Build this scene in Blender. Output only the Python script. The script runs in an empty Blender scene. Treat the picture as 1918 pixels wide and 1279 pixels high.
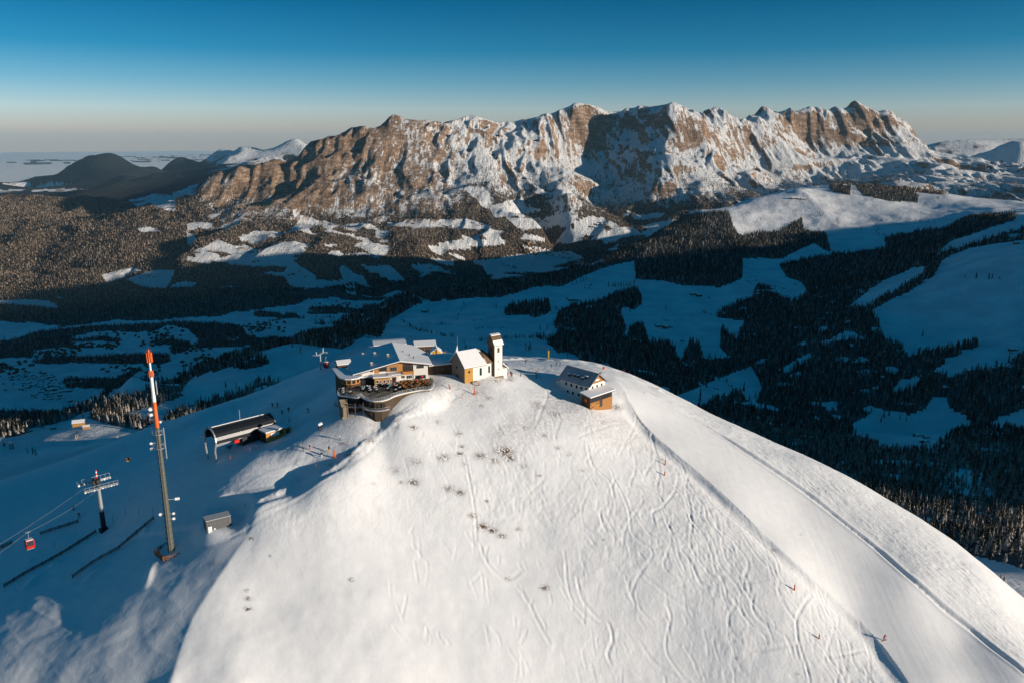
import bpy, bmesh, math, random, time
import numpy as np
from mathutils import Vector, Matrix
T0 = time.time()
R = math.radians
scene = bpy.context.scene
COL = scene.collection

# ------------------------------------------------------------------ camera
CAMZ = 76.0
PITCH = R(14.2)
FPX = 1492.0            # focal length in pixels of the 1918 px wide photograph (28 mm full-frame equivalent)
cam_d = bpy.data.cameras.new('camera')
cam_d.sensor_width = 36.0
cam_d.lens = 36.0 * FPX / 1918.0
cam_d.clip_start = 1.0
cam_d.clip_end = 400000.0
cam = bpy.data.objects.new('camera', cam_d)
COL.objects.link(cam)
cam.location = (0, 0, CAMZ)
cam.rotation_euler = (R(90) - PITCH, 0, 0)
scene.camera = cam

# ------------------------------------------------------------------ world, sun, exposure
SUN_EL = R(8.6)
SUN_AZ = R(110.0)       # clockwise from the viewing direction (+Y): low sun to the right and a little behind
sun_dir = Vector((math.sin(SUN_AZ) * math.cos(SUN_EL), math.cos(SUN_AZ) * math.cos(SUN_EL), math.sin(SUN_EL)))
world = bpy.data.worlds.new('World')
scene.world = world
world.use_nodes = True
nt = world.node_tree
nt.nodes.clear()
out = nt.nodes.new('ShaderNodeOutputWorld')
bg = nt.nodes.new('ShaderNodeBackground')
sky = nt.nodes.new('ShaderNodeTexSky')
sky.sky_type = 'NISHITA'
sky.sun_disc = False
sky.sun_elevation = SUN_EL
sky.sun_rotation = SUN_AZ
sky.altitude = 1900
sky.air_density = 1.0
sky.dust_density = 0.6
sky.ozone_density = 3.0
hsv = nt.nodes.new('ShaderNodeSeparateColor')
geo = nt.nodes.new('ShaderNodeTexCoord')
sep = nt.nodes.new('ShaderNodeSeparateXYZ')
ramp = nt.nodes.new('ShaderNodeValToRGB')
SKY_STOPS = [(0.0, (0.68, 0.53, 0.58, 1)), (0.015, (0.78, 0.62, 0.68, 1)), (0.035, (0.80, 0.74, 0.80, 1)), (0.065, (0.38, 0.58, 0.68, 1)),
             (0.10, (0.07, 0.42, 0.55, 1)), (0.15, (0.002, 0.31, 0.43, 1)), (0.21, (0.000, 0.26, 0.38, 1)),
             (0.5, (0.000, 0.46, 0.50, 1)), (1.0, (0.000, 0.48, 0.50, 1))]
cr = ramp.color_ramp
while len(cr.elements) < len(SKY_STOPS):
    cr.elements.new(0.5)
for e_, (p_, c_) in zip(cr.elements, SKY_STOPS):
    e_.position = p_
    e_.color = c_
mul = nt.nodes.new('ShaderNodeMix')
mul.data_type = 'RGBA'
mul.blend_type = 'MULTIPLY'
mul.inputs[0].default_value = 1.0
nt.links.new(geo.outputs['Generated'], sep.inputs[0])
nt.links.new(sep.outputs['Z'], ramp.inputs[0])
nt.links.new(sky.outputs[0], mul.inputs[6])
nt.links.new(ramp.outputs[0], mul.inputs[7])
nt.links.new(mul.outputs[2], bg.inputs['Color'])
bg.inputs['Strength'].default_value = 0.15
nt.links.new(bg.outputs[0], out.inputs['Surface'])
nt.nodes.remove(hsv)

sun_d = bpy.data.lights.new('sun', 'SUN')
sun_d.energy = 5.0
sun_d.angle = R(0.5)
sun_d.color = (1.0, 0.87, 0.72)
sun = bpy.data.objects.new('sun', sun_d)
COL.objects.link(sun)
sun.location = (300, -100, 300)
sun.rotation_euler = (-sun_dir).to_track_quat('-Z', 'Y').to_euler()

scene.view_settings.view_transform = 'Standard'
scene.view_settings.look = 'None'
scene.view_settings.exposure = 0.24
scene.view_settings.gamma = 1.0
scene.view_settings.use_curve_mapping = False
cy = scene.cycles
cy.use_denoising = True
cy.max_bounces = 4
cy.diffuse_bounces = 2
cy.glossy_bounces = 2
cy.volume_bounces = 0
cy.transparent_max_bounces = 8
cy.use_adaptive_sampling = True

# ------------------------------------------------------------------ photograph geometry helpers
CP, SP = math.cos(PITCH), math.sin(PITCH)

def ray(px, py):
    u = (px - 959.0) / FPX
    v = (639.5 - py) / FPX
    return u, CP + v * SP, -SP + v * CP

def pt(px, py, D):
    a, b, c = ray(px, py)
    return a * D, b * D, CAMZ + c * D

def project(X, Y, Z):
    z = Z - CAMZ
    d = Y * CP - z * SP
    d = np.where(d < 1e-3, 1e-3, d)
    up = Y * SP + z * CP
    return 959.0 + FPX * X / d, 639.5 - FPX * up / d, d

# ------------------------------------------------------------------ noise
def _hash(ix, iy, seed):
    h = (ix.astype(np.int64) * 374761393 + iy.astype(np.int64) * 668265263 + seed * 1442695041) & 0xFFFFFFFF
    h = ((h ^ (h >> 13)) * 1274126177) & 0xFFFFFFFF
    h = (h ^ (h >> 16)) & 0xFFFFFFFF
    return h.astype(np.float32) / np.float32(4294967295.0)

def vnoise(x, y, seed=0):
    xf = np.floor(x); yf = np.floor(y)
    ix = xf.astype(np.int64); iy = yf.astype(np.int64)
    fx = (x - xf).astype(np.float32); fy = (y - yf).astype(np.float32)
    fx = fx * fx * fx * (fx * (fx * 6 - 15) + 10)
    fy = fy * fy * fy * (fy * (fy * 6 - 15) + 10)
    a = _hash(ix, iy, seed); b = _hash(ix + 1, iy, seed)
    c = _hash(ix, iy + 1, seed); d = _hash(ix + 1, iy + 1, seed)
    return (a + (b - a) * fx) * (1 - fy) + (c + (d - c) * fx) * fy

def fbm(x, y, octv=4, seed=0, gain=0.5, lac=2.03):
    s = 0; amp = 1; tot = 0
    c, n = math.cos(0.6), math.sin(0.6)
    for i in range(octv):
        s = s + amp * (vnoise(x, y, seed + i * 17) * 2 - 1)
        tot += amp; amp *= gain
        x, y = (c * x - n * y) * lac + 3.7, (n * x + c * y) * lac - 1.3
    return s / tot

def ridged(x, y, octv=5, seed=0, gain=0.5, lac=2.1):
    s = 0; amp = 1; tot = 0; w = 1.0
    c, n = math.cos(0.7), math.sin(0.7)
    for i in range(octv):
        r = 1 - np.abs(vnoise(x, y, seed + i * 31) * 2 - 1)
        r = r * r * w
        s = s + amp * r
        w = np.clip(r * 1.6, 0, 1)
        tot += amp; amp *= gain
        x, y = (c * x - n * y) * lac + 5.1, (n * x + c * y) * lac + 2.9
    return s / tot

def sstep(a, b, x):
    t = np.clip((x - a) / (b - a), 0, 1)
    return t * t * (3 - 2 * t)

def in_poly(px, py, poly):
    p = np.asarray(poly, float)
    inside = np.zeros(px.shape, bool)
    x0, y0 = p.min(0); x1, y1 = p.max(0)
    m = (px >= x0) & (px <= x1) & (py >= y0) & (py <= y1)
    if not m.any():
        return inside
    qx = px[m]; qy = py[m]
    r = np.zeros(qx.shape, bool)
    n = len(p)
    for i in range(n):
        xa, ya = p[i]; xb, yb = p[(i + 1) % n]
        if ya == yb:
            continue
        c = ((ya > qy) != (yb > qy)) & (qx < (xb - xa) * (qy - ya) / (yb - ya) + xa)
        r ^= c
    inside[m] = r
    return inside
# ------------------------------------------------------------------ terrain: surveyed points, seen from the camera height
CT = []   # theta, ln r, elevation ratio

def add_xyz(x, y, z):
    r = math.hypot(x, y)
    CT.append((math.atan2(x, y), math.log(r), (z - CAMZ) / r))

def C(*rows):
    for px, py, D in rows:
        add_xyz(*pt(px, py, D))

def V(z, *rows):          # points on ground of known height z
    for px, py in rows:
        a, b, c = ray(px, py)
        D = (z - CAMZ) / c
        add_xyz(a * D, b * D, z)

def Hd(px, Y, z):         # hidden ground behind a crest
    add_xyz((px - 959) / FPX / 0.97 * Y, Y, z)

# summit plateau and the lit south face
C((960, 700, 262), (1040, 680, 296), (1130, 692, 300), (1000, 672, 312), (940, 668, 315), (1085, 676, 314), (1190, 706, 304),
  (870, 716, 247), (920, 712, 250), (990, 715, 262), (1060, 720, 266), (1040, 740, 257), (940, 740, 245), (900, 725, 246),
  (1240, 732, 296), (1300, 765, 288), (1375, 802, 280), (1450, 840, 272), (1525, 872, 266), (1600, 912, 259), (1675, 957, 253), (1750, 1002, 247), (1850, 1080, 238), (1918, 1155, 231), (2050, 1275, 221),
  (1130, 765, 256), (1100, 766, 250), (1060, 735, 262), (1085, 750, 257), (1160, 735, 268), (1200, 800, 257),
  (960, 1279, 187), (780, 1279, 181), (600, 1279, 175), (450, 1279, 170), (340, 1279, 169), (1300, 1279, 194), (1600, 1279, 196), (1760, 1279, 198), (1918, 1279, 200),
  (960, 1400, 178), (500, 1400, 165), (1400, 1400, 185), (1900, 1400, 190), (300, 1400, 162), (200, 1400, 164.5), (100, 1400, 168), (0, 1400, 171), (-100, 1400, 173),
  (960, 1100, 203), (960, 950, 217), (960, 820, 231), (700, 1100, 193), (700, 950, 207), (720, 850, 219), (560, 1000, 198), (500, 1150, 184),
  (1250, 1100, 208), (1250, 950, 226), (1150, 850, 238), (1488, 1100, 212), (1400, 950, 234), (1600, 1150, 214), (1700, 1100, 222), (1800, 1200, 212), (1300, 850, 252), (1500, 950, 245), (1650, 1030, 235),
  (820, 760, 234), (750, 790, 224.5), (680, 830, 219.5), (712, 787, 226.5), (731, 770, 228), (760, 757, 231.5), (800, 738, 236))
# western edge of the face, mast saddle, shaded piste to the left
C((670, 866, 213), (600, 900, 208), (560, 925, 206), (485, 950, 202), (470, 985, 199), (395, 1100, 186), (370, 1150, 181), (340, 1210, 175), (322, 1279, 168.5),
  (640, 850, 217), (560, 895, 214), (480, 930, 208), (400, 978, 204), (320, 1040, 197), (260, 1080, 193), (310, 1120, 184.8), (250, 1180, 179.6), (270, 1279, 169.6),
  (200, 1279, 171.2), (100, 1279, 174.8), (0, 1279, 178), (-100, 1279, 182.5), (150, 1150, 188.8), (0, 1150, 195.3), (100, 1050, 214), (0, 1040, 224), (195, 992, 222), (280, 1000, 209),
  (350, 930, 216), (250, 900, 240), (100, 950, 240), (0, 950, 246), (-100, 950, 252), (400, 862, 226), (520, 825, 228), (480, 860, 219), (560, 850, 218),
  (450, 765, 292), (520, 730, 300), (580, 702, 300), (620, 680, 305), (380, 772, 292), (330, 790, 292), (280, 803, 292), (200, 832, 290), (120, 862, 285), (50, 884, 281), (0, 900, 277), (-80, 925, 272),
  (300, 850, 262), (450, 800, 252), (560, 780, 248), (600, 740, 262), (150, 900, 257),
  (640, 786, 226.5), (690, 785, 226), (760, 745, 234), (810, 725, 239), (720, 710, 252), (640, 720, 255), (700, 690, 275), (820, 690, 262), (860, 680, 275), (780, 680, 280))
# behind the summit: ridge to the north-west with the lift line, steep back slopes
C((600, 692, 370), (660, 655, 420), (700, 668, 345), (760, 662, 340), (850, 662, 325))
for px, Y, z in [(1190, 400, -62), (1300, 390, -80), (1450, 370, -98), (1600, 350, -115), (1750, 330, -125), (1918, 310, -130), (1190, 600, -175), (1300, 600, -200), (1450, 580, -230), (1600, 520, -230),
                 (1000, 400, -55), (1000, 600, -165), (1000, 1000, -330), (850, 450, -65), (850, 700, -190), (900, 1100, -350), (1150, 1000, -350), (700, 500, -80), (700, 800, -225),
                 (400, 400, -100), (400, 600, -225), (200, 400, -110), (200, 600, -220), (0, 360, -110), (0, 600, -240), (550, 500, -105), (550, 800, -300), (300, 850, -345), (-100, 700, -300)]:
    Hd(px, Y, z)
# right: forested bowl
C((1860, 1020, 600), (1918, 1070, 470), (1860, 1085, 420), (1700, 935, 880), (1800, 965, 780), (1900, 985, 720), (1650, 905, 1050), (1725, 822, 1650), (1620, 805, 1600), (1850, 810, 1450), (1918, 825, 1350),
  (1500, 790, 1700), (1400, 765, 1750), (1350, 722, 1880), (1400, 700, 2050), (1250, 700, 1850), (1200, 645, 2250), (1500, 700, 2000), (1600, 700, 1950), (1580, 620, 2200), (1500, 560, 2750),
  (1450, 640, 2300), (1300, 640, 2300), (1918, 470, 2450), (1840, 500, 2500), (1750, 540, 2500), (1650, 595, 2350), (1700, 650, 2150), (1800, 660, 2000), (1918, 650, 1950), (1918, 560, 2250), (1800, 600, 2250),
  (1750, 720, 1850), (1900, 720, 1750), (1860, 430, 3100), (1918, 420, 3150), (1700, 510, 2950), (1600, 560, 2700), (1900, 398, 3700), (1780, 455, 3400), (1700, 440, 3800), (1918, 385, 4600), (1800, 410, 4100), (1680, 420, 4200),
  (1100, 660, 1900), (1300, 720, 1750))
# lit plateau hill and its flanks
C((1300, 397, 4450), (1350, 385, 4600), (1400, 371, 4800), (1450, 359, 5000), (1530, 350, 5200), (1600, 349, 5250), (1680, 354, 5250), (1750, 362, 5200), (1830, 371, 5100), (1918, 379, 5050),
  (1400, 430, 4150), (1500, 430, 4150), (1600, 425, 4250), (1500, 390, 4600), (1600, 385, 4650), (1750, 390, 4700), (1600, 480, 3600), (1500, 475, 3700), (1430, 500, 3550), (1550, 530, 3150),
  (1200, 460, 3850), (1250, 425, 4150), (1300, 430, 4050), (1300, 470, 3750), (1140, 485, 3750), (1080, 503, 3650), (1000, 522, 3500), (940, 530, 3400), (860, 545, 3250), (780, 555, 3100), (720, 568, 2950),
  (640, 598, 2650), (560, 632, 2300), (480, 668, 2000), (400, 700, 1800), (330, 730, 1650), (260, 755, 1550), (200, 770, 1500))
for px, Y, z in [(1300, 5600, -560), (1450, 6200, -560), (1600, 6400, -560), (1750, 6400, -560), (1918, 6200, -560), (1200, 5000, -760), (1080, 4700, -940), (960, 4300, -1010), (860, 4000, -1030), (720, 3600, -1060),
                 (560, 2900, -1080), (400, 2500, -1100), (260, 2200, -1100), (120, 2000, -1060), (0, 1900, -1020), (2100, 6000, -500)]:
    Hd(px, Y, z)
# shaded alpine meadows in the middle
C((650, 620, 2300), (800, 580, 2850), (740, 600, 2500), (760, 620, 2250), (900, 600, 2500), (1000, 560, 2950), (1100, 540, 3150), (1190, 500, 3500), (1300, 530, 3150), (1100, 600, 2500), (1000, 650, 1950),
  (900, 650, 1900), (800, 635, 2000), (1250, 600, 2550), (700, 648, 1750), (600, 668, 1650), (530, 690, 1620), (450, 715, 1520), (380, 755, 1370), (310, 785, 1290), (1380, 580, 2800), (1420, 530, 3150))
# lit knoll lower left
C((0, 800, 1400), (100, 796, 1320), (200, 800, 1230), (262, 806, 1170), (100, 835, 1130), (0, 870, 1000), (200, 830, 1080), (-100, 880, 1000), (-100, 800, 1400), (60, 880, 930), (250, 818, 1060))
Hd(60, 800, -280); Hd(250, 850, -310); Hd(0, 1700, -640); Hd(150, 1600, -640); Hd(260, 1500, -600); Hd(-150, 1700, -640)
# valley floor
V(-1130, (0, 760), (100, 755), (-100, 760), (200, 745), (0, 700), (100, 700), (200, 690), (350, 668), (400, 640), (500, 618), (600, 586), (0, 640), (-100, 680), (300, 620), (500, 590), (650, 560), (150, 600),
  (700, 545), (770, 530), (830, 522), (0, 600), (260, 700), (-120, 600))
V(-1110, (900, 518), (960, 515), (620, 556), (500, 575), (400, 590))
V(-1075, (920, 498), (1000, 492), (1060, 483), (1030, 470))
# left hills
C((0, 555, 6300), (150, 560, 6200), (300, 560, 6200), (430, 556, 6150), (550, 552, 6250), (300, 520, 6450), (100, 520, 6650), (0, 500, 6900), (200, 490, 6800), (300, 450, 7300), (100, 450, 7500), (0, 425, 8000), (350, 405, 7900), (440, 420, 7750),
  (250, 415, 7900), (150, 410, 8700), (60, 367, 9900), (160, 368, 10300), (0, 368, 9900), (100, 385, 9600), (0, 400, 8900), (240, 395, 9200), (-100, 380, 9800), (-100, 450, 7600),
  (450, 480, 6900), (550, 500, 6650), (600, 450, 7300), (500, 440, 7350), (570, 530, 6350), (700, 500, 6700), (700, 470, 7100), (720, 440, 7600), (800, 465, 7400), (830, 420, 8000), (900, 455, 7700), (1000, 418, 8200),
  (1000, 450, 7850), (1090, 430, 8300), (1150, 400, 8800), (1160, 442, 8200), (1230, 403, 8700), (1240, 385, 8800), (800, 500, 6800), (640, 425, 7700),
  (600, 415, 8000), (500, 408, 8000), (700, 412, 8100), (300, 372, 11200), (250, 388, 10200), (350, 352, 12500), (120, 352, 19500), (220, 348, 19500), (0, 345, 20500), (-100, 345, 20500))
# Kaiser: faces
C((560, 330, 8900), (600, 370, 8350), (500, 370, 8350), (430, 370, 8500), (640, 330, 8800), (700, 290, 9150), (700, 370, 8400), (760, 290, 9300), (800, 340, 8850), (780, 395, 8250), (860, 260, 9750), (860, 310, 9250), (880, 370, 8500),
  (900, 340, 8900), (950, 280, 9750), (950, 330, 9250), (950, 385, 8450), (1010, 265, 10000), (1020, 320, 9450), (1065, 330, 9350), (1070, 365, 8800), (1050, 390, 8450), (1100, 270, 10500), (1110, 330, 10000), (1120, 385, 9200),
  (1150, 290, 10400), (1160, 340, 9800), (1185, 370, 9000), (1180, 240, 10700), (1200, 300, 9900), (1235, 250, 10100), (1255, 300, 9500), (1230, 350, 8950), (1300, 340, 9150), (1360, 368, 8850), (1300, 265, 10000), (1340, 300, 9850),
  (1350, 250, 10600), (1400, 290, 10750), (1420, 330, 10250), (1480, 325, 10500), (1450, 260, 11300), (1500, 255, 11700), (1550, 300, 11100), (1600, 260, 11700), (1640, 300, 11100), (1700, 290, 11200), (1750, 312, 10400), (1600, 335, 10200), (1500, 343, 9900),
  (1350, 345, 9300), (1280, 370, 8700), (1450, 352, 9500))
def crest(D0, D1, pts, back=1500, drop=700, front=None):
    n = len(pts)
    for i, (px, py) in enumerate(pts):
        D = D0 + (D1 - D0) * i / (n - 1)
        x, y, z = pt(px, py, D)
        add_xyz(x, y, z)
        s = (y + back) / y
        add_xyz(x * s, y * s, z - drop)
        if front and i % 2 == 0:
            add_xyz(x * (1 - front[0]), y * (1 - front[0]), z - front[1])
CREST1 = [(345, 375), (385, 350), (430, 325), (470, 305), (500, 301), (530, 298), (560, 284), (600, 262), (650, 252), (680, 242), (700, 246), (735, 222), (760, 227), (790, 221), (840, 221), (870, 221), (900, 229), (945, 237), (985, 233), (1030, 225), (1060, 217), (1090, 208), (1110, 205), (1135, 216)]
CREST2 = [(1150, 217), (1190, 203), (1230, 198)]
CREST3 = [(1245, 206), (1268, 196), (1290, 208)]
CREST4 = [(1320, 208), (1350, 210), (1380, 220), (1410, 214), (1440, 216), (1470, 219), (1500, 215), (1540, 216), (1570, 208), (1605, 203), (1630, 216), (1650, 224), (1670, 213), (1690, 222), (1708, 236), (1720, 262), (1745, 282), (1800, 294), (1880, 305), (1930, 312)]
crest(8700, 10900, CREST1)
crest(10900, 10800, CREST2)
crest(10300, 10400, CREST3)
crest(11600, 12300, CREST4)
crest(23500, 22500, [(-220, 372), (-110, 362), (0, 352), (60, 332), (120, 316), (170, 297), (215, 285), (240, 297), (265, 310), (320, 322)], 3000, 700, (0.06, 420))
crest(25000, 24000, [(325, 305), (345, 291), (370, 300), (395, 286), (415, 275), (440, 285), (470, 273), (500, 278), (530, 279), (565, 276), (620, 280)], 3000, 700, (0.06, 330))
crest(17000, 17500, [(1745, 272), (1762, 265), (1800, 264), (1840, 261), (1880, 263), (1918, 262), (2000, 264)], 3000, 900, (0.08, 420))
C((215, 325, 20800), (300, 322, 21500), (450, 318, 16500), (360, 335, 16000), (470, 340, 13000), (500, 300, 19000), (1800, 322, 10800), (1918, 340, 9600), (1850, 350, 8600), (1918, 365, 7600), (1740, 335, 9300), (1660, 345, 8800), (1918, 300, 14000))
V(-1330, (100, 357), (200, 354), (0, 360), (150, 347), (-100, 360), (50, 347), (250, 349))
for px, Y, z in [(60, 11300, -1180), (160, 11700, -1180), (0, 11300, -1180), (-100, 11300, -1200), (230, 11500, -1050), (290, 12600, -1050), (110, 11200, -1150)]:
    Hd(px, Y, z)
for px in (-100, 250, 600, 950, 1300, 1650, 2000):
    Hd(px, 45000, -1380); Hd(px, 100000, -1380)
for px in (950, 1300, 1650, 2000, 600):
    Hd(px, 25000, -900)

CT = np.array(CT)
def _tps_fit(P, v, lam=1e-4):
    n = len(P)
    d2 = ((P[:, None, :] - P[None, :, :]) ** 2).sum(-1)
    K = 0.5 * d2 * np.log(d2 + 1e-12)
    K[np.arange(n), np.arange(n)] += lam
    Q = np.hstack([np.ones((n, 1)), P])
    A = np.zeros((n + 3, n + 3))
    A[:n, :n] = K; A[:n, n:] = Q; A[n:, :n] = Q.T
    w = np.linalg.solve(A, np.concatenate([v, np.zeros(3)]))
    return w
PK = CT[:, :2].copy()
_w = _tps_fit(PK, CT[:, 2], 2e-6)
# coarse evaluation grid in (theta, ln r), then bicubic look-up
GT = np.linspace(-0.75, 0.75, 460)
GL = np.linspace(math.log(80.0), math.log(130000.0), 620)
def _tps_eval(P):
    o = np.empty(len(P))
    for s in range(0, len(P), 20000):
        q = P[s:s + 20000]
        d2 = ((q ** 2).sum(1)[:, None] + (PK ** 2).sum(1)[None, :] - 2 * q @ PK.T)
        np.maximum(d2, 1e-12, out=d2)
        o[s:s + 20000] = (0.5 * d2 * np.log(d2)) @ _w[:-3] + _w[-3] + q @ _w[-2:]
    return o
_gt, _gl = np.meshgrid(GT, GL)
EG = _tps_eval(np.c_[_gt.ravel(), _gl.ravel()]).reshape(_gt.shape)
# the far relief uses a sharper kernel: creased crests, no overshoot
_fm = CT[:, 1] > math.log(330.0)
PF = CT[_fm, :2]
def _mq(P, Q_):
    d2 = ((P ** 2).sum(1)[:, None] + (Q_ ** 2).sum(1)[None, :] - 2 * P @ Q_.T)
    return np.sqrt(np.maximum(d2, 0) + 0.012 ** 2)
_nf = len(PF)
_A = np.zeros((_nf + 1, _nf + 1)); _A[:_nf, :_nf] = _mq(PF, PF); _A[:_nf, _nf] = 1; _A[_nf, :_nf] = 1
_wf = np.linalg.solve(_A, np.concatenate([CT[_fm, 2], [0.0]]))
_rows = GL > math.log(420.0)
_q = np.c_[_gt[_rows].ravel(), _gl[_rows].ravel()]
_far = np.concatenate([_mq(_q[s:s + 20000], PF) @ _wf[:-1] + _wf[-1] for s in range(0, len(_q), 20000)]).reshape(_gt[_rows].shape)
_bw = sstep(math.log(460.0), math.log(750.0), _gl[_rows])
EG[_rows] = EG[_rows] * (1 - _bw) + _far * _bw

def cubic_lookup(G, fi, fj):
    ni, nj = G.shape
    fi = np.clip(fi, 1, ni - 2.001); fj = np.clip(fj, 1, nj - 2.001)
    i = fi.astype(int); j = fj.astype(int)
    i = np.clip(i, 1, ni - 3); j = np.clip(j, 1, nj - 3)
    t = fi - i; s = fj - j
    def w4(t):
        return (-0.5 * t + t * t - 0.5 * t ** 3, 1 - 2.5 * t * t + 1.5 * t ** 3, 0.5 * t + 2 * t * t - 1.5 * t ** 3, -0.5 * t * t + 0.5 * t ** 3)
    wi = w4(t); wj = w4(s)
    o = 0
    for a in range(4):
        row = 0
        for b in range(4):
            row = row + wj[b] * G[i + a - 1, j + b - 1]
        o = o + wi[a] * row
    return o

def base_height(X, Y):
    r = np.maximum(np.hypot(X, Y), 1.0)
    th = np.arctan2(X, Y)
    thc = np.clip(th, -0.66, 0.66)
    lr = np.log(np.clip(r, 85, 120000))
    e = cubic_lookup(EG, (lr - GL[0]) / (GL[1] - GL[0]), (thc - GT[0]) / (GT[1] - GT[0]))
    h_in = CAMZ + e * r
    # ground outside the picture: the summit cone and rolling pre-alps
    cone = 5 - 0.52 * np.hypot(X - 20, (Y - 255)) 
    roll = -560 + 130 * fbm(X / 2600, Y / 2600, 3, 5)
    far = np.maximum(cone, roll)
    out_w = sstep(0.66, 0.95, np.abs(th))
    near = np.maximum(cone, -900)
    off = np.where(r < 800, np.maximum(near, np.minimum(far, 9999)), far)
    h = h_in * (1 - out_w) + off * out_w
    return h

# unseen ridge added east of the frame, its crest shaped to shade the valley
SHADE_RIDGE = [(5200, -1500, 60), (5200, -1200, 200), (5200, -1000, 330), (5200, -880, 450), (5200, -760, 640), (5200, -600, 720), (5200, -200, 720), (5200, 200, 660), (5200, 600, 560), (5200, 1200, 450), (5200, 1800, 350), (5200, 2440, 225), (5200, 2850, 185), (5300, 3200, 150), (5500, 3700, 110), (5700, 4300, -60), (5900, 5000, -250), (6200, 5700, -450)]
def shade_ridge_height(X, Y):
    h = np.full(X.shape, -5000.0)
    for (xa, ya, za), (xb, yb, zb) in zip(SHADE_RIDGE[:-1], SHADE_RIDGE[1:]):
        dx, dy = xb - xa, yb - ya
        t = np.clip(((X - xa) * dx + (Y - ya) * dy) / (dx * dx + dy * dy), 0, 1)
        d = np.hypot(X - xa - t * dx, Y - ya - t * dy)
        h = np.maximum(h, za + t * (zb - za) - 0.7 * d)
    return h
print('terrain base', round(time.time() - T0, 1))
# ------------------------------------------------------------------ alpine relief: ridged noise, then droplets that carve gullies
MX0, MX1, MY0, MY1, MS = -8000.0, 9600.0, 5200.0, 13600.0, 18.0
mx = np.arange(MX0, MX1, MS); my = np.arange(MY0, MY1, MS)
MXX, MYY = np.meshgrid(mx, my)
HB = base_height(MXX, MYY)

def rugged(X, Y, h):
    r = np.hypot(X, Y)
    w = sstep(7700, 9000, r + 900 * sstep(1200, 2500, X) * sstep(-500, -200, h)) * sstep(-950, -350, h)
    return w

W = rugged(MXX, MYY, HB)
wx = 420 * fbm(MXX / 1100, MYY / 900, 4, 91); wy = 420 * fbm(MXX / 1100, MYY / 900, 4, 92)
rn = ridged((MXX + wx) / 560, (MYY + wy) / 1900, 6, 7, 0.58)
rn3 = ridged((MXX + 1.4 * wx) / 1500, (MYY + 1.4 * wy) / 1300, 3, 9, 0.5)
rn2 = ridged((MXX + wx * 0.5) / 150, (MYY + wy * 0.5) / 620, 4, 8, 0.65)
hillw = sstep(-1110, -980, HB) * (1 - W)
HM = HB + W * ((rn - 0.42) * 110 + (rn3 - 0.45) * 240 + (rn2 - 0.4) * 90) + hillw * (110 * fbm((MXX + wx) / 800, (MYY + wy) / 800, 4, 12) + 120 * (ridged((MXX + wx) / 600, (MYY + wy) / 800, 4, 13) - 0.4))

def erode(H, cell, rounds, ndrop, steps, mask, seed=3, k_er=0.9, maxd=6.0):
    rng = np.random.default_rng(seed)
    ny, nx = H.shape
    H = H.astype(np.float64).copy()
    H0 = H.copy()
    ys, xs = np.nonzero(mask > 0.15)
    for rd in range(rounds):
        k = rng.integers(0, len(ys), ndrop)
        px = xs[k] + rng.random(ndrop); py = ys[k] + rng.random(ndrop)
        vx = np.zeros(ndrop); vy = np.zeros(ndrop)
        sed = np.zeros(ndrop); wat = np.ones(ndrop)
        gy, gx = np.gradient(H, cell)
        for s in range(steps):
            i = py.astype(int); j = px.astype(int)
            ok = (i > 1) & (i < ny - 3) & (j > 1) & (j < nx - 3)
            if not ok.all():
                px = px[ok]; py = py[ok]; vx = vx[ok]; vy = vy[ok]; sed = sed[ok]; wat = wat[ok]
                i = i[ok]; j = j[ok]
            if len(px) == 0:
                break
            sx = gx[i, j]; sy = gy[i, j]
            g = np.hypot(sx, sy) + 1e-6
            vx = 0.45 * vx - 0.55 * sx / g; vy = 0.45 * vy - 0.55 * sy / g
            n = np.hypot(vx, vy) + 1e-6
            vx /= n; vy /= n
            px = px + vx; py = py + vy
            slope = np.clip(g, 0, 1.8)
            cap = slope * wat * 5.0
            d = np.clip((cap - sed) * 0.25, -1.6, 0.9 * k_er)
            sed = sed + d
            wat *= 0.985
            dep = np.bincount(i * nx + j, weights=d, minlength=ny * nx).reshape(ny, nx)
            np.clip(dep, -maxd, maxd, out=dep)
            H -= dep * 0.55
            if s % 6 == 5:
                gy, gx = np.gradient(H, cell)
        lap = (np.roll(H, 1, 0) + np.roll(H, -1, 0) + np.roll(H, 1, 1) + np.roll(H, -1, 1)) / 4 - H
        H += 0.10 * lap
    return H0 + (H - H0) * np.clip(mask * 1.2, 0, 1)

HE = erode(HM, MS, 8, 60000, 64, np.clip(W + 0.35 * hillw, 0, 1))
DM = (HE - HB)
# fade the correction at the grid's border
fy = np.minimum(sstep(MY0, MY0 + 900, MYY), 1 - sstep(MY1 - 900, MY1, MYY))
fx = np.minimum(sstep(MX0, MX0 + 900, MXX), 1 - sstep(MX1 - 900, MX1, MXX))
DM = DM * fy * fx
# large-scale drift caused by the noise is taken out so the crests stay at their surveyed height
def blur(A, n):
    for _ in range(3):
        for ax in (0, 1):
            c = np.cumsum(np.concatenate([np.repeat(A.take([0], ax), n + 1, ax), A, np.repeat(A.take([-1], ax), n, ax)], ax), ax)
            m = A.shape[ax]
            A = (c.take(range(2 * n + 1, 2 * n + 1 + m), ax) - c.take(range(0, m), ax)) / (2 * n + 1)
    return A
DM = DM - 0.8 * blur(DM, 20)
DM = np.where(DM > 30, 30 + (DM - 30) * 0.35, DM)
print('erosion', round(time.time() - T0, 1))

# ------------------------------------------------------------------ foreground relief
def W3(px, py, D):
    return pt(px, py, D)

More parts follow.
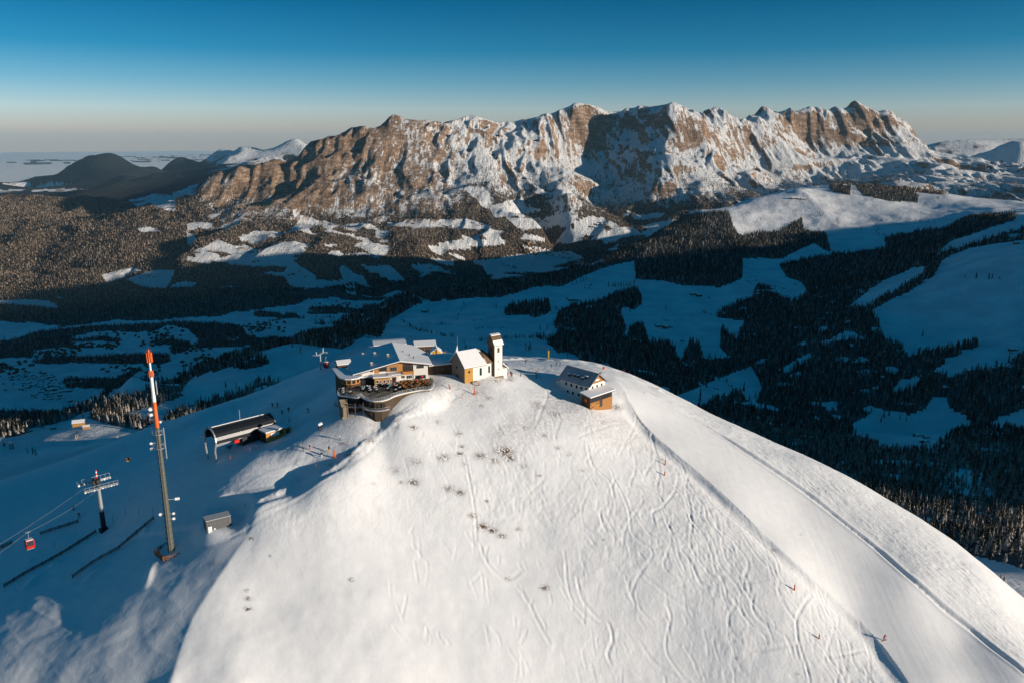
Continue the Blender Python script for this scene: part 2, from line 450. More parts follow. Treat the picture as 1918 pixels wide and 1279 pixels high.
def surf_hit(px, py, d0=120.0, d1=5000.0, hf=None):
    """world point where the sight line through a photograph pixel meets the ground"""
    hf = hf or base_height
    a, b, c = ray(px, py)
    n = 700
    D = d0 * (d1 / d0) ** (np.arange(n) / (n - 1.0))
    X = a * D; Y = b * D; Z = CAMZ + c * D
    g = Z - hf(X, Y)
    k = np.nonzero(g < 0)[0]
    if len(k) == 0:
        return None
    k = k[0]
    if k == 0:
        return X[0], Y[0], Z[0]
    t = g[k - 1] / (g[k - 1] - g[k])
    Dk = D[k - 1] + t * (D[k] - D[k - 1])
    return a * Dk, b * Dk, CAMZ + c * Dk

def hits(pts, d1=900.0):
    """ground points under a list of photograph pixels"""
    return [h for h in (surf_hit(px, py, 120.0, d1) for px, py in pts) if h is not None]

def dense(pts, step=0.6, smooth=True):
    P = np.asarray(pts, float)[:, :2]
    if smooth and len(P) > 2:
        Q = [P[0]]
        for i in range(len(P) - 1):
            p0 = P[max(i - 1, 0)]; p1 = P[i]; p2 = P[i + 1]; p3 = P[min(i + 2, len(P) - 1)]
            for t in np.linspace(0, 1, 9)[1:]:
                Q.append(0.5 * ((2 * p1) + (-p0 + p2) * t + (2 * p0 - 5 * p1 + 4 * p2 - p3) * t * t + (-p0 + 3 * p1 - 3 * p2 + p3) * t ** 3))
        P = np.array(Q)
    o = []
    for a, b in zip(P[:-1], P[1:]):
        n = max(1, int(np.hypot(*(b - a)) / step))
        for k in range(n):
            o.append(a + (b - a) * k / n)
    o.append(P[-1])
    return np.array(o)

# fine correction raster of the summit (0.35 m cells) that the mesh and the objects both read
FX0, FX1, FY0, FY1, FS = -150.0, 190.0, 120.0, 345.0, 0.29
fxs = np.arange(FX0, FX1, FS); fys = np.arange(FY0, FY1, FS)
FXX, FYY = np.meshgrid(fxs, fys)
FD = np.zeros(FXX.shape)            # height correction
FR = np.zeros(FXX.shape)            # roughness / kind raster: 1 = trampled, tufts
_hb_small = base_height(FXX[::8, ::8], FYY[::8, ::8])

def stamp(line, fn, width, signed=False):
    """fn(distance[, side, t]) -> (height change); accumulates into FD along a dense polyline"""
    L = line
    n = len(L)
    T = np.gradient(L, axis=0)
    T /= (np.hypot(T[:, 0], T[:, 1])[:, None] + 1e-9)
    k = int(width / FS) + 1
    oi, oj = np.meshgrid(np.arange(-k, k + 1), np.arange(-k, k + 1), indexing='ij')
    best = {}
    ci = ((L[:, 1] - FY0) / FS).astype(int); cj = ((L[:, 0] - FX0) / FS).astype(int)
    I = (ci[:, None] + oi.ravel()[None]).ravel(); J = (cj[:, None] + oj.ravel()[None]).ravel()
    S = np.repeat(np.arange(n), oi.size)
    ok = (I >= 0) & (J >= 0) & (I < FD.shape[0]) & (J < FD.shape[1])
    I, J, S = I[ok], J[ok], S[ok]
    dx = FX0 + J * FS - L[S, 0]; dy = FY0 + I * FS - L[S, 1]
    d = np.hypot(dx, dy)
    side = np.sign(dx * -T[S, 1] + dy * T[S, 0])
    key = I * FD.shape[1] + J
    o = np.lexsort((d, key))
    key = key[o]; d = d[o]; side = side[o]; S = S[o]
    u, first = np.unique(key, return_index=True)
    d = d[first]; side = side[first]; S = S[first]
    m = d < width
    FD.ravel()[u[m]] += fn(d[m], side[m], S[m] / max(n - 1, 1))

rngf = np.random.default_rng(11)
def track(pts, depth=0.16, w=0.45, world=False):
    h = pts if world else hits(pts)
    if len(h) < 2:
        return
    L = dense(h, 0.4)
    stamp(L, lambda d, s, t: -depth * np.exp(-(d / w) ** 2) * np.clip(np.minimum(t, 1 - t) * 8 + 0.3, 0, 1) + 0.45 * depth * np.exp(-((d - 2.0 * w) / (0.8 * w)) ** 2), w * 4.5)

# ski tracks seen in the photograph
TRACKS = [
 [(1212, 1020), (1222, 1040), (1205, 1065), (1190, 1090), (1183, 1115), (1200, 1140), (1225, 1165)],
 [(1245, 1128), (1257, 1150), (1248, 1190), (1250, 1220), (1275, 1260), (1295, 1279)],
 [(1200, 1200), (1225, 1235), (1260, 1260), (1290, 1279)],
 [(1240, 960), (1258, 1000), (1250, 1035), (1243, 1060), (1265, 1085)],
 [(1275, 1030), (1295, 1055), (1312, 1090), (1330, 1100)],
 [(1318, 1002), (1332, 1035), (1340, 1070), (1360, 1085)],
 [(1290, 935), (1295, 980), (1293, 1020), (1310, 1050), (1335, 1080)],
 [(1360, 1105), (1377, 1130), (1364, 1155), (1370, 1180), (1390, 1203)],
 [(1412, 1110), (1410, 1140), (1430, 1165), (1470, 1190), (1485, 1220)],
 [(1375, 1120), (1400, 1160), (1440, 1195), (1475, 1205)],
 [(1520, 1115), (1495, 1150), (1492, 1180), (1500, 1215), (1512, 1250), (1518, 1279)],
 [(1455, 1100), (1475, 1140), (1500, 1170), (1540, 1210), (1560, 1240)],
 [(1390, 1000), (1410, 1030), (1430, 1055), (1455, 1075)],
 [(1340, 960), (1345, 990), (1370, 1010), (1400, 1050), (1395, 1080)],
 [(1305, 930), (1320, 950), (1325, 975), (1350, 1005), (1375, 1030)],
 [(1270, 880), (1265, 915), (1240, 950), (1222, 960), (1230, 990)],
 [(1290, 885), (1285, 905), (1290, 940), (1310, 960)],
 [(1188, 960), (1215, 1000), (1240, 1015)],
 [(1150, 900), (1165, 925), (1178, 960), (1185, 1000), (1220, 1030)],
 [(1125, 960), (1130, 985), (1150, 1000), (1180, 1010)],
 [(1105, 915), (1090, 950), (1095, 985), (1125, 1005)],
 [(1060, 1055), (1062, 1090), (1075, 1130), (1110, 1160), (1150, 1180)],
 [(1080, 1080), (1090, 1120), (1120, 1155), (1140, 1165), (1147, 1195), (1138, 1220), (1145, 1240)],
 [(1050, 1100), (1075, 1140), (1095, 1165)],
 [(975, 1105), (990, 1130), (1010, 1170), (1030, 1205)],
 [(900, 1020), (908, 1045), (925, 1070), (950, 1085), (975, 1070)],
 [(915, 1020), (910, 1035), (912, 1050)],
 [(1100, 830), (1110, 870), (1140, 900), (1150, 930)],
 [(1080, 820), (1125, 800), (1165, 790)],
 [(1200, 745), (1190, 790), (1170, 830), (1160, 850)],
 [(1210, 770), (1225, 830), (1235, 880), (1230, 905)],
 [(1190, 900), (1235, 930), (1250, 960), (1290, 975)],
 [(1330, 930), (1360, 960), (1420, 1010), (1450, 1040), (1460, 1080)],
 [(1010, 700), (1025, 740), (1010, 780), (1000, 800)],
 [(870, 850), (880, 900), (890, 960), (893, 1010)],
 [(900, 905), (960, 925), (1010, 930)],
 [(1260, 1100), (1330, 1085), (1400, 1090), (1440, 1085)],
 [(1370, 1205), (1430, 1215), (1500, 1205), (1560, 1225), (1620, 1215)],
 [(1560, 1180), (1590, 1200), (1600, 1240), (1640, 1279)],
 [(1530, 1100), (1545, 1140), (1570, 1175)],
 [(1210, 1080), (1260, 1120), (1310, 1150)],
]
for tr in TRACKS:
    track(tr, 0.12 + 0.10 * rngf.random(), 0.27 + 0.08 * rngf.random())
# many more wandering descents between them
for k in range(62):
    q = rngf.random()
    px = 1180 + 440 * q + rngf.normal(0, 30); py = 850 + 330 * q + rngf.normal(0, 60)
    if py > 1250: continue
    n = int(rngf.integers(6, 16)); ph = rngf.random() * 6.28
    amp = rngf.uniform(3, 9); st = rngf.uniform(12, 22); drift = rngf.uniform(0.1, 0.7)
    pts = [(px + drift * st * i + amp * math.sin(ph + i * 1.25), py + st * i) for i in range(n)]
    track(pts, rngf.uniform(0.04, 0.12), rngf.uniform(0.20, 0.30))
for k in range(46):
    px = rngf.uniform(1000, 1260); py = rngf.uniform(760, 980)
    n = int(rngf.integers(3, 6)); ph = rngf.random() * 6.28
    amp = rngf.uniform(3, 10); st = rngf.uniform(10, 22); drift = rngf.uniform(-0.7, 0.5)
    track([(px + drift * st * i + amp * math.sin(ph + i * 1.3), py + st * i) for i in range(n)], rngf.uniform(0.04, 0.12), 0.3)

def short_cuts(n, xy, d, depth):
    for k in range(n):
        x, y = xy()
        a = rngf.normal(0, 0.35)
        L = rngf.uniform(1.5, 5)
        vx, vy = d
        c, s = math.cos(a), math.sin(a)
        ex, ey = (vx * c - vy * s) * L, (vx * s + vy * c) * L
        track([(x, y, 0), (x + ex * 0.5 + rngf.normal(0, 0.2), y + ey * 0.5 + rngf.normal(0, 0.2), 0), (x + ex, y + ey, 0)], depth * rngf.uniform(0.5, 1.2), 0.27, True)

# groomed piste: its left bank, and the ditch along its right side
BANK = hits([(1168, 722), (1182, 760), (1215, 808), (1262, 850), (1300, 880), (1345, 922), (1400, 973), (1450, 1022), (1500, 1068), (1550, 1112), (1600, 1155), (1640, 1198), (1680, 1250), (1720, 1310), (1780, 1390)])
bank = dense(BANK, 0.5)
def _bank(d, s, t):
    h = 1.5 * (0.35 + 0.65 * np.clip(t * 2.5, 0, 1))
    x = d * s            # s>0: left of the downhill line when walking down = east/right side
    return h * (0.5 - 0.5 * np.tanh(x / 1.1)) * -1 * np.exp(-(d / 9.0) ** 2) * (x < 0) + 0.35 * np.exp(-((x - 1.2) / 1.0) ** 2)
BANK_SIDE = 1.0
DITCH = hits([(1215, 738), (1245, 752), (1290, 778), (1340, 808), (1400, 848), (1460, 888), (1520, 930), (1580, 977), (1640, 1025), (1700, 1078), (1760, 1132), (1820, 1180), (1880, 1228), (1940, 1280), (1990, 1330)])
ditch = dense(DITCH, 0.5)
DITCH_CUT = (ditch, lambda d, s, t: -0.62 * np.exp(-(d / 0.62) ** 2) * np.clip(t * 5 + 0.25, 0, 1) + 0.2 * np.exp(-((d - 1.4) / 0.6) ** 2), 4.0)

def line_dist(line, X, Y, sub=4):
    """signed distance (positive on the walker's right) of raster points to a polyline"""
    L = line[::sub]
    best = np.full(X.shape, 1e9); sg = np.zeros(X.shape); tt = np.zeros(X.shape)
    n = len(L)
    for i in range(n - 1):
        ax, ay = L[i]; bx, by = L[i + 1]
        dx, dy = bx - ax, by - ay
        q = dx * dx + dy * dy + 1e-12
        t = np.clip(((X - ax) * dx + (Y - ay) * dy) / q, 0, 1)
        ex = X - ax - t * dx; ey = Y - ay - t * dy
        d = ex * ex + ey * ey
        m = d < best
        best = np.where(m, d, best)
        sg = np.where(m, np.sign(ey * dx - ex * dy), sg)
        tt = np.where(m, (i + t) / (n - 1), tt)
    return np.sqrt(best) * -sg, tt
print('tracks', round(time.time() - T0, 1))
sub = 3
SX, SY = FXX[::sub, ::sub], FYY[::sub, ::sub]
def up(A):
    """bilinear enlargement of a sub-sampled raster to the fine one"""
    ni, nj = FXX.shape
    ii = np.clip(np.arange(ni) / sub, 0, A.shape[0] - 1.001); jj = np.clip(np.arange(nj) / sub, 0, A.shape[1] - 1.001)
    i = ii.astype(int); j = jj.astype(int); a = (ii - i)[:, None]; b = (jj - j)[None]
    return (A[i][:, j] * (1 - a) * (1 - b) + A[i + 1][:, j] * a * (1 - b) + A[i][:, j + 1] * (1 - a) * b + A[i + 1][:, j + 1] * a * b)
bd, bt = line_dist(bank, SX, SY)
dd, dt = line_dist(ditch, SX, SY)
bd, bt, dd, dt = up(bd), up(bt), up(dd), up(dt)
print('dist', round(time.time() - T0, 1))
LIPH = 0.9
CRS = 1.0
# piste: raised bed with a bank on its left side, corduroy; loose tracked snow beyond the ditch
piste = ((bd < 0) & (dd > 0)).astype(float)
FD *= 1 - piste
stamp(*DITCH_CUT)
FD += 0.6 * np.where(bd < 0, 1.25 * np.exp(-(bd / 13.0) ** 2), 1.25 * np.exp(-(bd / 1.1) ** 2)) * sstep(0.02, 0.15, bt) * (0.75 + 0.3 * np.sin(bt * 31)) * (1 - 0.8 * sstep(0.70, 0.9, bt))
FD -= 0.35 * np.exp(-((bd - 3.0) / 1.6) ** 2) * sstep(0.05, 0.2, bt) * (1 - sstep(0.95, 1.0, bt))
right_of = sstep(1.0, 4.0, -dd)
PXR, PYR, DR = project(FXX, FYY, base_height(FXX[::1, ::1], FYY) if False else up(base_height(SX, SY)))
face = sstep(0, 6, bd) * (1 - right_of)
smooth_zone = sstep(950, 1050, PYR) * sstep(1150, 950, PXR)
n1 = fbm(FXX / 7.0, FYY / 7.0, 3, 40); n2 = fbm(FXX / 1.6, FYY / 1.6, 3, 41); n3 = fbm(FXX / 30.0, FYY / 22.0, 3, 44)
n4 = fbm((FXX * 0.8 + FYY * 0.6) / 0.9, (FYY * 0.8 - FXX * 0.6) / 6.0, 3, 45)
notp = 1 - piste * (1 - 0.0)
FD += notp * (0.20 * n1 + (0.8 - 0.6 * sstep(480, 380, PXR)) * n3) + notp * (1 - 0.75 * smooth_zone) * 0.05 * n2 + piste * 0.02 * fbm(FXX / 0.7, FYY / 9.0, 2, 46)
bumpy = face * (1 - smooth_zone) * sstep(0.0, 0.35, fbm(FXX / 18, FYY / 18, 2, 47) + 0.15)
FD += bumpy * 0.10 * fbm(FXX / 0.8, FYY / 0.8, 2, 48)
FD += right_of * 0.12 * n4
# wind drifts on the lower left
# wind lip along the western edge of the face
def _lip(pts, h):
    L = dense(hits(pts), 0.4)
    def f(d, s, t):
        left = s > 0
        e = np.clip(np.minimum(t * 6, (1 - t) * 6), 0, 1)
        return e * h * np.where(left, 0.25 * np.exp(-(d / 1.2) ** 2) , -(1 - np.exp(-(d / 0.7) ** 2)) * np.exp(-(d / 7.0) ** 2) + 0.25)
    stamp(L, f, 13)
_lip([(672, 864), (640, 880), (600, 901), (560, 926), (520, 936), (486, 949), (474, 975), (468, 1000)], LIPH * 1.0)
_cr = dense(hits([(486, 949), (472, 985), (440, 1035), (408, 1082), (384, 1118), (362, 1155), (342, 1205), (324, 1262), (308, 1330), (296, 1390)]), 1.0)
_cd, _ct = line_dist(_cr, SX, SY, 1)
_cd = up(_cd); _ct = up(_ct)
_cd = _cd * CRS
FD -= 1.5 * np.where(_cd > 0, (1 - np.exp(-_cd / 4.5)) * np.exp(-(_cd / 34.0) ** 2), 0) * sstep(0.0, 0.12, _ct) * (1 - sstep(0.985, 1.0, _ct))
rdist, _ = line_dist(dense(hits([(430, 975), (520, 915), (600, 865), (660, 820), (720, 785), (780, 755), (835, 735)]), 1.0), SX, SY, 1)
rdist = up(np.abs(rdist))
FD *= 1 - 0.75 * (1 - sstep(5, 13, rdist))
dz = sstep(420, 250, PXR) * sstep(960, 1040, PYR)
FD += dz * 0.16 * (ridged((FXX * 0.5 + FYY * 0.87) / 3.2, (FYY * 0.5 - FXX * 0.87) / 13, 3, 49) - 0.4)
for (a, b) in [((40, 1108), (72, 1075)), ((135, 1085), (222, 1025)), ((232, 1012), (252, 1002)), ((262, 996), (278, 990)), ((270, 1095), (285, 1045)), ((90, 1062), (112, 1048)), ((148, 1100), (200, 1050))]:
    h = hits([a, ((a[0] + b[0]) / 2, (a[1] + b[1]) / 2), b])
    stamp(dense(h, 0.4), lambda d, s, t: 0.7 * np.exp(-(d / 1.1) ** 2) * np.sin(np.pi * np.clip(t, 0.03, 0.97)), 5)
# road of packed snow below the restaurant, ruts
ROAD = hits([(430, 990), (480, 955), (560, 920), (640, 868), (700, 815), (760, 775), (830, 745), (860, 728)])
road = dense(ROAD, 0.5)
for off in (-2.2, -0.8, 1.1, 2.4):
    T = np.gradient(road, axis=0); T /= np.hypot(T[:, 0], T[:, 1])[:, None]
    L = road + np.c_[-T[:, 1], T[:, 0]] * (off + 0.5 * np.sin(np.arange(len(road)) / 30 + off))[:, None]
    stamp(L, lambda d, s, t: -0.13 * np.exp(-(d / 0.45) ** 2), 1.2)
for j in range(16):
    o = rngf.uniform(-1, 1)
    a = (470 + rngf.uniform(-110, 60), 950 + rngf.uniform(-70, 20)); b = (640 + rngf.uniform(-60, 40), 850 + rngf.uniform(-45, 20))
    mid = ((a[0] + b[0]) / 2 + 10, (a[1] + b[1]) / 2 + 14)
    h = hits([a, mid, b])
    if len(h) > 2:
        stamp(dense(h, 0.5), lambda d, s, t: -0.07 * np.exp(-(d / 0.5) ** 2) * np.sin(np.pi * np.clip(t, 0.02, 0.98)), 1.6)
# embankment of ploughed lumps along the outer edge of the road
EDGE = hits([(440, 972), (500, 930), (560, 905), (612, 880), (650, 855), (690, 826), (730, 798), (780, 770), (830, 752)])
stamp(dense(EDGE, 0.4), lambda d, s, t: 0.45 * np.exp(-(d / 1.3) ** 2), 4)
ed, et = line_dist(dense(EDGE, 1.0), SX, SY, 1)
ed = up(ed)
FD += 0.22 * np.exp(-(ed / 2.4) ** 2) * fbm(FXX / 0.9, FYY / 0.9, 2, 50)
# summit paths: thrown-up rim at the back edge
RIM = hits([(940, 674), (985, 672), (1040, 676), (1090, 680), (1140, 692), (1190, 707), (1235, 730)])
stamp(dense(RIM, 0.4), lambda d, s, t: (0.5 + 0.2 * np.sin(t * 70)) * np.exp(-(d / 1.2) ** 2), 4)
for k in range(420):
    pass
def _xy_right():
    t = rngf.random(); i = int(t * (len(ditch) - 2)); T = ditch[i + 1] - ditch[i]; T = T / (np.hypot(*T) + 1e-9)
    o = rngf.uniform(2.5, 26)
    return ditch[i][0] - T[1] * o, ditch[i][1] + T[0] * o
short_cuts(520, _xy_right, (0.75, -0.66), 0.13)
def _xy_face():
    while True:
        x = rngf.uniform(-30, 100); y = rngf.uniform(165, 240)
        i = int((y - FY0) / FS); j = int((x - FX0) / FS)
        if bd[i, j] > 3: return x, y
short_cuts(260, _xy_face, (0.3, -0.95), 0.09)
# keep foundations calm
fe = np.minimum(np.minimum(sstep(FX0, FX0 + 10, FXX), sstep(FX1, FX1 - 10, FXX)), np.minimum(sstep(FY0, FY0 + 5, FYY), sstep(FY1, FY1 - 10, FYY)))
FD *= fe
print('foreground', round(time.time() - T0, 1))

def bilin(G, fi, fj):
    i = np.clip(fi.astype(int), 0, G.shape[0] - 2); j = np.clip(fj.astype(int), 0, G.shape[1] - 2)
    a = np.clip(fi - i, 0, 1); b = np.clip(fj - j, 0, 1)
    return G[i, j] * (1 - a) * (1 - b) + G[i + 1, j] * a * (1 - b) + G[i, j + 1] * (1 - a) * b + G[i + 1, j + 1] * a * b

PADS = []   # (x, y, radius, z): levelled building ground
def height(X, Y):
    X = np.atleast_1d(np.asarray(X, float)); Y = np.atleast_1d(np.asarray(Y, float))
    h = base_height(X, Y)
    r = np.hypot(X, Y)
    hb = h
    m = (X > MX0) & (X < MX1 - MS) & (Y > MY0) & (Y < MY1 - MS)
    if m.any():
        h = h.copy()
        h[m] += bilin(DM, (Y[m] - MY0) / MS, (X[m] - MX0) / MS)
    # mid-distance folds
    m = (r > 420) & (r < 6500)
    if m.any():
        x = X[m]; y = Y[m]; z = hb[m]; rr = r[m]
        w = sstep(420, 1300, rr) * sstep(-1120, -1000, z) * (1 - 0.7 * sstep(5200, 6400, rr))
        h[m] += w * (16 * fbm(x / 330, y / 330, 4, 61) + 26 * (ridged(x / 700, y / 700, 3, 62) - 0.45) * sstep(1200, 2400, rr)) + 3.0 * fbm(x / 60, y / 60, 2, 63) * w
    m = r > 13000
    if m.any():
        x = X[m]; y = Y[m]; z = hb[m]
        w = sstep(-1330, -1000, z)
        h[m] += w * ((ridged(x / 2300, y / 3200, 5, 66) - 0.45) * 260)
    m = (X > FX0) & (X < FX1 - FS) & (Y > FY0) & (Y < FY1 - FS)
    if m.any():
        h[m] += bilin(FD, (Y[m] - FY0) / FS, (X[m] - FX0) / FS)
    for (x0, y0, rad, z0, soft) in PADS:
        m = np.abs(X - x0) + np.abs(Y - y0) < 2 * (rad + soft)
        if m.any():
            d = np.hypot(X[m] - x0, Y[m] - y0)
            k = 1 - sstep(rad, rad + soft, d)
            h[m] = h[m] * (1 - k) + z0 * k
    th = np.arctan2(X, Y)
    m = (th > 0.66) & (r > 2000)
    if m.any():
        rh = shade_ridge_height(X[m], Y[m]) + 60 * fbm(X[m] / 500, Y[m] / 500, 4, 70)
        h[m] = np.maximum(h[m], rh * 1.0)
    return h

def gz(x, y):
    return float(height([x], [y])[0])

def ground(px, py, d0=120.0, d1=900.0):
    """world point on the finished ground under a photograph pixel"""
    return surf_hit(px, py, d0, d1, height)

# ------------------------------------------------------------------ land cover
F, S = 1, 0
MIDP = [
 (F, 1500, 5600, [(1188,488),(1180,449),(1276,403),(1365,395),(1372,426),(1388,441),(1449,434),(1472,426),(1503,407),(1507,430),(1549,441),(1555,472),(1541,468),(1526,455),(1465,484),(1390,484),(1390,522),(1349,538),(1276,534),(1241,526),(1191,522)]),
 (F, 1200, 4900, [(1276,400),(1177,450),(1120,490),(1092,492),(1046,496),(983,507),(941,518),(896,540),(860,541),(822,538),(760,551),(677,571),(603,593),(552,623),(478,653),(375,685),(300,720),(200,752),(120,765),(200,778),(235,772),(300,757),(312,752),(342,740),(342,727),(360,707),(420,690),(478,668),(480,660),(554,642),(603,649),(642,654),(686,627),(712,634),(730,601),(751,588),(787,568),(860,561),(956,553),(1000,539),(1053,535),(1092,518),(1140,498),(1188,488)]),
 (S, 2500, 5000, [(1092,494),(1110,488),(1147,470),(1150,472),(1120,497),(1098,500)]),
 (F, 380, 1500, [(300,790),(330,765),(400,748),(467,730),(475,715),(510,693),(560,682),(598,665),(600,690),(540,712),(480,742),(400,770),(330,800)]),
 (F, 700, 3500, [(300,722),(330,715),(343,730),(335,745),(310,752),(300,748)]),
 (F, 900, 3000, [(437,690),(440,683),(480,672),(503,668),(505,685),(470,690)]),
 (F, 500, 4000, [(-80,766),(140,768),(230,776),(290,790),(262,806),(200,792),(150,780),(85,800),(30,817),(-80,822)]),
 (F, 900, 4500, [(941,590),(958,568),(983,570),(1031,564),(1033,584),(1000,597),(991,590),(948,592)]),
 (F, 900, 4500, [(1055,577),(1129,560),(1145,553),(1167,546),(1188,538),(1202,551),(1204,568),(1188,581),(1167,575),(1162,584),(1173,616),(1167,636),(1184,621),(1202,606),(1212,632),(1215,642),(1243,640),(1265,649),(1276,690),(1180,705),(1100,680),(1050,665),(1035,650),(1020,640),(1004,631),(1050,627),(1035,605),(1046,592)]),
 (F, 420, 4500, [(1459,495),(1565,476),(1657,465),(1657,445),(1718,434),(1772,426),(1811,407),(1903,401),(1903,411),(1834,434),(1780,453),(1757,476),(1834,453),(1925,424),(1925,447),(1815,465),(1765,488),(1749,518),(1699,549),(1630,582),(1638,595),(1657,634),(1692,649),(1699,668),(1742,657),(1795,649),(1830,638),(1830,649),(1788,668),(1745,695),(1784,707),(1826,692),(1849,692),(1925,665),(1990,640),(1990,1120),(1900,1060),(1750,1020),(1600,930),(1450,860),(1300,780),(1212,730),(1180,700),(1170,650),(1180,612),(1205,606),(1211,640),(1222,657),(1253,642),(1265,657),(1262,676),(1276,678),(1280,672),(1292,638),(1313,645),(1315,668),(1361,668),(1349,650),(1353,615),(1380,634),(1395,600),(1345,595),(1345,584),(1376,568),(1411,557),(1418,534),(1453,542),(1465,557),(1488,561),(1511,553),(1503,530),(1472,518)]),
 (S, 1000, 4500, [(1588,576),(1657,526),(1707,503),(1738,499),(1718,522),(1680,545),(1634,568)]),
 (S, 600, 4500, [(1257,745),(1326,718),(1368,699),(1407,686),(1422,711),(1430,730),(1411,757),(1395,745),(1388,734),(1345,745),(1295,765),(1261,753)]),
 (S, 600, 4500, [(1588,799),(1645,765),(1703,776),(1734,765),(1749,742),(1772,745),(1780,765),(1815,780),(1788,811),(1757,830),(1699,845),(1649,838),(1618,818),(1599,811)]),
 (S, 600, 4500, [(1857,799),(1872,780),(1918,765),(1960,760),(1960,800),(1918,799)]),
 (S, 600, 4500, [(1457,692),(1518,661),(1526,668),(1472,699)]),
 (S, 600, 4500, [(1665,738),(1688,711),(1726,703),(1715,726)]),
 (2, 450, 2500, [(1749,921),(1780,875),(1834,878),(1857,917),(1853,944),(1796,932)]),
 (2, 450, 2500, [(1557,553),(1580,545),(1592,560),(1575,572)]),
 (S, 300, 700, [(1785,1030),(1850,1048),(1990,1085),(1990,1260),(1880,1150),(1840,1090)]),
 (F, 3000, 6500, [(1549,349),(1595,346),(1591,365),(1557,361)]),
 (F, 3000, 6500, [(1599,346),(1676,346),(1722,365),(1718,378),(1672,378),(1615,365)]),
 (F, 3000, 6500, [(1676,349),(1776,361),(1770,366),(1690,357)]),
]
FARP = [[(787,410),(815,414),(868,410),(911,425),(900,430),(829,425),(780,428)],[(720,425),(751,418),(773,421),(769,426)],[(642,428),(652,421),(684,419),(663,433)],[(588,419),(620,419),(613,426)],[(633,407),(677,403),(677,407)],
[(957,410),(1007,410),(1049,402),(1056,419),(982,430)],[(1055,403),(1085,403),(1085,409),(1063,411)],[(1085,419),(1106,407),(1127,409),(1138,421),(1099,432)],[(1110,449),(1156,428),(1184,428),(1200,437),(1145,449)],[(1186,403),(1240,400),(1234,409),(1191,410)],
[(598,459),(630,458),(630,463)],[(666,462),(681,455),(730,464),(716,478),(702,480)],[(652,472),(662,475),(668,482)],[(826,457),(879,446),(932,453),(925,460),(870,462),(886,465),(843,467)],[(677,499),(730,499),(755,524),(730,524),(695,510)],[(769,496),(805,496),(837,510),(790,510)],
[(805,485),(847,488),(849,501)],[(843,474),(865,481),(872,488),(850,482)],[(897,488),(936,487),(982,478),(1056,474),(1078,485),(1021,503),(978,510),(922,513),(897,499)],[(978,449),(985,439),(1017,444),(1017,451)],
[(808,329),(829,332),(861,354),(879,357),(897,384),(915,389),(918,371),(904,357),(879,350),(861,346)],[(880,359),(908,353),(920,382),(900,384)],[(922,389),(950,382),(978,373),(982,389),(1007,393),(950,407),(932,407)],[(1020,362),(1039,343),(1080,368)],[(985,350),(1020,356),(1005,364)],
[(250,377),(290,367),(327,370),(323,393),(297,390),(283,380),(260,388)],[(327,363),(370,343),(363,363),(330,370)],[(260,427),(287,428),(300,435),(267,435)],[(370,470),(413,453),(457,465),(483,470),(443,475)],[(413,490),(443,477),(513,475),(550,485),(500,500),(450,497)],[(493,515),(533,508),(545,490),(587,517),(577,537),(547,537),(533,517)],
[(453,447),(477,433),(500,440),(480,457)],[(503,443),(513,435),(530,438),(513,447)],[(553,433),(563,417),(570,417),(560,433)],[(198,513),(247,503),(260,508),(207,527)],[(238,527),(283,508),(325,508),(307,540),(260,533)],[(315,540),(340,528),(370,530),(350,543)],
[(307,587),(327,577),(387,553),(390,567),(410,573),(400,587)],[(0,572),(50,553),(60,560),(20,575)],[(72,578),(95,583),(110,600),(85,600)],[(620,548),(640,541),(655,550),(640,557)]]
FLOORP = [[(12,637),(87,620),(120,615),(350,602),(450,610),(462,627),(385,650),(365,652),(370,635),(350,615),(312,610),(290,620),(175,622),(135,630),(135,645),(62,657),(60,670),(-80,672),(-80,647)],
[(275,645),(325,635),(355,640),(355,655),(322,662),(320,647)],[(185,740),(212,710),(250,692),(265,690),(215,727),(190,752)],[(840,497),(870,487),(900,500),(915,520),(860,525),(800,520)],[(-80,560),(120,580),(210,602),(120,612),(0,600),(-80,600)],
[(150,545),(700,525),(600,545),(560,570),(300,600),(120,600),(100,565)]]

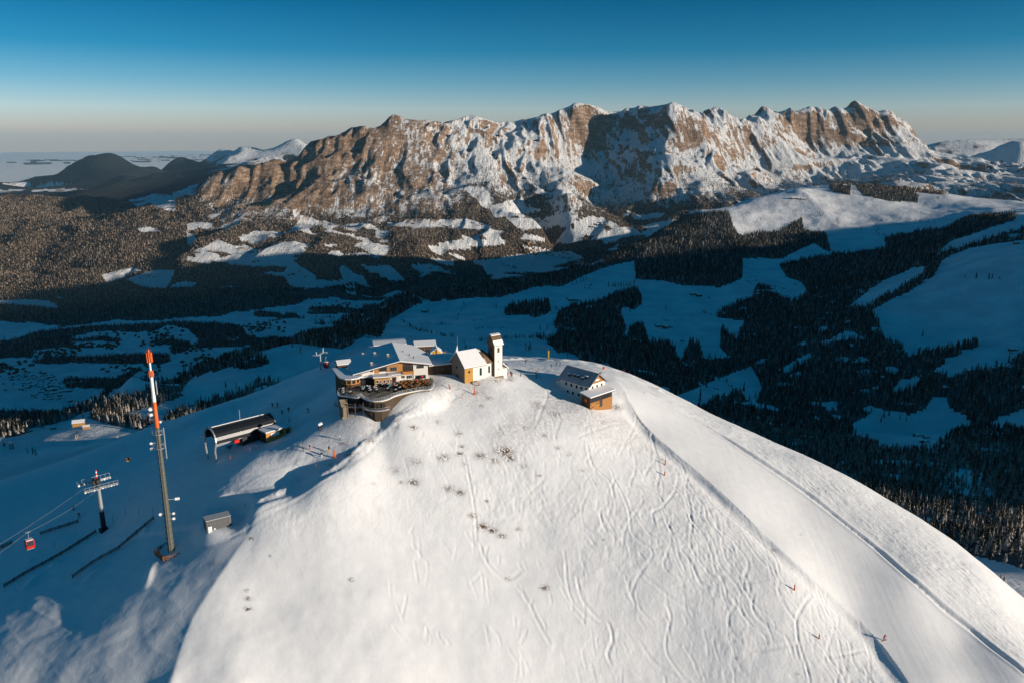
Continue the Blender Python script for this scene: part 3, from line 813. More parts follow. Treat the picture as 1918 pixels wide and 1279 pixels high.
def forest_at(X, Y, Z):
    """0..1 tree density"""
    px, py, D = project(X, Y, Z)
    n1 = fbm(X / (D * 0.02 + 4), Y / (D * 0.02 + 4), 3, 81)
    n2 = fbm(X / (D * 0.02 + 4) + 40, Y / (D * 0.02 + 4) - 9, 3, 82)
    qx = px + 6 * n1; qy = py + 3.0 * n2
    f = np.zeros(X.shape, np.float32)
    r = np.hypot(X, Y)
    far = (D > 5500) | ((D > 5000) & (Z > -1090) & (px < 900) & (py < 600))
    t = (far & (Z > -1112)).astype(np.float32)
    for p in FARP:
        a = np.asarray(p, float); c = a.mean(0)
        t[in_poly(qx, qy, c + (a - c) * 1.16)] = 0
    glade = (fbm(X / 330, Y / 260, 3, 87) > 0.30) & (py > 395) & (px > 350) & (py < 540)
    t[glade] = 0
    f = np.where(far, t, f)
    # woods thin out towards the cliffs
    tl = -250 + 190 * fbm(X / 500, Y / 700, 4, 83) - 200 * sstep(850, 1050, px) + 200 * sstep(650, 450, px)
    f = f * (1 - sstep(tl - 420 - 120 * sstep(700, 500, px), tl + 150, Z) * 0.9) * (1 - sstep(tl + 60, tl + 200, Z)) 
    f = f * (1 - 0.88 * sstep(-880, -460, Z) * sstep(7500, 8100, r) * sstep(930, 800, px) * sstep(330, 420, px))
    fl = (Z < -1060) & (D > 3000)
    hedge = sstep(0.22, 0.34, fbm(X / 420 + 0.4 * n1, Y / 230, 3, 86))
    f = np.where(fl & (D > 3600) & (py > 520), np.maximum(f, hedge), f)
    for p in FLOORP:
        f[in_poly(qx, qy, p) & fl] = 1
    mid = (D > 380) & (D < 6500)
    qx = px + 3.5 * n1; qy = py + 2.0 * n2
    for (c, a, b, p) in MIDP:
        m = in_poly(qx, qy, p) & (D > a) & (D < b) & mid
        f[m] = 0.35 if c == 2 else c
    # outside the picture: patchy woods
    o = (px < -60) | (px > 1985)
    if o.any():
        f[o & (r > 420) & (Z < -200) & (Z > -1100)] = 0.8
        f[o & (fbm(X / 260, Y / 260, 3, 84) > 0.1)] = 0
    # small glades
    g = sstep(0.34, 0.46, fbm(X / 45, Y / 45, 2, 85)) * ((D > 600) & (D < 3000))
    return f * (1 - 0.9 * g)

# levelled ground under small buildings
_k = surf_hit(403, 984)
PADS.append((_k[0] + 1.5, _k[1] + 2.0, 4.5, _k[2] + .3, 4.0))
PADS.append((-29.5, 228.5, 5.5, 4.2, 7.0))
# ------------------------------------------------------------------ the polar ground mesh
def axis_r():
    r = [70.0]
    while r[-1] < 142: r.append(r[-1] + 4)
    while r[-1] < 262: r.append(r[-1] + 0.36)
    while r[-1] < 300: r.append(r[-1] + 0.6)
    while r[-1] < 345: r.append(r[-1] + 0.9)
    n1 = len(r) - 1
    while r[-1] < 1000: r.append(r[-1] * 1.010)
    while r[-1] < 6400: r.append(r[-1] * 1.0068)
    n2 = len(r) - 1
    while r[-1] < 13600: r.append(r[-1] + 23)
    while r[-1] < 30000: r.append(r[-1] * 1.009)
    while r[-1] < 110000: r.append(r[-1] * 1.05)
    return np.array(r), n1, n2
RR, N1, N2 = axis_r()
TH = list(np.linspace(R(-37.5), R(37.5), 860))
a = TH[-1]; st = R(0.15)
right_ = []
while a < math.pi - st:
    st = min(st * 1.25, R(1.4) if a < 2.1 else R(6)); a += st; right_.append(a)
a = TH[-1]; st = R(0.15)
left = []
while a < math.pi - st:
    st = min(st * 1.25, R(6)); a += st; left.append(min(a, math.pi))
rightside = [-q for q in left][::-1]
TH = np.array([q for q in rightside if q > -math.pi + R(1)] + TH + right_)
print('mesh', len(RR), len(TH), len(RR) * len(TH))

def mesh_from(name, verts, faces, mat=None, smooth=True):
    me = bpy.data.meshes.new(name)
    nv, nf = len(verts), len(faces)
    k = faces.shape[1]
    me.vertices.add(nv)
    me.vertices.foreach_set('co', np.asarray(verts, np.float32).ravel())
    me.loops.add(nf * k)
    me.loops.foreach_set('vertex_index', np.asarray(faces, np.int32).ravel())
    me.polygons.add(nf)
    me.polygons.foreach_set('loop_start', np.arange(0, nf * k, k, dtype=np.int32))
    me.polygons.foreach_set('loop_total', np.full(nf, k, np.int32))
    if smooth:
        me.polygons.foreach_set('use_smooth', np.ones(nf, bool))
    me.update(calc_edges=True)
    if mat: me.materials.append(mat)
    return me

def link(name, me, parent=None):
    o = bpy.data.objects.new(name, me)
    COL.objects.link(o)
    if parent is not None: o.parent = parent
    return o

# ------------------------------------------------------------------ materials
MATS = {}
def nodes_of(name):
    m = bpy.data.materials.new(name)
    m.use_nodes = True
    n = m.node_tree
    b = n.nodes['Principled BSDF']
    return m, n, b

def N(nt, kind, **kw):
    n = nt.nodes.new(kind)
    for k, v in kw.items():
        if k.startswith('i_'):
            n.inputs[k[2:].replace('_', ' ')].default_value = v
        else:
            setattr(n, k, v)
    return n

def mixc(nt, fac, a, b, blend='MIX'):
    m = nt.nodes.new('ShaderNodeMix'); m.data_type = 'RGBA'; m.blend_type = blend
    for s, v in ((0, fac), (6, a), (7, b)):
        if hasattr(v, 'is_output'): nt.links.new(v, m.inputs[s])
        elif isinstance(v, (tuple, list)): m.inputs[s].default_value = (*v[:3], 1)
        else: m.inputs[s].default_value = v
    return m.outputs[2]

def mathn(nt, op, a, b=None, c=None, clamp=False):
    m = nt.nodes.new('ShaderNodeMath'); m.operation = op; m.use_clamp = clamp
    for i, v in enumerate((a, b, c)):
        if v is None: continue
        if hasattr(v, 'is_output'): nt.links.new(v, m.inputs[i])
        else: m.inputs[i].default_value = v
    return m.outputs[0]

def noise(nt, scale, detail=4, rough=0.55, vec=None, stretch=None):
    tc = nt.nodes.new('ShaderNodeNewGeometry')
    v = tc.outputs['Position'] if vec is None else vec
    if stretch:
        mp = nt.nodes.new('ShaderNodeMapping'); mp.inputs['Scale'].default_value = stretch
        nt.links.new(v, mp.inputs[0]); v = mp.outputs[0]
    n = nt.nodes.new('ShaderNodeTexNoise'); n.inputs['Scale'].default_value = scale
    n.inputs['Detail'].default_value = detail; n.inputs['Roughness'].default_value = rough
    nt.links.new(v, n.inputs['Vector'])
    return n.outputs[0]

def smoothr(nt, v, a, b, lo=0.0, hi=1.0):
    m = nt.nodes.new('ShaderNodeMapRange'); m.interpolation_type = 'SMOOTHSTEP'
    m.inputs[1].default_value = a; m.inputs[2].default_value = b
    m.inputs[3].default_value = lo; m.inputs[4].default_value = hi
    nt.links.new(v, m.inputs[0])
    return m.outputs[0]

SNOW = (0.80, 0.80, 0.81)
def terrain_material(name, detail):
    m, nt, b = nodes_of(name)
    at = nt.nodes.new('ShaderNodeAttribute'); at.attribute_name = 'cover'
    sp = nt.nodes.new('ShaderNodeSeparateColor'); nt.links.new(at.outputs['Color'], sp.inputs[0])
    forest, rock, grass = sp.outputs[0], sp.outputs[1], sp.outputs[2]
    b.inputs['Specular IOR Level'].default_value = 0.15
    if detail == 'near':
        n = noise(nt, 0.35, 5)
        snow = mixc(nt, smoothr(nt, n, 0.3, 0.7), (0.79, 0.79, 0.80), (0.84, 0.84, 0.84))
        g = noise(nt, 1.6, 6, 0.7)
        gm = mathn(nt, 'MULTIPLY', grass, smoothr(nt, g, 0.44, 0.50))
        gc = mixc(nt, noise(nt, 5.0, 3), (0.035, 0.018, 0.008), (0.17, 0.095, 0.04))
        col = mixc(nt, gm, snow, gc)
        col = mixc(nt, rock, col, (0.30, 0.30, 0.31))
        h1 = noise(nt, 1.1, 6, 0.62); h2 = noise(nt, 3.5, 4, 0.7)
        hh = mathn(nt, 'ADD', mathn(nt, 'MULTIPLY', h1, 0.14), mathn(nt, 'MULTIPLY', h2, 0.045))
        hh = mathn(nt, 'MULTIPLY', hh, mathn(nt, 'SUBTRACT', 1.0, mathn(nt, 'MULTIPLY', at.outputs['Alpha'], 0.75)))
        bp = nt.nodes.new('ShaderNodeBump'); bp.inputs['Strength'].default_value = 0.8; bp.inputs['Distance'].default_value = 1.0
        nt.links.new(hh, bp.inputs['Height']); nt.links.new(bp.outputs[0], b.inputs['Normal'])
        b.inputs['Roughness'].default_value = 0.75
    elif detail == 'mid':
        n = noise(nt, 0.012, 6)
        snow = mixc(nt, smoothr(nt, n, 0.3, 0.7), (0.66, 0.66, 0.67), (0.84, 0.84, 0.84))
        n2 = noise(nt, 0.05, 5, 0.7)
        snow = mixc(nt, mathn(nt, 'MULTIPLY', smoothr(nt, n2, 0.60, 0.74), 0.5), snow, (0.30, 0.27, 0.24))
        fl = mixc(nt, noise(nt, 0.08, 4, 0.7), (0.02, 0.024, 0.022), (0.16, 0.16, 0.16))
        e = mathn(nt, 'ADD', forest, mathn(nt, 'MULTIPLY', mathn(nt, 'SUBTRACT', noise(nt, 0.06, 4, 0.7), 0.5), 0.9))
        col = mixc(nt, smoothr(nt, e, 0.42, 0.58), snow, fl)
        bp = nt.nodes.new('ShaderNodeBump'); bp.inputs['Strength'].default_value = 0.7; bp.inputs['Distance'].default_value = 1.0
        nt.links.new(mathn(nt, 'MULTIPLY', noise(nt, 0.05, 7, 0.65), 7.0), bp.inputs['Height']); nt.links.new(bp.outputs[0], b.inputs['Normal'])
        b.inputs['Roughness'].default_value = 0.8
    else:
        fn = noise(nt, 0.03, 6, 0.75)
        rk = mixc(nt, fn, (0.07, 0.045, 0.030), (0.42, 0.27, 0.17))
        run = noise(nt, 0.022, 7, 0.72, stretch=(1.0, 0.16, 0.30))       # gullies that run down the faces
        strata = noise(nt, 0.02, 5, 0.7, stretch=(0.4, 0.4, 1.3))
        rk = mixc(nt, smoothr(nt, strata, 0.45, 0.62), rk, (0.46, 0.33, 0.24))
        sub_ = lambda v, k: mathn(nt, 'MULTIPLY', mathn(nt, 'SUBTRACT', v, 0.5), k)
        e = mathn(nt, 'ADD', rock, sub_(noise(nt, 0.016, 8, 0.78), 1.0))
        e = mathn(nt, 'ADD', e, sub_(run, 2.6))
        e = mathn(nt, 'ADD', e, sub_(noise(nt, 0.06, 5, 0.8, stretch=(1.0, 0.4, 0.5)), 1.3))
        col = mixc(nt, smoothr(nt, e, 0.44, 0.56), (0.82, 0.82, 0.82), rk)
        fl = mixc(nt, smoothr(nt, noise(nt, 0.05, 6, 0.8), 0.46, 0.70), (0.035, 0.028, 0.02), (0.50, 0.38, 0.28))
        fl = mixc(nt, at.outputs['Alpha'], fl, (0.022, 0.026, 0.028))
        e2 = mathn(nt, 'ADD', forest, sub_(noise(nt, 0.02, 6, 0.8), 1.3))
        e2 = mathn(nt, 'ADD', e2, sub_(run, 1.0))
        col = mixc(nt, smoothr(nt, e2, 0.42, 0.56), col, fl)
        bp = nt.nodes.new('ShaderNodeBump'); bp.inputs['Strength'].default_value = 1.0; bp.inputs['Distance'].default_value = 1.0
        hgt = mathn(nt, 'ADD', mathn(nt, 'MULTIPLY', noise(nt, 0.012, 9, 0.66), 50.0), mathn(nt, 'MULTIPLY', run, 55.0))
        nt.links.new(hgt, bp.inputs['Height']); nt.links.new(bp.outputs[0], b.inputs['Normal'])
        b.inputs['Roughness'].default_value = 0.9
    nt.links.new(col, b.inputs['Base Color'])
    return m

# grass tufts and stones poking through the snow on the face (px, py, radius in px, strength)
TUFTS = [(607, 802, 0, 0), (775, 800, 10, .9), (860, 812, 9, .6), (830, 856, 14, .8), (862, 850, 9, 1), (900, 853, 14, .8), (945, 845, 22, 1), (955, 858, 14, 1), (925, 862, 12, .8), (775, 903, 14, .9), (752, 903, 7, .7), (842, 915, 14, .7), (862, 922, 12, .9),
         (885, 965, 10, .9), (905, 985, 14, 1), (922, 993, 12, 1), (940, 1003, 10, 1), (912, 938, 5, .9), (970, 990, 7, .7), (1020, 1100, 11, .9), (950, 1082, 8, .8), (658, 1085, 7, .9), (464, 1120, 8, 1), (464, 1140, 9, 1), (462, 1105, 7, .6),
         (470, 1008, 8, .7), (400, 1055, 10, .5), (506, 1040, 4, .8), (1010, 760, 14, .55), (1040, 775, 16, .6), (915, 745, 10, .5), (930, 712, 14, .6), (955, 710, 10, .7), (1005, 755, 12, .6), (1155, 762, 14, .8), (1130, 790, 12, .5), (890, 735, 9, .8), (900, 760, 7, .8), (780, 865, 14, .5), (740, 880, 16, .4),
         (1045, 838, 7, .6), (985, 800, 10, .6), (1090, 880, 8, .5), (695, 825, 12, .7), (655, 850, 12, .7), (1350, 1120, 5, 0), (1380, 1232, 5, .9), (1492, 1262, 6, .8), (1115, 905, 5, .6), (1020, 815, 8, .6), (1450, 1030, 5, .9), (1240, 860, 6, .4), (865, 835, 7, .9), (870, 868, 6, .7), (980, 872, 10, .5), (1010, 890, 7, .6),
         (1065, 850, 8, .4), (680, 1150, 4, 0), (770, 860, 8, .5), (700, 905, 6, .3), (1500, 1000, 5, .3), (740, 800, 9, .4), (820, 790, 8, .5), (1130, 1010, 4, .7), (620, 870, 10, .4), (640, 830, 10, .6)]
print('pre-mesh', round(time.time() - T0, 1))

def build_ground():
    X = np.outer(RR, np.sin(TH)); Y = np.outer(RR, np.cos(TH))
    Z = height(X.ravel(), Y.ravel()).reshape(X.shape)
    print('heights', round(time.time() - T0, 1))
    # slopes
    dr = np.gradient(RR)
    gr = np.gradient(Z, axis=0) / dr[:, None]
    gt = np.gradient(Z, axis=1) / (np.gradient(TH)[None, :] * RR[:, None])
    slope = np.hypot(gr, gt)
    fo = forest_at(X.ravel(), Y.ravel(), Z.ravel()).reshape(X.shape)
    r = np.hypot(X, Y)
    gr = np.zeros(X.shape, np.float32); al = np.zeros(X.shape, np.float32)
    px, py, D = project(X, Y, Z)
    m1 = r < 350
    for (a, b, rad, s) in TUFTS:
        if s == 0: continue
        mm = m1 & (np.abs(px - a) < rad * 3) & (np.abs(py - b) < rad * 3)
        d2 = ((px[mm] - a) / rad) ** 2 + ((py[mm] - b) / (rad * 0.55)) ** 2
        gr[mm] = np.maximum(gr[mm], 1.1 * s * np.exp(-d2 * 1.5))
    fi = (Y - FY0) / FS; fj = (X - FX0) / FS
    inb = m1 & (X > FX0) & (X < FX1 - 1) & (Y > FY0) & (Y < FY1 - 1)
    al[inb] = np.maximum(bilin(piste, fi[inb], fj[inb]), bilin(smooth_zone * 0.75, fi[inb], fj[inb]))
    gr[inb] = np.maximum(gr[inb], 0.22 * bilin(bumpy, fi[inb], fj[inb]) * sstep(900, 780, py[inb]))
    # rock
    high = sstep(7500, 8600, r) * sstep(-700, -420, Z)
    nn = fbm(X / 260, Y / 260, 4, 95)
    rock = high * np.clip((slope - 0.62) * 1.15 + 0.55 * nn + 0.12, 0, 1)
    rock = np.maximum(rock, high * sstep(-120, -420, Z) * 0.28)
    flank = sstep(7600, 8200, r) * sstep(930, 800, px) * sstep(330, 420, px) * sstep(-900, -560, Z)
    rock = np.maximum(rock, flank * (0.62 + 0.25 * nn))
    rock = np.clip(rock + high * 0.30 * sstep(760, 520, px) * sstep(330, 120, Z), 0, 1)
    rock = np.where(r > 14000, sstep(-1330, -1250, Z) * np.clip(0.35 + 0.9 * nn - 0.3 * sstep(-700, -300, Z), 0, 1), rock)
    fo = np.where((r > 14000) & (Z > -1330), np.maximum(fo, (sstep(0.0, 0.25, fbm(X / 900, Y / 900, 4, 96) + 0.02) * sstep(-300, -520, Z + 200 * nn))), fo)
    fo = np.where((r > 14000) & (Z < -1330), 0.25, fo)
    al = np.where(r > 13000, 1.0, al)
    cov = np.stack([fo, rock, gr, al], -1).astype(np.float32)
    print('cover', round(time.time() - T0, 1))
    ncol = len(TH)
    def piece(name, i0, i1, mat):
        n = i1 - i0 + 1
        co = np.stack([X[i0:i1 + 1], Y[i0:i1 + 1], Z[i0:i1 + 1]], -1).reshape(-1, 3)
        ii, jj = np.meshgrid(np.arange(n - 1), np.arange(ncol), indexing='ij')
        j2 = (jj + 1) % ncol
        f = np.stack([ii * ncol + jj, ii * ncol + j2, (ii + 1) * ncol + j2, (ii + 1) * ncol + jj], -1).reshape(-1, 4)
        f = f[:, ::-1]
        if i0 == 0:   # close the middle under the camera
            pass
        me = mesh_from(name, co, f, mat)
        ca = me.color_attributes.new('cover', 'FLOAT_COLOR', 'POINT')
        ca.data.foreach_set('color', cov[i0:i1 + 1].reshape(-1))
        o = link(name, me)
        o['kind'] = 'structure'
        return o
    piece('snow_ground', 0, N1, terrain_material('summit_snow', 'near'))
    piece('hills', N1, N2, terrain_material('hill_snow', 'mid'))
    piece('mountains', N2, len(RR) - 1, terrain_material('mountain_rock', 'far'))
    return X, Y, Z
if 'SKIP_GROUND' not in globals():
    GX, GY, GZ = build_ground()
print('ground done', round(time.time() - T0, 1))
# ------------------------------------------------------------------ simple materials
def flat_mat(name, col, rough=0.7, var=0.12, scale=2.0, metal=0.0, spec=0.3):
    if name in MATS: return MATS[name]
    m, nt, b = nodes_of(name)
    tc = nt.nodes.new('ShaderNodeTexCoord')
    n = noise(nt, scale, 4, 0.6, tc.outputs['Object'])
    lo = tuple(c * (1 - var) for c in col); hi = tuple(min(1, c * (1 + var)) for c in col)
    nt.links.new(mixc(nt, n, lo, hi), b.inputs['Base Color'])
    b.inputs['Roughness'].default_value = rough
    b.inputs['Metallic'].default_value = metal
    b.inputs['Specular IOR Level'].default_value = spec
    MATS[name] = m
    return m


# ------------------------------------------------------------------ part builder
class MB:
    def __init__(self): self.v = []; self.f = []
    def add(self, V_, F_):
        k = len(self.v); self.v += [tuple(p) for p in V_]; self.f += [tuple(i + k for i in f) for f in F_]
        return self
    def box(self, x0, x1, y0, y1, z0, z1):
        if x0 > x1: x0, x1 = x1, x0
        if y0 > y1: y0, y1 = y1, y0
        if z0 > z1: z0, z1 = z1, z0
        V_ = [(x, y, z) for z in (z0, z1) for y in (y0, y1) for x in (x0, x1)]
        return self.add(V_, [(0, 2, 3, 1), (4, 5, 7, 6), (0, 1, 5, 4), (2, 6, 7, 3), (0, 4, 6, 2), (1, 3, 7, 5)])
    def prism(self, poly, z0, z1):
        """horizontal outline extruded upwards; z1 may be a list of heights"""
        n = len(poly)
        if sum(poly[i][0] * poly[(i + 1) % n][1] - poly[(i + 1) % n][0] * poly[i][1] for i in range(n)) < 0:
            poly = poly[::-1]
            if isinstance(z1, (list, tuple)): z1 = z1[::-1]
            if isinstance(z0, (list, tuple)): z0 = z0[::-1]
        zt = z1 if isinstance(z1, (list, tuple)) else [z1] * n
        zb = z0 if isinstance(z0, (list, tuple)) else [z0] * n
        V_ = [(p[0], p[1], zb[i]) for i, p in enumerate(poly)] + [(p[0], p[1], zt[i]) for i, p in enumerate(poly)]
        F_ = [(i, (i + 1) % n, n + (i + 1) % n, n + i) for i in range(n)] + [tuple(range(n))[::-1], tuple(range(n, 2 * n))]
        return self.add(V_, F_)
    def slab(self, quad, th, down=True):
        """a plate: quad of 3d corners, thickness th straight down"""
        n = len(quad)
        V_ = [tuple(p) for p in quad] + [(p[0], p[1], p[2] - th) for p in quad]
        F_ = [tuple(range(n)), tuple(range(n, 2 * n))[::-1]] + [(i, n + i, n + (i + 1) % n, (i + 1) % n) for i in range(n)]
        return self.add(V_, F_)
    def sect(self, prof, axis, a0, a1):
        """profile [(h, z)] extruded along x ('x') or y ('y') between a0 and a1"""
        n = len(prof)
        if axis == 'y': V_ = [(h, a0, z) for h, z in prof] + [(h, a1, z) for h, z in prof]
        else: V_ = [(a0, h, z) for h, z in prof] + [(a1, h, z) for h, z in prof]
        F_ = [(i, (i + 1) % n, n + (i + 1) % n, n + i) for i in range(n)] + [tuple(range(n))[::-1], tuple(range(n, 2 * n))]
        return self.add(V_, F_)
    def tube(self, p0, p1, r0, r1=None, n=8):
        V_, F_ = tube_py(p0, p1, r0, r0 if r1 is None else r1, n)
        return self.add(V_, F_)
    def path(self, pts, r, n=6):
        for a, b in zip(pts[:-1], pts[1:]): self.tube(a, b, r, r, n)
        return self
    def ball(self, c, r, n=8, m=6, sz=1.0):
        V_ = [(c[0], c[1], c[2] + r * sz)]
        for i in range(1, m):
            a = math.pi * i / m
            for k in range(n):
                b = 6.28318 * k / n
                V_.append((c[0] + r * math.sin(a) * math.cos(b), c[1] + r * math.sin(a) * math.sin(b), c[2] + r * sz * math.cos(a)))
        V_.append((c[0], c[1], c[2] - r * sz))
        F_ = [(0, 1 + k, 1 + (k + 1) % n) for k in range(n)]
        for i in range(m - 2):
            for k in range(n):
                F_.append((1 + i * n + k, 1 + (i + 1) * n + k, 1 + (i + 1) * n + (k + 1) % n, 1 + i * n + (k + 1) % n))
        l = len(V_) - 1
        F_ += [(l, 1 + (m - 2) * n + (k + 1) % n, 1 + (m - 2) * n + k) for k in range(n)]
        return self.add(V_, F_)
    def mesh(self, name, mat, bevel=0.0, smooth=False):
        me = bpy.data.meshes.new(name)
        me.from_pydata(self.v, [], self.f)
        bm = bmesh.new(); bm.from_mesh(me)
        bmesh.ops.recalc_face_normals(bm, faces=bm.faces)
        if bevel > 0:
            bmesh.ops.bevel(bm, geom=[e for e in bm.edges if len(e.link_faces) == 2 and e.calc_face_angle(0) > 0.5], offset=bevel, segments=1, affect='EDGES')
        bm.to_mesh(me); bm.free()
        if smooth: me.polygons.foreach_set('use_smooth', [True] * len(me.polygons))
        me.materials.append(mat)
        return me
    def build(self, name, mat, parent=None, bevel=0.0, smooth=False):
        return link(name, self.mesh(name, mat, bevel, smooth), parent)

def tube_py(p0, p1, r0, r1, n=6):
    p0 = Vector(p0); p1 = Vector(p1); d = (p1 - p0).normalized()
    u = d.orthogonal().normalized(); v = d.cross(u)
    V_ = []
    for p, r in ((p0, r0), (p1, r1)):
        for k in range(n):
            a = 6.2832 * k / n
            V_.append(tuple(p + (u * math.cos(a) + v * math.sin(a)) * r))
    return V_, [(k, (k + 1) % n, n + (k + 1) % n, n + k) for k in range(n)] + [tuple(range(n))[::-1], tuple(range(n, 2 * n))]

def thing(name, loc, rz, label, cat, group=None, scale=1.0):
    o = bpy.data.objects.new(name, None); COL.objects.link(o)
    o.location = loc; o.rotation_euler = (0, 0, rz); o.scale = (scale,) * 3
    o.empty_display_size = 1.0
    o['label'] = label; o['category'] = cat
    if group: o['group'] = group
    return o

def copy_tree(o, parent=None):
    c = o.copy(); COL.objects.link(c); c.parent = parent
    for ch in list(o.children): copy_tree(ch, c)
    return c

def onz(px, py, z):
    a, b, c = ray(px, py); D = (z - CAMZ) / c
    return a * D, b * D

def onwall(px, py, P0, ang):
    """(distance along a vertical wall through P0 with heading ang, height) under a photograph pixel"""
    a, b, c = ray(px, py)
    ux, uy = math.cos(ang), math.sin(ang)
    # a*D - ux*s = x0 ; b*D - uy*s = y0
    det = a * (-uy) + ux * b
    D = (P0[0] * (-uy) + ux * P0[1]) / det
    s = (a * P0[1] - b * P0[0]) / det
    return s, CAMZ + c * D

def rise(base, py):
    """height above base at which a vertical pole reaches picture row py"""
    lo, hi = 0.0, 120.0
    for _ in range(50):
        m = (lo + hi) / 2
        if project(np.float64(base[0]), np.float64(base[1]), np.float64(base[2] + m))[1] > py: lo = m
        else: hi = m
    return lo

M_SNOW = flat_mat('roof_snow', (0.80, 0.80, 0.81), 0.8, 0.03, 1.0)
M_PLASTER = flat_mat('white_plaster', (0.74, 0.71, 0.65), 0.85, 0.06, 1.5)
M_GREY = flat_mat('weathered_shingle', (0.20, 0.17, 0.15), 0.9, 0.25, 3.0)
M_BROWN = flat_mat('brown_shingle', (0.16, 0.10, 0.06), 0.9, 0.3, 3.0)
M_TAN = flat_mat('golden_shingle', (0.46, 0.25, 0.06), 0.85, 0.25, 2.0)
M_WOOD = flat_mat('larch_boards', (0.50, 0.23, 0.06), 0.7, 0.25, 2.5)
M_WOODD = flat_mat('dark_boards', (0.09, 0.05, 0.03), 0.8, 0.3, 2.5)
M_DARK = flat_mat('dark_slate', (0.03, 0.03, 0.035), 0.6, 0.2, 2.0)
M_STONE = flat_mat('terrace_stone', (0.30, 0.24, 0.17), 0.9, 0.45, 1.2)
M_STEEL = flat_mat('galvanised_steel', (0.42, 0.43, 0.44), 0.45, 0.1, 2.0, 0.6)
M_BLACK = flat_mat('black_sheet_metal', (0.018, 0.02, 0.024), 0.38, 0.2, 1.0, 0.3, 0.5)
M_ORANGE = flat_mat('orange_paint', (0.75, 0.13, 0.02), 0.5, 0.08, 2.0)
M_YELLOW = flat_mat('yellow_paint', (0.80, 0.42, 0.02), 0.5, 0.08, 2.0)
M_RED = flat_mat('red_paint', (0.60, 0.02, 0.015), 0.35, 0.08, 2.0)
M_WHITE = flat_mat('white_paint', (0.78, 0.78, 0.77), 0.5, 0.04, 2.0)
M_BLUE = flat_mat('blue_cloth', (0.03, 0.12, 0.32), 0.8, 0.15, 3.0)
M_SKIN = flat_mat('skin', (0.55, 0.33, 0.24), 0.6, 0.05, 3.0)
M_ANTH = flat_mat('anthracite_cloth', (0.025, 0.027, 0.032), 0.85, 0.2, 3.0)
M_CONC = flat_mat('concrete', (0.30, 0.30, 0.30), 0.9, 0.15, 0.8)
M_MASTG = flat_mat('olive_grey_steel', (0.11, 0.11, 0.085), 0.6, 0.25, 1.2, 0.2)
M_TURQ = flat_mat('turquoise_cloth', (0.03, 0.35, 0.40), 0.8, 0.1, 3.0)
def glass_mat():
    m, nt, b = nodes_of('window_glass')
    nt.links.new(mixc(nt, noise(nt, 0.4, 2), (0.01, 0.012, 0.016), (0.05, 0.06, 0.07)), b.inputs['Base Color'])
    b.inputs['Roughness'].default_value = 0.08
    b.inputs['Specular IOR Level'].default_value = 0.6
    MATS['window_glass'] = m
    return m
M_GLASS = glass_mat()
def facing_boards(name, c0, c1, w):
    m, nt, b = nodes_of(name)
    tc = nt.nodes.new('ShaderNodeTexCoord')
    n = noise(nt, 3.0, 4, 0.6, tc.outputs['Object'], (6.0 / w, 6.0 / w, 0.4))
    nt.links.new(mixc(nt, n, c0, c1), b.inputs['Base Color'])
    b.inputs['Roughness'].default_value = 0.8
    return m

# ------------------------------------------------------------------ people: one continuous skinned body per pose
def skin_body(name, joints, bones):
    me = bpy.data.meshes.new(name + '_rig')
    me.from_pydata([j[:3] for j in joints], bones, [])
    o = bpy.data.objects.new(name + '_rig', me); COL.objects.link(o)
    o.modifiers.new('skin', 'SKIN')
    for k, j in enumerate(joints):
        me.skin_vertices[0].data[k].radius = (j[3], j[3])
    me.skin_vertices[0].data[0].use_root = True
    sb = o.modifiers.new('sub', 'SUBSURF'); sb.levels = 1; sb.render_levels = 1
    dg = bpy.context.evaluated_depsgraph_get()
    r = bpy.data.meshes.new_from_object(o.evaluated_get(dg))
    r.name = name
    bpy.data.objects.remove(o)
    r.materials.clear()
    return r
def pose(lean=0.0, crouch=0.0, stride=0.0, arm=0.0, sit=False):
    h = 0.95 - 0.28 * crouch
    fy = 0.10 * stride
    J = [(0, 0, h, .15), (0, 0.04 + .12 * lean, h + .22, .14), (0, 0.06 + .3 * lean, h + .48, .17), (0, .07 + .36 * lean, h + .58, .065), (0, .08 + .42 * lean, h + .70, .10), (0, .08 + .45 * lean, h + .80, .085)]
    B = [(0, 1), (1, 2), (2, 3), (3, 4), (4, 5)]
    for s in (-1, 1):
        i = len(J); q = fy * s
        if sit:
            J += [(s * .10, .02, h - .03, .09), (s * .13, .42, h - .02, .075), (s * .13, .45, h - .45, .05), (s * .13, .58, h - .50, .045)]
        else:
            J += [(s * .10, 0, h - .06, .095), (s * .13, .10 * crouch * 2 + q, h * .53, .07), (s * .14, -.04 + q * 1.4, .09, .05), (s * .15, .14 + q * 1.4, .05, .05)]
        B += [(0, i), (i, i + 1), (i + 1, i + 2), (i + 2, i + 3)]
        i = len(J)
        sy = .06 + .3 * lean
        J += [(s * .20, sy, h + .50, .065), (s * .29, sy - .05 + .22 * arm, h + .24, .052), (s * .25, sy + .16 + .25 * arm, h + .06 + .16 * arm, .04), (s * .24, sy + .22 + .27 * arm, h + .03 + .18 * arm, .035)]
        B += [(2, i), (i, i + 1), (i + 1, i + 2), (i + 2, i + 3)]
    return J, B
def dress(me, hip, sh, jacket, trousers, head):
    c = me.copy()
    c.materials.clear()
    for m in (jacket, trousers, head, M_SKIN): c.materials.append(m)
    for p in c.polygons:
        z = p.center[2]
        r = math.hypot(p.center[0], p.center[1])
        if z > sh + .17: k = 2
        elif z > sh + .06 and abs(p.center[0]) < .12: k = 3
        elif z < hip and abs(p.center[0]) < .21: k = 1
        elif z < hip - .02: k = 0
        else: k = 0
        p.material_index = k
    c.polygons.foreach_set('use_smooth', [True] * len(c.polygons))
    return c
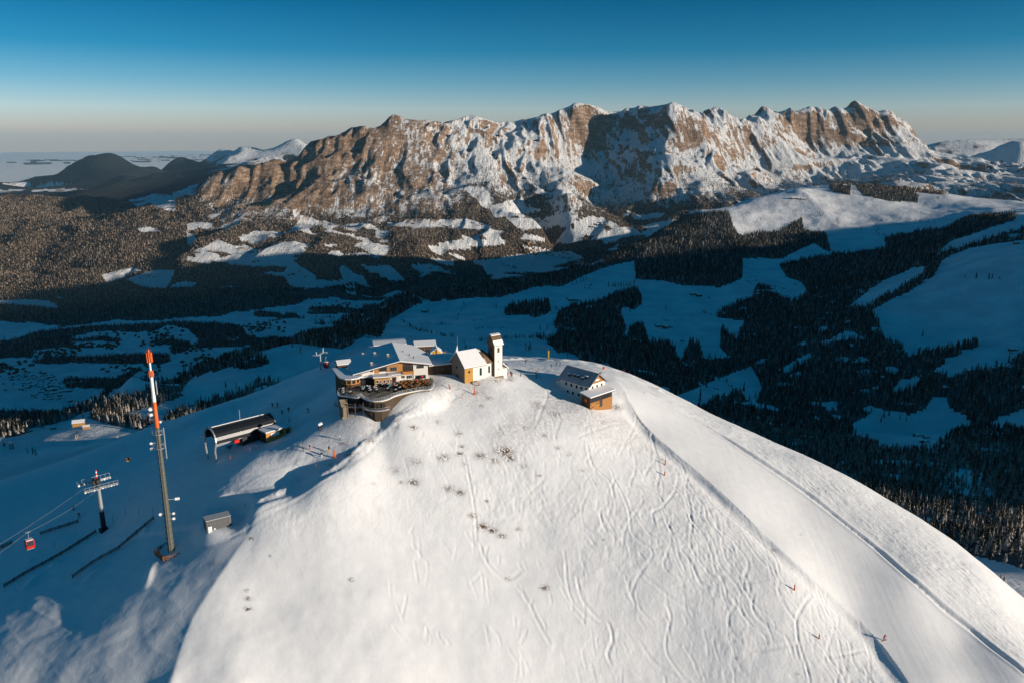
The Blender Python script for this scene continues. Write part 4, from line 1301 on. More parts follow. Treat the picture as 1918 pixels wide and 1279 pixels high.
P_STAND = skin_body('body', *pose()); P_WALK = skin_body('body', *pose(.15, .1, 1.6)); P_SKI = skin_body('body', *pose(.7, .55, .4, 1.0)); P_SIT = skin_body('body', *pose(.1, 1.4, 0, .8, True))
SKIS = MB()
for s in (-1, 1):
    SKIS.box(s * .14 - .04, s * .14 + .04, -.75, .85, .005, .025); SKIS.slab([(s * .14 - .04, .85, .025), (s * .14 + .04, .85, .025), (s * .14 + .03, 1.0, .12), (s * .14 - .03, 1.0, .12)], .015)
SKIS_M = SKIS.mesh('skis', M_RED)
POLES = MB()
for s in (-1, 1): POLES.tube((s * .27, .45, 1.0), (s * .38, -.1, .02), .012, .012, 4)
POLES_M = POLES.mesh('ski_poles', M_DARK)
PEOPLE = []
def person(x, y, heading, pose_, jacket, trousers, head, label, group=None, skis=False, z=None, size=1.0):
    base, hip, sh = {'stand': (P_STAND, .88, 1.43), 'walk': (P_WALK, .86, 1.40), 'ski': (P_SKI, .74, 1.28), 'sit': (P_SIT, .56, 1.04)}[pose_]
    z = gz(x, y) if z is None else z
    if skis: z += 0.03
    o = thing('person', (x, y, z - (.0 if pose_ != 'sit' else .08)), heading, label, 'person', group, size)
    link('body', dress(base, hip, sh, jacket, trousers, head), o)
    if skis:
        link('skis', SKIS_M, o)
        link('ski_poles', POLES_M, o)
    return o
print('kit', round(time.time() - T0, 1))
def tree_mat(name, green, frost, amount):
    m, nt, b = nodes_of(name)
    g = nt.nodes.new('ShaderNodeNewGeometry')
    sp = nt.nodes.new('ShaderNodeSeparateXYZ'); nt.links.new(g.outputs['Normal'], sp.inputs[0])
    oi = nt.nodes.new('ShaderNodeObjectInfo')
    n = noise(nt, 0.55, 4, 0.7)
    e = mathn(nt, 'ADD', mathn(nt, 'MULTIPLY', sp.outputs[2], 0.35), n)
    e = mathn(nt, 'ADD', e, mathn(nt, 'MULTIPLY', oi.outputs['Random'], 0.22))
    f = smoothr(nt, e, 0.98 - amount, 1.12 - amount)
    var = mixc(nt, oi.outputs['Random'], tuple(c * 0.6 for c in green), tuple(c * 1.5 for c in green))
    nt.links.new(mixc(nt, f, var, frost), b.inputs['Base Color'])
    b.inputs['Roughness'].default_value = 0.9
    b.inputs['Specular IOR Level'].default_value = 0.1
    return m
M_TREE = tree_mat('spruce_needles', (0.022, 0.024, 0.015), (0.50, 0.43, 0.38), 0.28)
M_TREE_FAR = tree_mat('far_spruce_needles', (0.030, 0.024, 0.017), (0.55, 0.42, 0.32), 0.31)
M_TREE_DARK = tree_mat('bare_spruce_needles', (0.014, 0.020, 0.014), (0.34, 0.33, 0.32), 0.19)
M_BARK = flat_mat('bark', (0.06, 0.04, 0.03), 0.9)

def conifer(seed, tiers, seg, h=22.0, w=4.2, trunk=True):
    """vertices and faces of a ragged spruce; returns (crown verts, crown faces)"""
    rg = random.Random(seed)
    V_, F_ = [], []
    z0 = h * 0.07
    for t in range(tiers):
        a = t / tiers
        zb = z0 + (h - z0) * (a ** 0.9) * 0.96
        zt = z0 + (h - z0) * min(1.0, (a + 1.75 / tiers))
        rad = w * (1 - a) ** 0.85 * rg.uniform(0.85, 1.12) + 0.12
        ox, oy = rg.uniform(-.12, .12) * rad, rg.uniform(-.12, .12) * rad
        i0 = len(V_)
        V_.append((ox * 0.3, oy * 0.3, zt))
        ph = rg.random() * 6.28
        n = seg if t < tiers * 0.6 else max(5, seg - 3)
        for k in range(n):
            ang = ph + 6.2832 * k / n
            rr = rad * (rg.uniform(0.80, 1.2) if k % 2 == 0 else rg.uniform(0.42, 0.7))
            V_.append((ox + rr * math.cos(ang), oy + rr * math.sin(ang), zb - (0.05 * h * rg.uniform(0.1, 0.9) if k % 2 == 0 else -0.03 * h)))
        for k in range(n):
            F_.append((i0, i0 + 1 + k, i0 + 1 + (k + 1) % n))
    return V_, F_

def mesh_py(name, V_, F_, mat, smooth=False):
    me = bpy.data.meshes.new(name)
    me.from_pydata(V_, [], F_)
    if smooth:
        me.polygons.foreach_set('use_smooth', [True] * len(F_))
    me.update()
    me.materials.append(mat)
    return me

def tube_py(p0, p1, r0, r1, n=6):
    p0 = Vector(p0); p1 = Vector(p1); d = (p1 - p0).normalized()
    u = d.orthogonal().normalized(); v = d.cross(u)
    V_ = []
    for p, r in ((p0, r0), (p1, r1)):
        for k in range(n):
            a = 6.2832 * k / n
            V_.append(tuple(p + (u * math.cos(a) + v * math.sin(a)) * r))
    F_ = [(k, (k + 1) % n, n + (k + 1) % n, n + k) for k in range(n)] + [tuple(range(n))[::-1], tuple(range(n, 2 * n))]
    return V_, F_

CROWNS = [mesh_py('spruce_crown', *conifer(10 + k, 9, 11, 22, 3.4 + 0.5 * (k % 2)), M_TREE) for k in range(4)]
TRUNK = mesh_py('spruce_trunk', *tube_py((0, 0, -1.5), (0, 0, 18), 0.35, 0.08), M_BARK)
MIDT = [mesh_py('spruce_mid', *conifer(30 + k, 5, 7, 22, 3.6), M_TREE if k < 2 else M_TREE_DARK) for k in range(3)]
FART = [mesh_py('spruce_far', *conifer(50 + k, 3, 6, 24, 4.8), M_TREE_FAR) for k in range(3)]

# ------------------------------------------------------------------ where the trees stand
_gi = np.arange(len(RR)); _jd = (TH > R(-37.4)) & (TH < R(37.4))
_thd = TH[_jd]
EL = (GZ[:, _jd] - CAMZ) / RR[:, None]
HOR = np.maximum.accumulate(EL, axis=0)

def visible(X, Y, Z, margin):
    r = np.hypot(X, Y); th = np.arctan2(X, Y)
    i = np.searchsorted(RR, r) - 2
    j = np.clip(((th - _thd[0]) / (_thd[1] - _thd[0])).astype(int), 0, len(_thd) - 1)
    return (Z + margin - CAMZ) / r > HOR[np.clip(i, 0, len(RR) - 1), j]

rt = np.random.default_rng(77)
TREES = []     # x, y, z, scale, far?
def scatter(r0, r1, sp, sc, margin, th=0.655):
    n = int(th * (r1 * r1 - r0 * r0) / (sp * sp))
    r = np.sqrt(rt.uniform(r0 * r0, r1 * r1, n)); a = rt.uniform(-th, th, n)
    X = r * np.sin(a); Y = r * np.cos(a)
    px, py, D = project(X, Y, base_height(X, Y))
    k = (px > -60) & (px < 1980)
    X, Y = X[k], Y[k]
    Z = height(X, Y)
    v = visible(X, Y, Z, margin)
    X, Y, Z = X[v], Y[v], Z[v]
    f = forest_at(X, Y, Z)
    k = rt.random(len(X)) < f
    X, Y, Z = X[k], Y[k], Z[k]
    s = sc * rt.uniform(0.62, 1.12, len(X)) * (0.92 + 0.25 * fbm(X / 90, Y / 90, 2, 88))
    TREES.append(np.c_[X, Y, Z, s])
scatter(360, 800, 5.8, 0.62, 22)
scatter(800, 1500, 6.6, 0.78, 24)
scatter(1500, 3200, 8.8, 0.92, 26)
scatter(3200, 5600, 11.0, 1.0, 30)
scatter(5600, 8200, 14.5, 0.95, 40)
scatter(8200, 11500, 19.0, 1.0, 50)
print('trees', [len(t) for t in TREES], round(time.time() - T0, 1))

# single trees and short rows that stand apart from the woods (photograph px, py of the foot, size)
LONE = [(1728, 630, 1.0), (1807, 522, .9), (1828, 522, 1), (1852, 523, 1), (1858, 522, .8), (1872, 524, .7), (1303, 653, .9), (1247, 580, .8), (1393, 732, 1.2), (1415, 745, 1.0), (1346, 712, .8), (1361, 716, .8), (1311, 752, 1), (1312, 740, .9), (1323, 725, .8),
        (1655, 782, 1), (1665, 778, .8), (1685, 785, .7), (1650, 790, .7), (1697, 788, .6), (1730, 880, .7), (1534, 404, 1.2), (1541, 404, 1.1), (1537, 406, 1), (1568, 418, 1.3), (1570, 422, 1.2), (1566, 414, 1), (1612, 432, 1), (1640, 413, .8), (1650, 415, .8), (1661, 414, .8), (1685, 412, .8),
        (1690, 413, .7), (1705, 414, .8), (1715, 415, .9), (1725, 416, .8), (1738, 417, .8), (1750, 418, 1), (1640, 425, .9), (1645, 430, .9), (1641, 435, .9), (1655, 442, .9), (1646, 441, .9), (1755, 372, 1.1), (1758, 373, 1), (1425, 412, .8),
        (1140, 538, 1.2), (1148, 537, 1), (1152, 537, 1.1), (1158, 537, 1), (1163, 537, 1.2), (1168, 537, 1), (1174, 536, 1), (1180, 536, 1.1), (1188, 533, 1.3), (1098, 525, 1), (1093, 527, 1), (926, 577, .8), (930, 576, .8), (1012, 618, .8), (1025, 617, .8), (985, 655, 1), (993, 655, 1.1), (990, 657, .8),
        (1095, 541, .8), (1104, 541, .7), (1088, 528, .8), (1080, 531, .8), (1072, 533, .8), (1042, 581, .9), (1089, 577, .9), (1075, 577, .8), (1180, 585, .7), (563, 662, .7), (548, 650, .6), (423, 725, .7), (443, 728, .7), (171, 1000, 0), (563, 655, .6),
        (145, 820, .6), (142, 822, .5), (8, 835, .5), (20, 840, .6), (25, 841, .6), (52, 848, .5), (62, 850, .6), (68, 852, .5), (220, 820, .4), (1880, 1092, .3), (1873, 1090, .25), (1868, 1093, .2)]
ROWS = [([(751,599),(773,616),(795,621),(830,630),(852,630)], 60, .42), ([(787,608),(848,608)], 24, .35), ([(870,570),(862,585),(854,599)], 22, .3), ([(897,638),(950,634),(1002,632),(1035,640)], 60, .45), ([(882,603),(926,597)], 18, .3), ([(888,616),(948,615)], 22, .3),
        ([(1240,600),(1270,603),(1300,590)], 14, .35), ([(1395,530),(1430,526)], 14, .4), ([(1315,585),(1340,590),(1360,595)], 16, .4), ([(1372,375),(1340,385),(1300,397)], 40, .7), ([(868,640),(875,655),(905,662)], 26, .35), ([(570,770),(600,735)], 0, .2), ([(660,625),(720,640),(760,650)], 30, .3)]
_ln = []
for (px, py, s) in LONE:
    if s == 0: continue
    h = ground(px, py, 330, 9000)
    if h is not None: _ln.append((*h, s * 0.95))
for pts, n, s in ROWS:
    if n == 0: continue
    L = dense([(a, b) for a, b in pts], 1.0, False)
    for k in range(n):
        q = L[int(rt.integers(0, len(L)))]
        h = ground(q[0] + rt.normal(0, 1.5), q[1] + rt.normal(0, 1.0), 330, 9000)
        if h is not None: _ln.append((*h, s * rt.uniform(0.6, 1.3)))
TREES.insert(0, np.array(_ln))
ALLT = np.concatenate(TREES)
dist = np.hypot(ALLT[:, 0], ALLT[:, 1])
tpx, tpy, tD = project(ALLT[:, 0], ALLT[:, 1], ALLT[:, 2] + 15 * ALLT[:, 3])
vis = visible(ALLT[:, 0], ALLT[:, 1], ALLT[:, 2], 14) & (tpx > 0) & (tpx < 1918) & (tpy > 0) & (tpy < 1279)
size = np.where(vis, ALLT[:, 3] / tD, 0)
order = np.argsort(-size)
SINGLE = order[:300]
rest = np.ones(len(ALLT), bool); rest[SINGLE] = False

# the three hundred trees that show largest: each one a thing of trunk and crown
def describe_tree(px, py, s, x, y):
    side = 'lower right slope beside the groomed piste'
    if px < 300: side = 'sunlit knoll low on the western side'
    elif px < 640: side = 'shaded flank below the lift line'
    elif px < 1230: side = 'shaded meadow behind the chapel'
    elif px > 1600 and py > 900: side = 'sunlit wood beyond the ski piste'
    elif py > 760: side = 'shaded wood in the eastern bowl'
    else: side = 'edge of the eastern valley woods'
    return side
for n_, i in enumerate(SINGLE):
    x, y, z, s = ALLT[i]
    t = bpy.data.objects.new('spruce_tree', None); COL.objects.link(t)
    t.location = (x, y, z - 0.3); t.rotation_euler = (0, 0, float(rt.random() * 6.28)); t.scale = (s * rt.uniform(.9, 1.15), s * rt.uniform(.9, 1.15), s)
    t.empty_display_size = 1
    side = describe_tree(float(tpx[i]), float(tpy[i]), s, x, y)
    t['label'] = 'frosted spruce standing in the ' + side if ('wood' in side) else 'frosted spruce standing on the ' + side
    if 'sunlit wood' in side:
        sz = 'small' if s < .52 else ('tall' if s > .66 else 'middling')
        zone = 'close to the crest of the piste' if tpx[i] < 1740 else ('halfway along it' if tpx[i] < 1840 else 'near the snowy road')
        low = 'lower' if tpy[i] > 985 else 'upper'
        t['label'] = sz + ' frosted spruce in the ' + low + ' sunlit wood, ' + zone
    elif 'eastern bowl' in side:
        t['label'] = ('tall' if s > .7 else 'short') + ' dark spruce in the shaded wood of the eastern bowl'
    t['category'] = 'tree'
    t['group'] = 'spruces of the ' + side
    link('crown', CROWNS[n_ % 4], t)
    link('trunk', TRUNK, t)
print('single trees', round(time.time() - T0, 1))

# everything beyond: woods drawn as one mass per forest
HOLD = bpy.data.collections.new('tree_kinds')
def instancer(name, P, meshes, tag=0):
    """one object: a point cloud of feet whose node modifier puts a tree on each"""
    me = bpy.data.meshes.new(name)
    me.vertices.add(len(P)); me.vertices.foreach_set('co', P[:, :3].astype(np.float32).ravel())
    a = me.attributes.new('size', 'FLOAT', 'POINT'); a.data.foreach_set('value', P[:, 3].astype(np.float32))
    o = link(name, me); o['kind'] = 'stuff'
    g = bpy.data.node_groups.new(name + '_nodes', 'GeometryNodeTree')
    g.interface.new_socket('Geometry', in_out='INPUT', socket_type='NodeSocketGeometry')
    g.interface.new_socket('Geometry', in_out='OUTPUT', socket_type='NodeSocketGeometry')
    gi = g.nodes.new('NodeGroupInput'); go = g.nodes.new('NodeGroupOutput')
    ip = g.nodes.new('GeometryNodeInstanceOnPoints')
    gt_ = g.nodes.new('GeometryNodeGeometryToInstance')
    for m in meshes[::-1]:
        src = bpy.data.objects.new('tree_kind', m)
        HOLD.objects.link(src)
        oi = g.nodes.new('GeometryNodeObjectInfo'); oi.inputs['Object'].default_value = src
        oi.inputs['As Instance'].default_value = True
        g.links.new(oi.outputs['Geometry'], gt_.inputs[0])
    m2p = g.nodes.new('GeometryNodeMeshToPoints')
    g.links.new(gi.outputs[0], m2p.inputs[0])
    g.links.new(m2p.outputs[0], ip.inputs['Points'])
    g.links.new(gt_.outputs[0], ip.inputs['Instance'])
    ip.inputs['Pick Instance'].default_value = True
    ri = g.nodes.new('FunctionNodeRandomValue'); ri.data_type = 'INT'
    ri.inputs[4].default_value = 0; ri.inputs[5].default_value = len(meshes) - 1
    g.links.new(ri.outputs[2], ip.inputs['Instance Index'])
    rr = g.nodes.new('FunctionNodeRandomValue'); rr.data_type = 'FLOAT'
    rr.inputs[2].default_value = 0.0; rr.inputs[3].default_value = 6.28; 
    cx = g.nodes.new('ShaderNodeCombineXYZ'); g.links.new(rr.outputs[1], cx.inputs[2])
    g.links.new(cx.outputs[0], ip.inputs['Rotation'])
    na = g.nodes.new('GeometryNodeInputNamedAttribute'); na.data_type = 'FLOAT'; na.inputs[0].default_value = 'size'
    g.links.new(na.outputs[0], ip.inputs['Scale'])
    g.links.new(ip.outputs[0], go.inputs[0])
    md = o.modifiers.new('scatter', 'NODES'); md.node_group = g
    return o
P = ALLT[rest]; d = dist[rest]
P[:, 2] -= 0.4
ins = instancer('near_forest', P[d < 1500], CROWNS[:3])
ins = instancer('bowl_forest', P[(d >= 1500) & (d < 5600)], MIDT)
ins = instancer('far_forest', P[d >= 5600], FART)
print('forest', len(P), round(time.time() - T0, 1))
# ------------------------------------------------------------------ windows
def window(parent, s0, s1, z0, z1, y=0.0, frame=M_WHITE, glass=M_GLASS, out=-1, bars=1, name='window', axis='x'):
    """a framed window in a wall that lies in the plane y (axis x) or x (axis y) of its parent"""
    if s0 > s1: s0, s1 = s1, s0
    if z0 > z1: z0, z1 = z1, z0
    f = MB(); t = 0.09; a, b = sorted((y + out * 0.02, y + out * 0.10)); c, d = sorted((y + out * 0.03, y + out * 0.05))
    def bx(m, p0, p1, q0, q1, r0, r1):
        if axis == 'x': m.box(p0, p1, q0, q1, r0, r1)
        else: m.box(q0, q1, p0, p1, r0, r1)
    bx(f, s0, s0 + t, a, b, z0, z1); bx(f, s1 - t, s1, a, b, z0, z1); bx(f, s0 + t, s1 - t, a, b, z0, z0 + t); bx(f, s0 + t, s1 - t, a, b, z1 - t, z1)
    for k in range(bars):
        q = s0 + (s1 - s0) * (k + 1) / (bars + 1)
        bx(f, q - .03, q + .03, a, b - .0, z0 + t, z1 - t)
    w = f.build(name, frame, parent)
    g = MB(); bx(g, s0 + t, s1 - t, c, d, z0 + t, z1 - t)
    g.build('pane', glass, w)
    return w

def arch_window(parent, s, z0, z1, w, y, out=-1, axis='x', mat=M_GLASS, name='window'):
    n = 7; r = w / 2
    pr = [(s - r, z0), (s + r, z0), (s + r, z1 - r)] + [(s + r * math.cos(math.pi * k / n), z1 - r + r * math.sin(math.pi * k / n)) for k in range(1, n)] + [(s - r, z1 - r)]
    a, b = (y + out * .04, y + out * .08) if out > 0 else (y - .08, y - .04)
    g = MB(); g.sect(pr, 'y' if axis == 'x' else 'x', min(a, b), max(a, b))
    w_ = g.build(name, mat, parent)
    s2 = MB()
    if axis == 'x': s2.box(s - r - .06, s + r + .06, y + out * .02, y + out * .16, z0 - .08, z0 - .005)
    else: s2.box(y + out * .02, y + out * .16, s - r - .06, s + r + .06, z0 - .08, z0 - .005)
    s2.build('sill', M_STONE, w_)
    return w_

# ------------------------------------------------------------------ chapel
h0 = ground(870.8, 717.7)
zc = h0[2]
ANG_C = R(35)
ch = thing('mountain_chapel', (h0[0], h0[1], zc), ANG_C, 'white chapel with snowy nave roof, grey shingled gable and tall bell tower', 'chapel')
sW, _ = onwall(912, 707.6, h0, ANG_C); L_N = sW
_, zE = onwall(870.8, 687.2, h0, ANG_C); HE_ = zE - zc
gw, _ = onwall(844.4, 705, h0, ANG_C + R(90)); W_N = gw
_, zA = onwall(857, 659.3, (h0[0], h0[1]), ANG_C + R(90)); HA = zA - zc
print('chapel', L_N, HE_, W_N, HA)
L_N = min(max(L_N, 7.5), 10.5); W_N = min(max(W_N, 6.5), 9.0); HE_ = min(max(HE_, 4.5), 5.6); HA = min(max(HA, 8.5), 10.8)
sp_, _ = onwall(891, 712, h0, ANG_C)
spl = min(3.6, L_N * 0.36)
MB().sect([(0.02, -4), (W_N - .02, -4), (W_N - .02, HE_), (W_N / 2, HA - .25), (0.02, HE_)], 'x', 0.15, L_N).build('nave_wall', M_PLASTER, ch)
MB().sect([(-.02, -4), (W_N + .02, -4), (W_N + .02, HE_ - .05), (W_N / 2, HA - .2), (-.02, HE_ - .05)], 'x', -0.12, 0.12).build('gable_cladding', M_GREY, ch)
MB().box(-.10, spl, -.14, -.0, -4, HE_ - .1).build('shingle_cladding', M_TAN, ch)
ov = .45
for side, nm in ((0, 'front'), (1, 'back')):
    y0 = -ov if side == 0 else W_N + ov
    zz = HE_ - ov * (HA - HE_) / (W_N / 2)
    q = [(-.35, y0, zz), (L_N - .2, y0, zz), (L_N - 1.2, W_N / 2, HA), (-.35, W_N / 2, HA)]
    if side: q = q[::-1]
    rf = MB().slab(q, .16).build('roof', M_BROWN, ch)
    MB().slab([(p[0], p[1], p[2] + .22) for p in q], .20).build('snow_cover', M_SNOW, rf)
# lower choir with its rounded dark roof between nave and tower
CH_L = 4.4
MB().prism([(L_N, .7), (L_N + CH_L * .55, .7), (L_N + CH_L, 2.2), (L_N + CH_L, W_N - 2.2), (L_N + CH_L * .55, W_N - .7), (L_N, W_N - .7)], -4, HE_ - .3).build('choir_wall', M_PLASTER, ch)
cr_ = MB()
base = [(L_N - 1.2, -.1, HE_ - .3), (L_N + CH_L * .55, .2, HE_ - .3), (L_N + CH_L + .4, 2.0, HE_ - .3), (L_N + CH_L + .4, W_N - 2.0, HE_ - .3), (L_N + CH_L * .55, W_N - .2, HE_ - .3), (L_N - 1.2, W_N + .1, HE_ - .3)]
mid_ = [(L_N - 1.2, W_N * .28, HA - 1.5), (L_N + CH_L * .35, W_N * .30, HA - 1.7), (L_N + CH_L * .62, W_N * .40, HA - 2.0), (L_N + CH_L * .62, W_N * .60, HA - 2.0), (L_N + CH_L * .35, W_N * .70, HA - 1.7), (L_N - 1.2, W_N * .72, HA - 1.5)]
top_ = [(L_N - 1.2, W_N / 2, HA - .35), (L_N + CH_L * .25, W_N / 2, HA - .55)]
V_ = base + mid_ + top_
cr_.add(V_, [(i, i + 1, 6 + i + 1, 6 + i) for i in range(5)] + [(6, 7, 13, 12), (7, 8, 13), (8, 9, 13), (9, 10, 13), (10, 11, 12, 13), tuple(range(6))[::-1], (0, 6, 12, 11, 5)])
cr_.build('choir_roof', M_BROWN, ch, 0, True)
def chap(px, py):
    s, z = onwall(px, py, h0, ANG_C); return s, z - zc
window(ch, spl * .42, spl * .42 + .62, HE_ * .60, HE_ * .60 + .7, -.14, M_WOODD, name='window')
arch_window(ch, L_N * .72, HE_ * .33, HE_ * .78, .72, 0.0)
arch_window(ch, L_N + 1.3, HE_ * .34, HE_ * .76, .6, 0.7)
window(ch, W_N * .50, W_N * .50 + .6, HE_ * .72, HE_ * .72 + .8, -.12, M_WOODD, axis='y')
dr = MB(); dr.box(-.22, -.13, W_N * .42, W_N * .42 + 1.3, -.2, 2.1); dr = dr.build('door', M_WOODD, ch)
MB().box(-.30, -.24, W_N * .42 - .12, W_N * .42 + 1.42, 2.1, 2.3).build('lintel', M_STONE, dr)
for q in (2.0, 5.6):
    MB().prism([(q * L_N / 8, -.06), (q * L_N / 8 + 2.3, -.06), (q * L_N / 8 + 2.0, -1.0), (q * L_N / 8 + .2, -.9)], -3, .28).build('stone_footing', M_STONE, ch)
# tower
t0 = onz(926.7, 707.0, zc)
loc = lambda x, y: ((x - h0[0]) * math.cos(ANG_C) + (y - h0[1]) * math.sin(ANG_C), -(x - h0[0]) * math.sin(ANG_C) + (y - h0[1]) * math.cos(ANG_C))
tx, ty = loc(*t0)
TW, TD = 3.3, 3.7
tw_px, _ = onwall(942, 702, t0, ANG_C)
TW = min(max(tw_px * .92, 2.9), 3.8)
TH_ = rise((t0[0], t0[1], zc), 645.6)
print('tower', tx, ty, TW, TH_)
tower = MB().box(tx, tx + TW, ty, ty + TD, -4, TH_).build('bell_tower', M_PLASTER, ch)
MB().box(tx - .07, tx - .005, ty + .02, ty + TD - .02, -4, TH_ - .02).build('shingle_cladding', M_BROWN, tower)
gab = MB().sect([(ty - .0, TH_ + .01), (ty + TD, TH_ + .01), (ty + TD / 2, TH_ + 2.7)], 'x', tx - .07, tx + TW).build('tower_gable', M_BROWN, tower)
for s in (0, 1):
    ya = ty - .4 if s == 0 else ty + TD + .4
    q = [(tx - .35, ya, TH_ - .35), (tx + TW + .3, ya, TH_ - .35), (tx + TW + .3, ty + TD / 2, TH_ + 2.8), (tx - .35, ty + TD / 2, TH_ + 2.8)]
    if s: q = q[::-1]
    MB().slab(q, .14).build('tower_roof', M_BROWN, tower)
    k = .42
    q2 = [q[0], q[1], tuple(q[1][i] + (q[2][i] - q[1][i]) * k for i in range(3)), tuple(q[0][i] + (q[3][i] - q[0][i]) * k for i in range(3))] if s == 0 else [q[3], q[2], q[1], q[0]]
    if s == 0:
        MB().slab([(p[0], p[1], p[2] + .22) for p in q2], .2).build('snow_cover', M_SNOW, tower)
MB().slab([(tx - .3, ty + TD / 2 - .5, TH_ + 2.68), (tx + TW + .25, ty + TD / 2 - .5, TH_ + 2.68), (tx + TW + .25, ty + TD / 2 + .5, TH_ + 2.95), (tx - .3, ty + TD / 2 + .5, TH_ + 2.95)], .25).build('ridge_snow', M_SNOW, tower)
arch_window(tower, tx + TW * .5, TH_ - 2.6, TH_ - 1.1, .75, ty, name='belfry_opening', mat=M_WOODD)
arch_window(tower, ty + TD * .45, TH_ - 2.7, TH_ - 1.0, .85, tx - .07, -1, 'y', name='belfry_opening', mat=M_DARK)
window(tower, tx + TW * .5 - .12, tx + TW * .5 + .12, TH_ * .45, TH_ * .45 + .5, ty, M_STONE, bars=0, name='slit')
window(tower, tx + TW * .5 - .12, tx + TW * .5 + .12, TH_ * .22, TH_ * .22 + .5, ty, M_STONE, bars=0, name='slit')
MB().sect([(ty, -3), (ty + 2.6, -3), (ty + 2.6, 3.4), (ty, 2.4)], 'x', tx + TW + .003, tx + TW + 1.9).build('porch_wall', M_PLASTER, tower)
MB().slab([(tx + TW + .01, ty - .3, 4.6), (tx + TW + 2.4, ty - .3, 2.5), (tx + TW + 2.4, ty + 2.8, 2.5), (tx + TW + .01, ty + 2.8, 4.6)], .3).build('porch_roof', M_SNOW, tower)
MB().tube((tx + TW / 2, ty + TD / 2, TH_ + 2.8), (tx + TW / 2, ty + TD / 2, TH_ + 4.3), .05, .02, 5).tube((tx + TW / 2 - .35, ty + TD / 2, TH_ + 3.8), (tx + TW / 2 + .35, ty + TD / 2, TH_ + 3.8), .03, .03, 4).build('cross', M_WOODD, tower)
MB().prism([(tx - .1, ty - .04), (tx + TW + .2, ty - .04), (tx + TW, ty - .9), (tx + .1, ty - .8)], -3, .3).build('stone_footing', M_STONE, ch)

# ------------------------------------------------------------------ inn with the gabled timber front and its terrace
A = ground(802.1, 712.5)
z0 = A[2]
ANG_R = R(15)
inn = thing('mountain_inn', (A[0], A[1], z0), ANG_R, 'big timber inn with broad snowy gable roof and white plastered corner', 'inn')
def cp(X, Y): return 625 + X / 8.525, 635 + Y / 8.525
def fw(X, Y, off=0.0):
    P = (A[0] + off * math.sin(ANG_R), A[1] - off * math.cos(ANG_R))
    s, z = onwall(*cp(X, Y), P, ANG_R)
    return s, z - z0
sTip, zTip = fw(1565, 395); sAp, zAp = fw(1050, 350); sLe, zLe = fw(300, 545)
print('inn', fw(1510, 650), (sTip, zTip), (sAp, zAp), (sLe, zLe), fw(120, 750))
zLe = max(zLe, 2.2) - .35
DEP = 19.0
sl = sLe + .9
MB().sect([(sl, -5), (-.05, -5), (-.05, zTip - .25), (sAp, zAp - .4), (sl, zLe - .35)], 'y', .25, DEP - 1).build('wall', M_PLASTER, inn)
# roof planes; the ridge runs away from the camera
ridge_f = (sAp, -1.1, zAp + .05); ridge_b = (sAp, DEP, zAp + .9)
q = [(sTip, -1.1, zTip), (sTip + .3, DEP * .62, zTip + .2), (sTip - 3, DEP, zTip + 1.0), ridge_b, ridge_f]
rf = MB().slab(q, .22).build('roof', M_WOODD, inn); MB().slab([(p[0], p[1], p[2] + .36) for p in q], .33).build('snow_cover', M_SNOW, rf)
q = [(sLe, -1.1, zLe), ridge_f, ridge_b, (sLe + 4, DEP, zLe + 1.9), (sLe - 1.0, DEP * .42, zLe + .3)]
rf = MB().slab(q, .22).build('roof', M_WOODD, inn); MB().slab([(p[0], p[1], p[2] + .30) for p in q], .27).build('snow_cover', M_SNOW, rf)
def on_left(fx, fy):
    """point on the left roof plane: fx 0 at the eave, 1 at the ridge"""
    x = sLe + (sAp - sLe) * fx; y = fy * DEP
    return x, y, zLe + (zAp - zLe) * fx + .9 * fy * fx + .36
for fx, fy, w, d in ((.10, .50, 1.6, 2.4), (.12, .28, 4.5, 1.0), (.35, .72, 3.6, .7), (.06, .62, 1.2, 1.0)):
    x, y, z = on_left(fx, fy)
    sl_ = (zAp - zLe) / (sAp - sLe)
    MB().slab([(x - w / 2, y - d / 2, z - sl_ * w / 2 + .03), (x + w / 2, y - d / 2, z + sl_ * w / 2 + .03), (x + w / 2, y + d / 2, z + sl_ * w / 2 + .06), (x - w / 2, y + d / 2, z - sl_ * w / 2 + .06)], .06).build('bare_roof_patch', M_DARK, inn)
for fx, fy in ((.55, .60), (.42, .12), (.30, .78), (.8, .3)):
    x, y, z = on_left(fx, fy)
    c_ = MB().box(x - .3, x + .3, y - .3, y + .3, z - .5, z + .9).build('chimney', M_STONE, inn); MB().box(x - .4, x + .4, y - .4, y + .4, z + .9, z + 1.05).build('snow_cap', M_SNOW, c_)
for sx, sy in ((-4.8, 6.0), (-6.4, 9.0), (-3.8, 3.4)):
    zz = zTip + (zAp - zTip) * (sTip - sx) / (sTip - sAp)
    MB().tube((sx, sy, zz), (sx, sy, zz + 1.1), .16, .16, 8).build('vent_pipe', M_WOODD, inn)
def panel(name, X0, Y0, X1, Y1, mat, y0=.0, y1=.24):
    a, za = fw(X0, Y1); b, zb = fw(X1, Y0)
    a, _ = fw(X0, (Y0 + Y1) / 2); b, _ = fw(X1, (Y0 + Y1) / 2)
    return MB().box(a, b, y0, y1, za, zb).build(name, mat, inn), (a, b, za, zb)
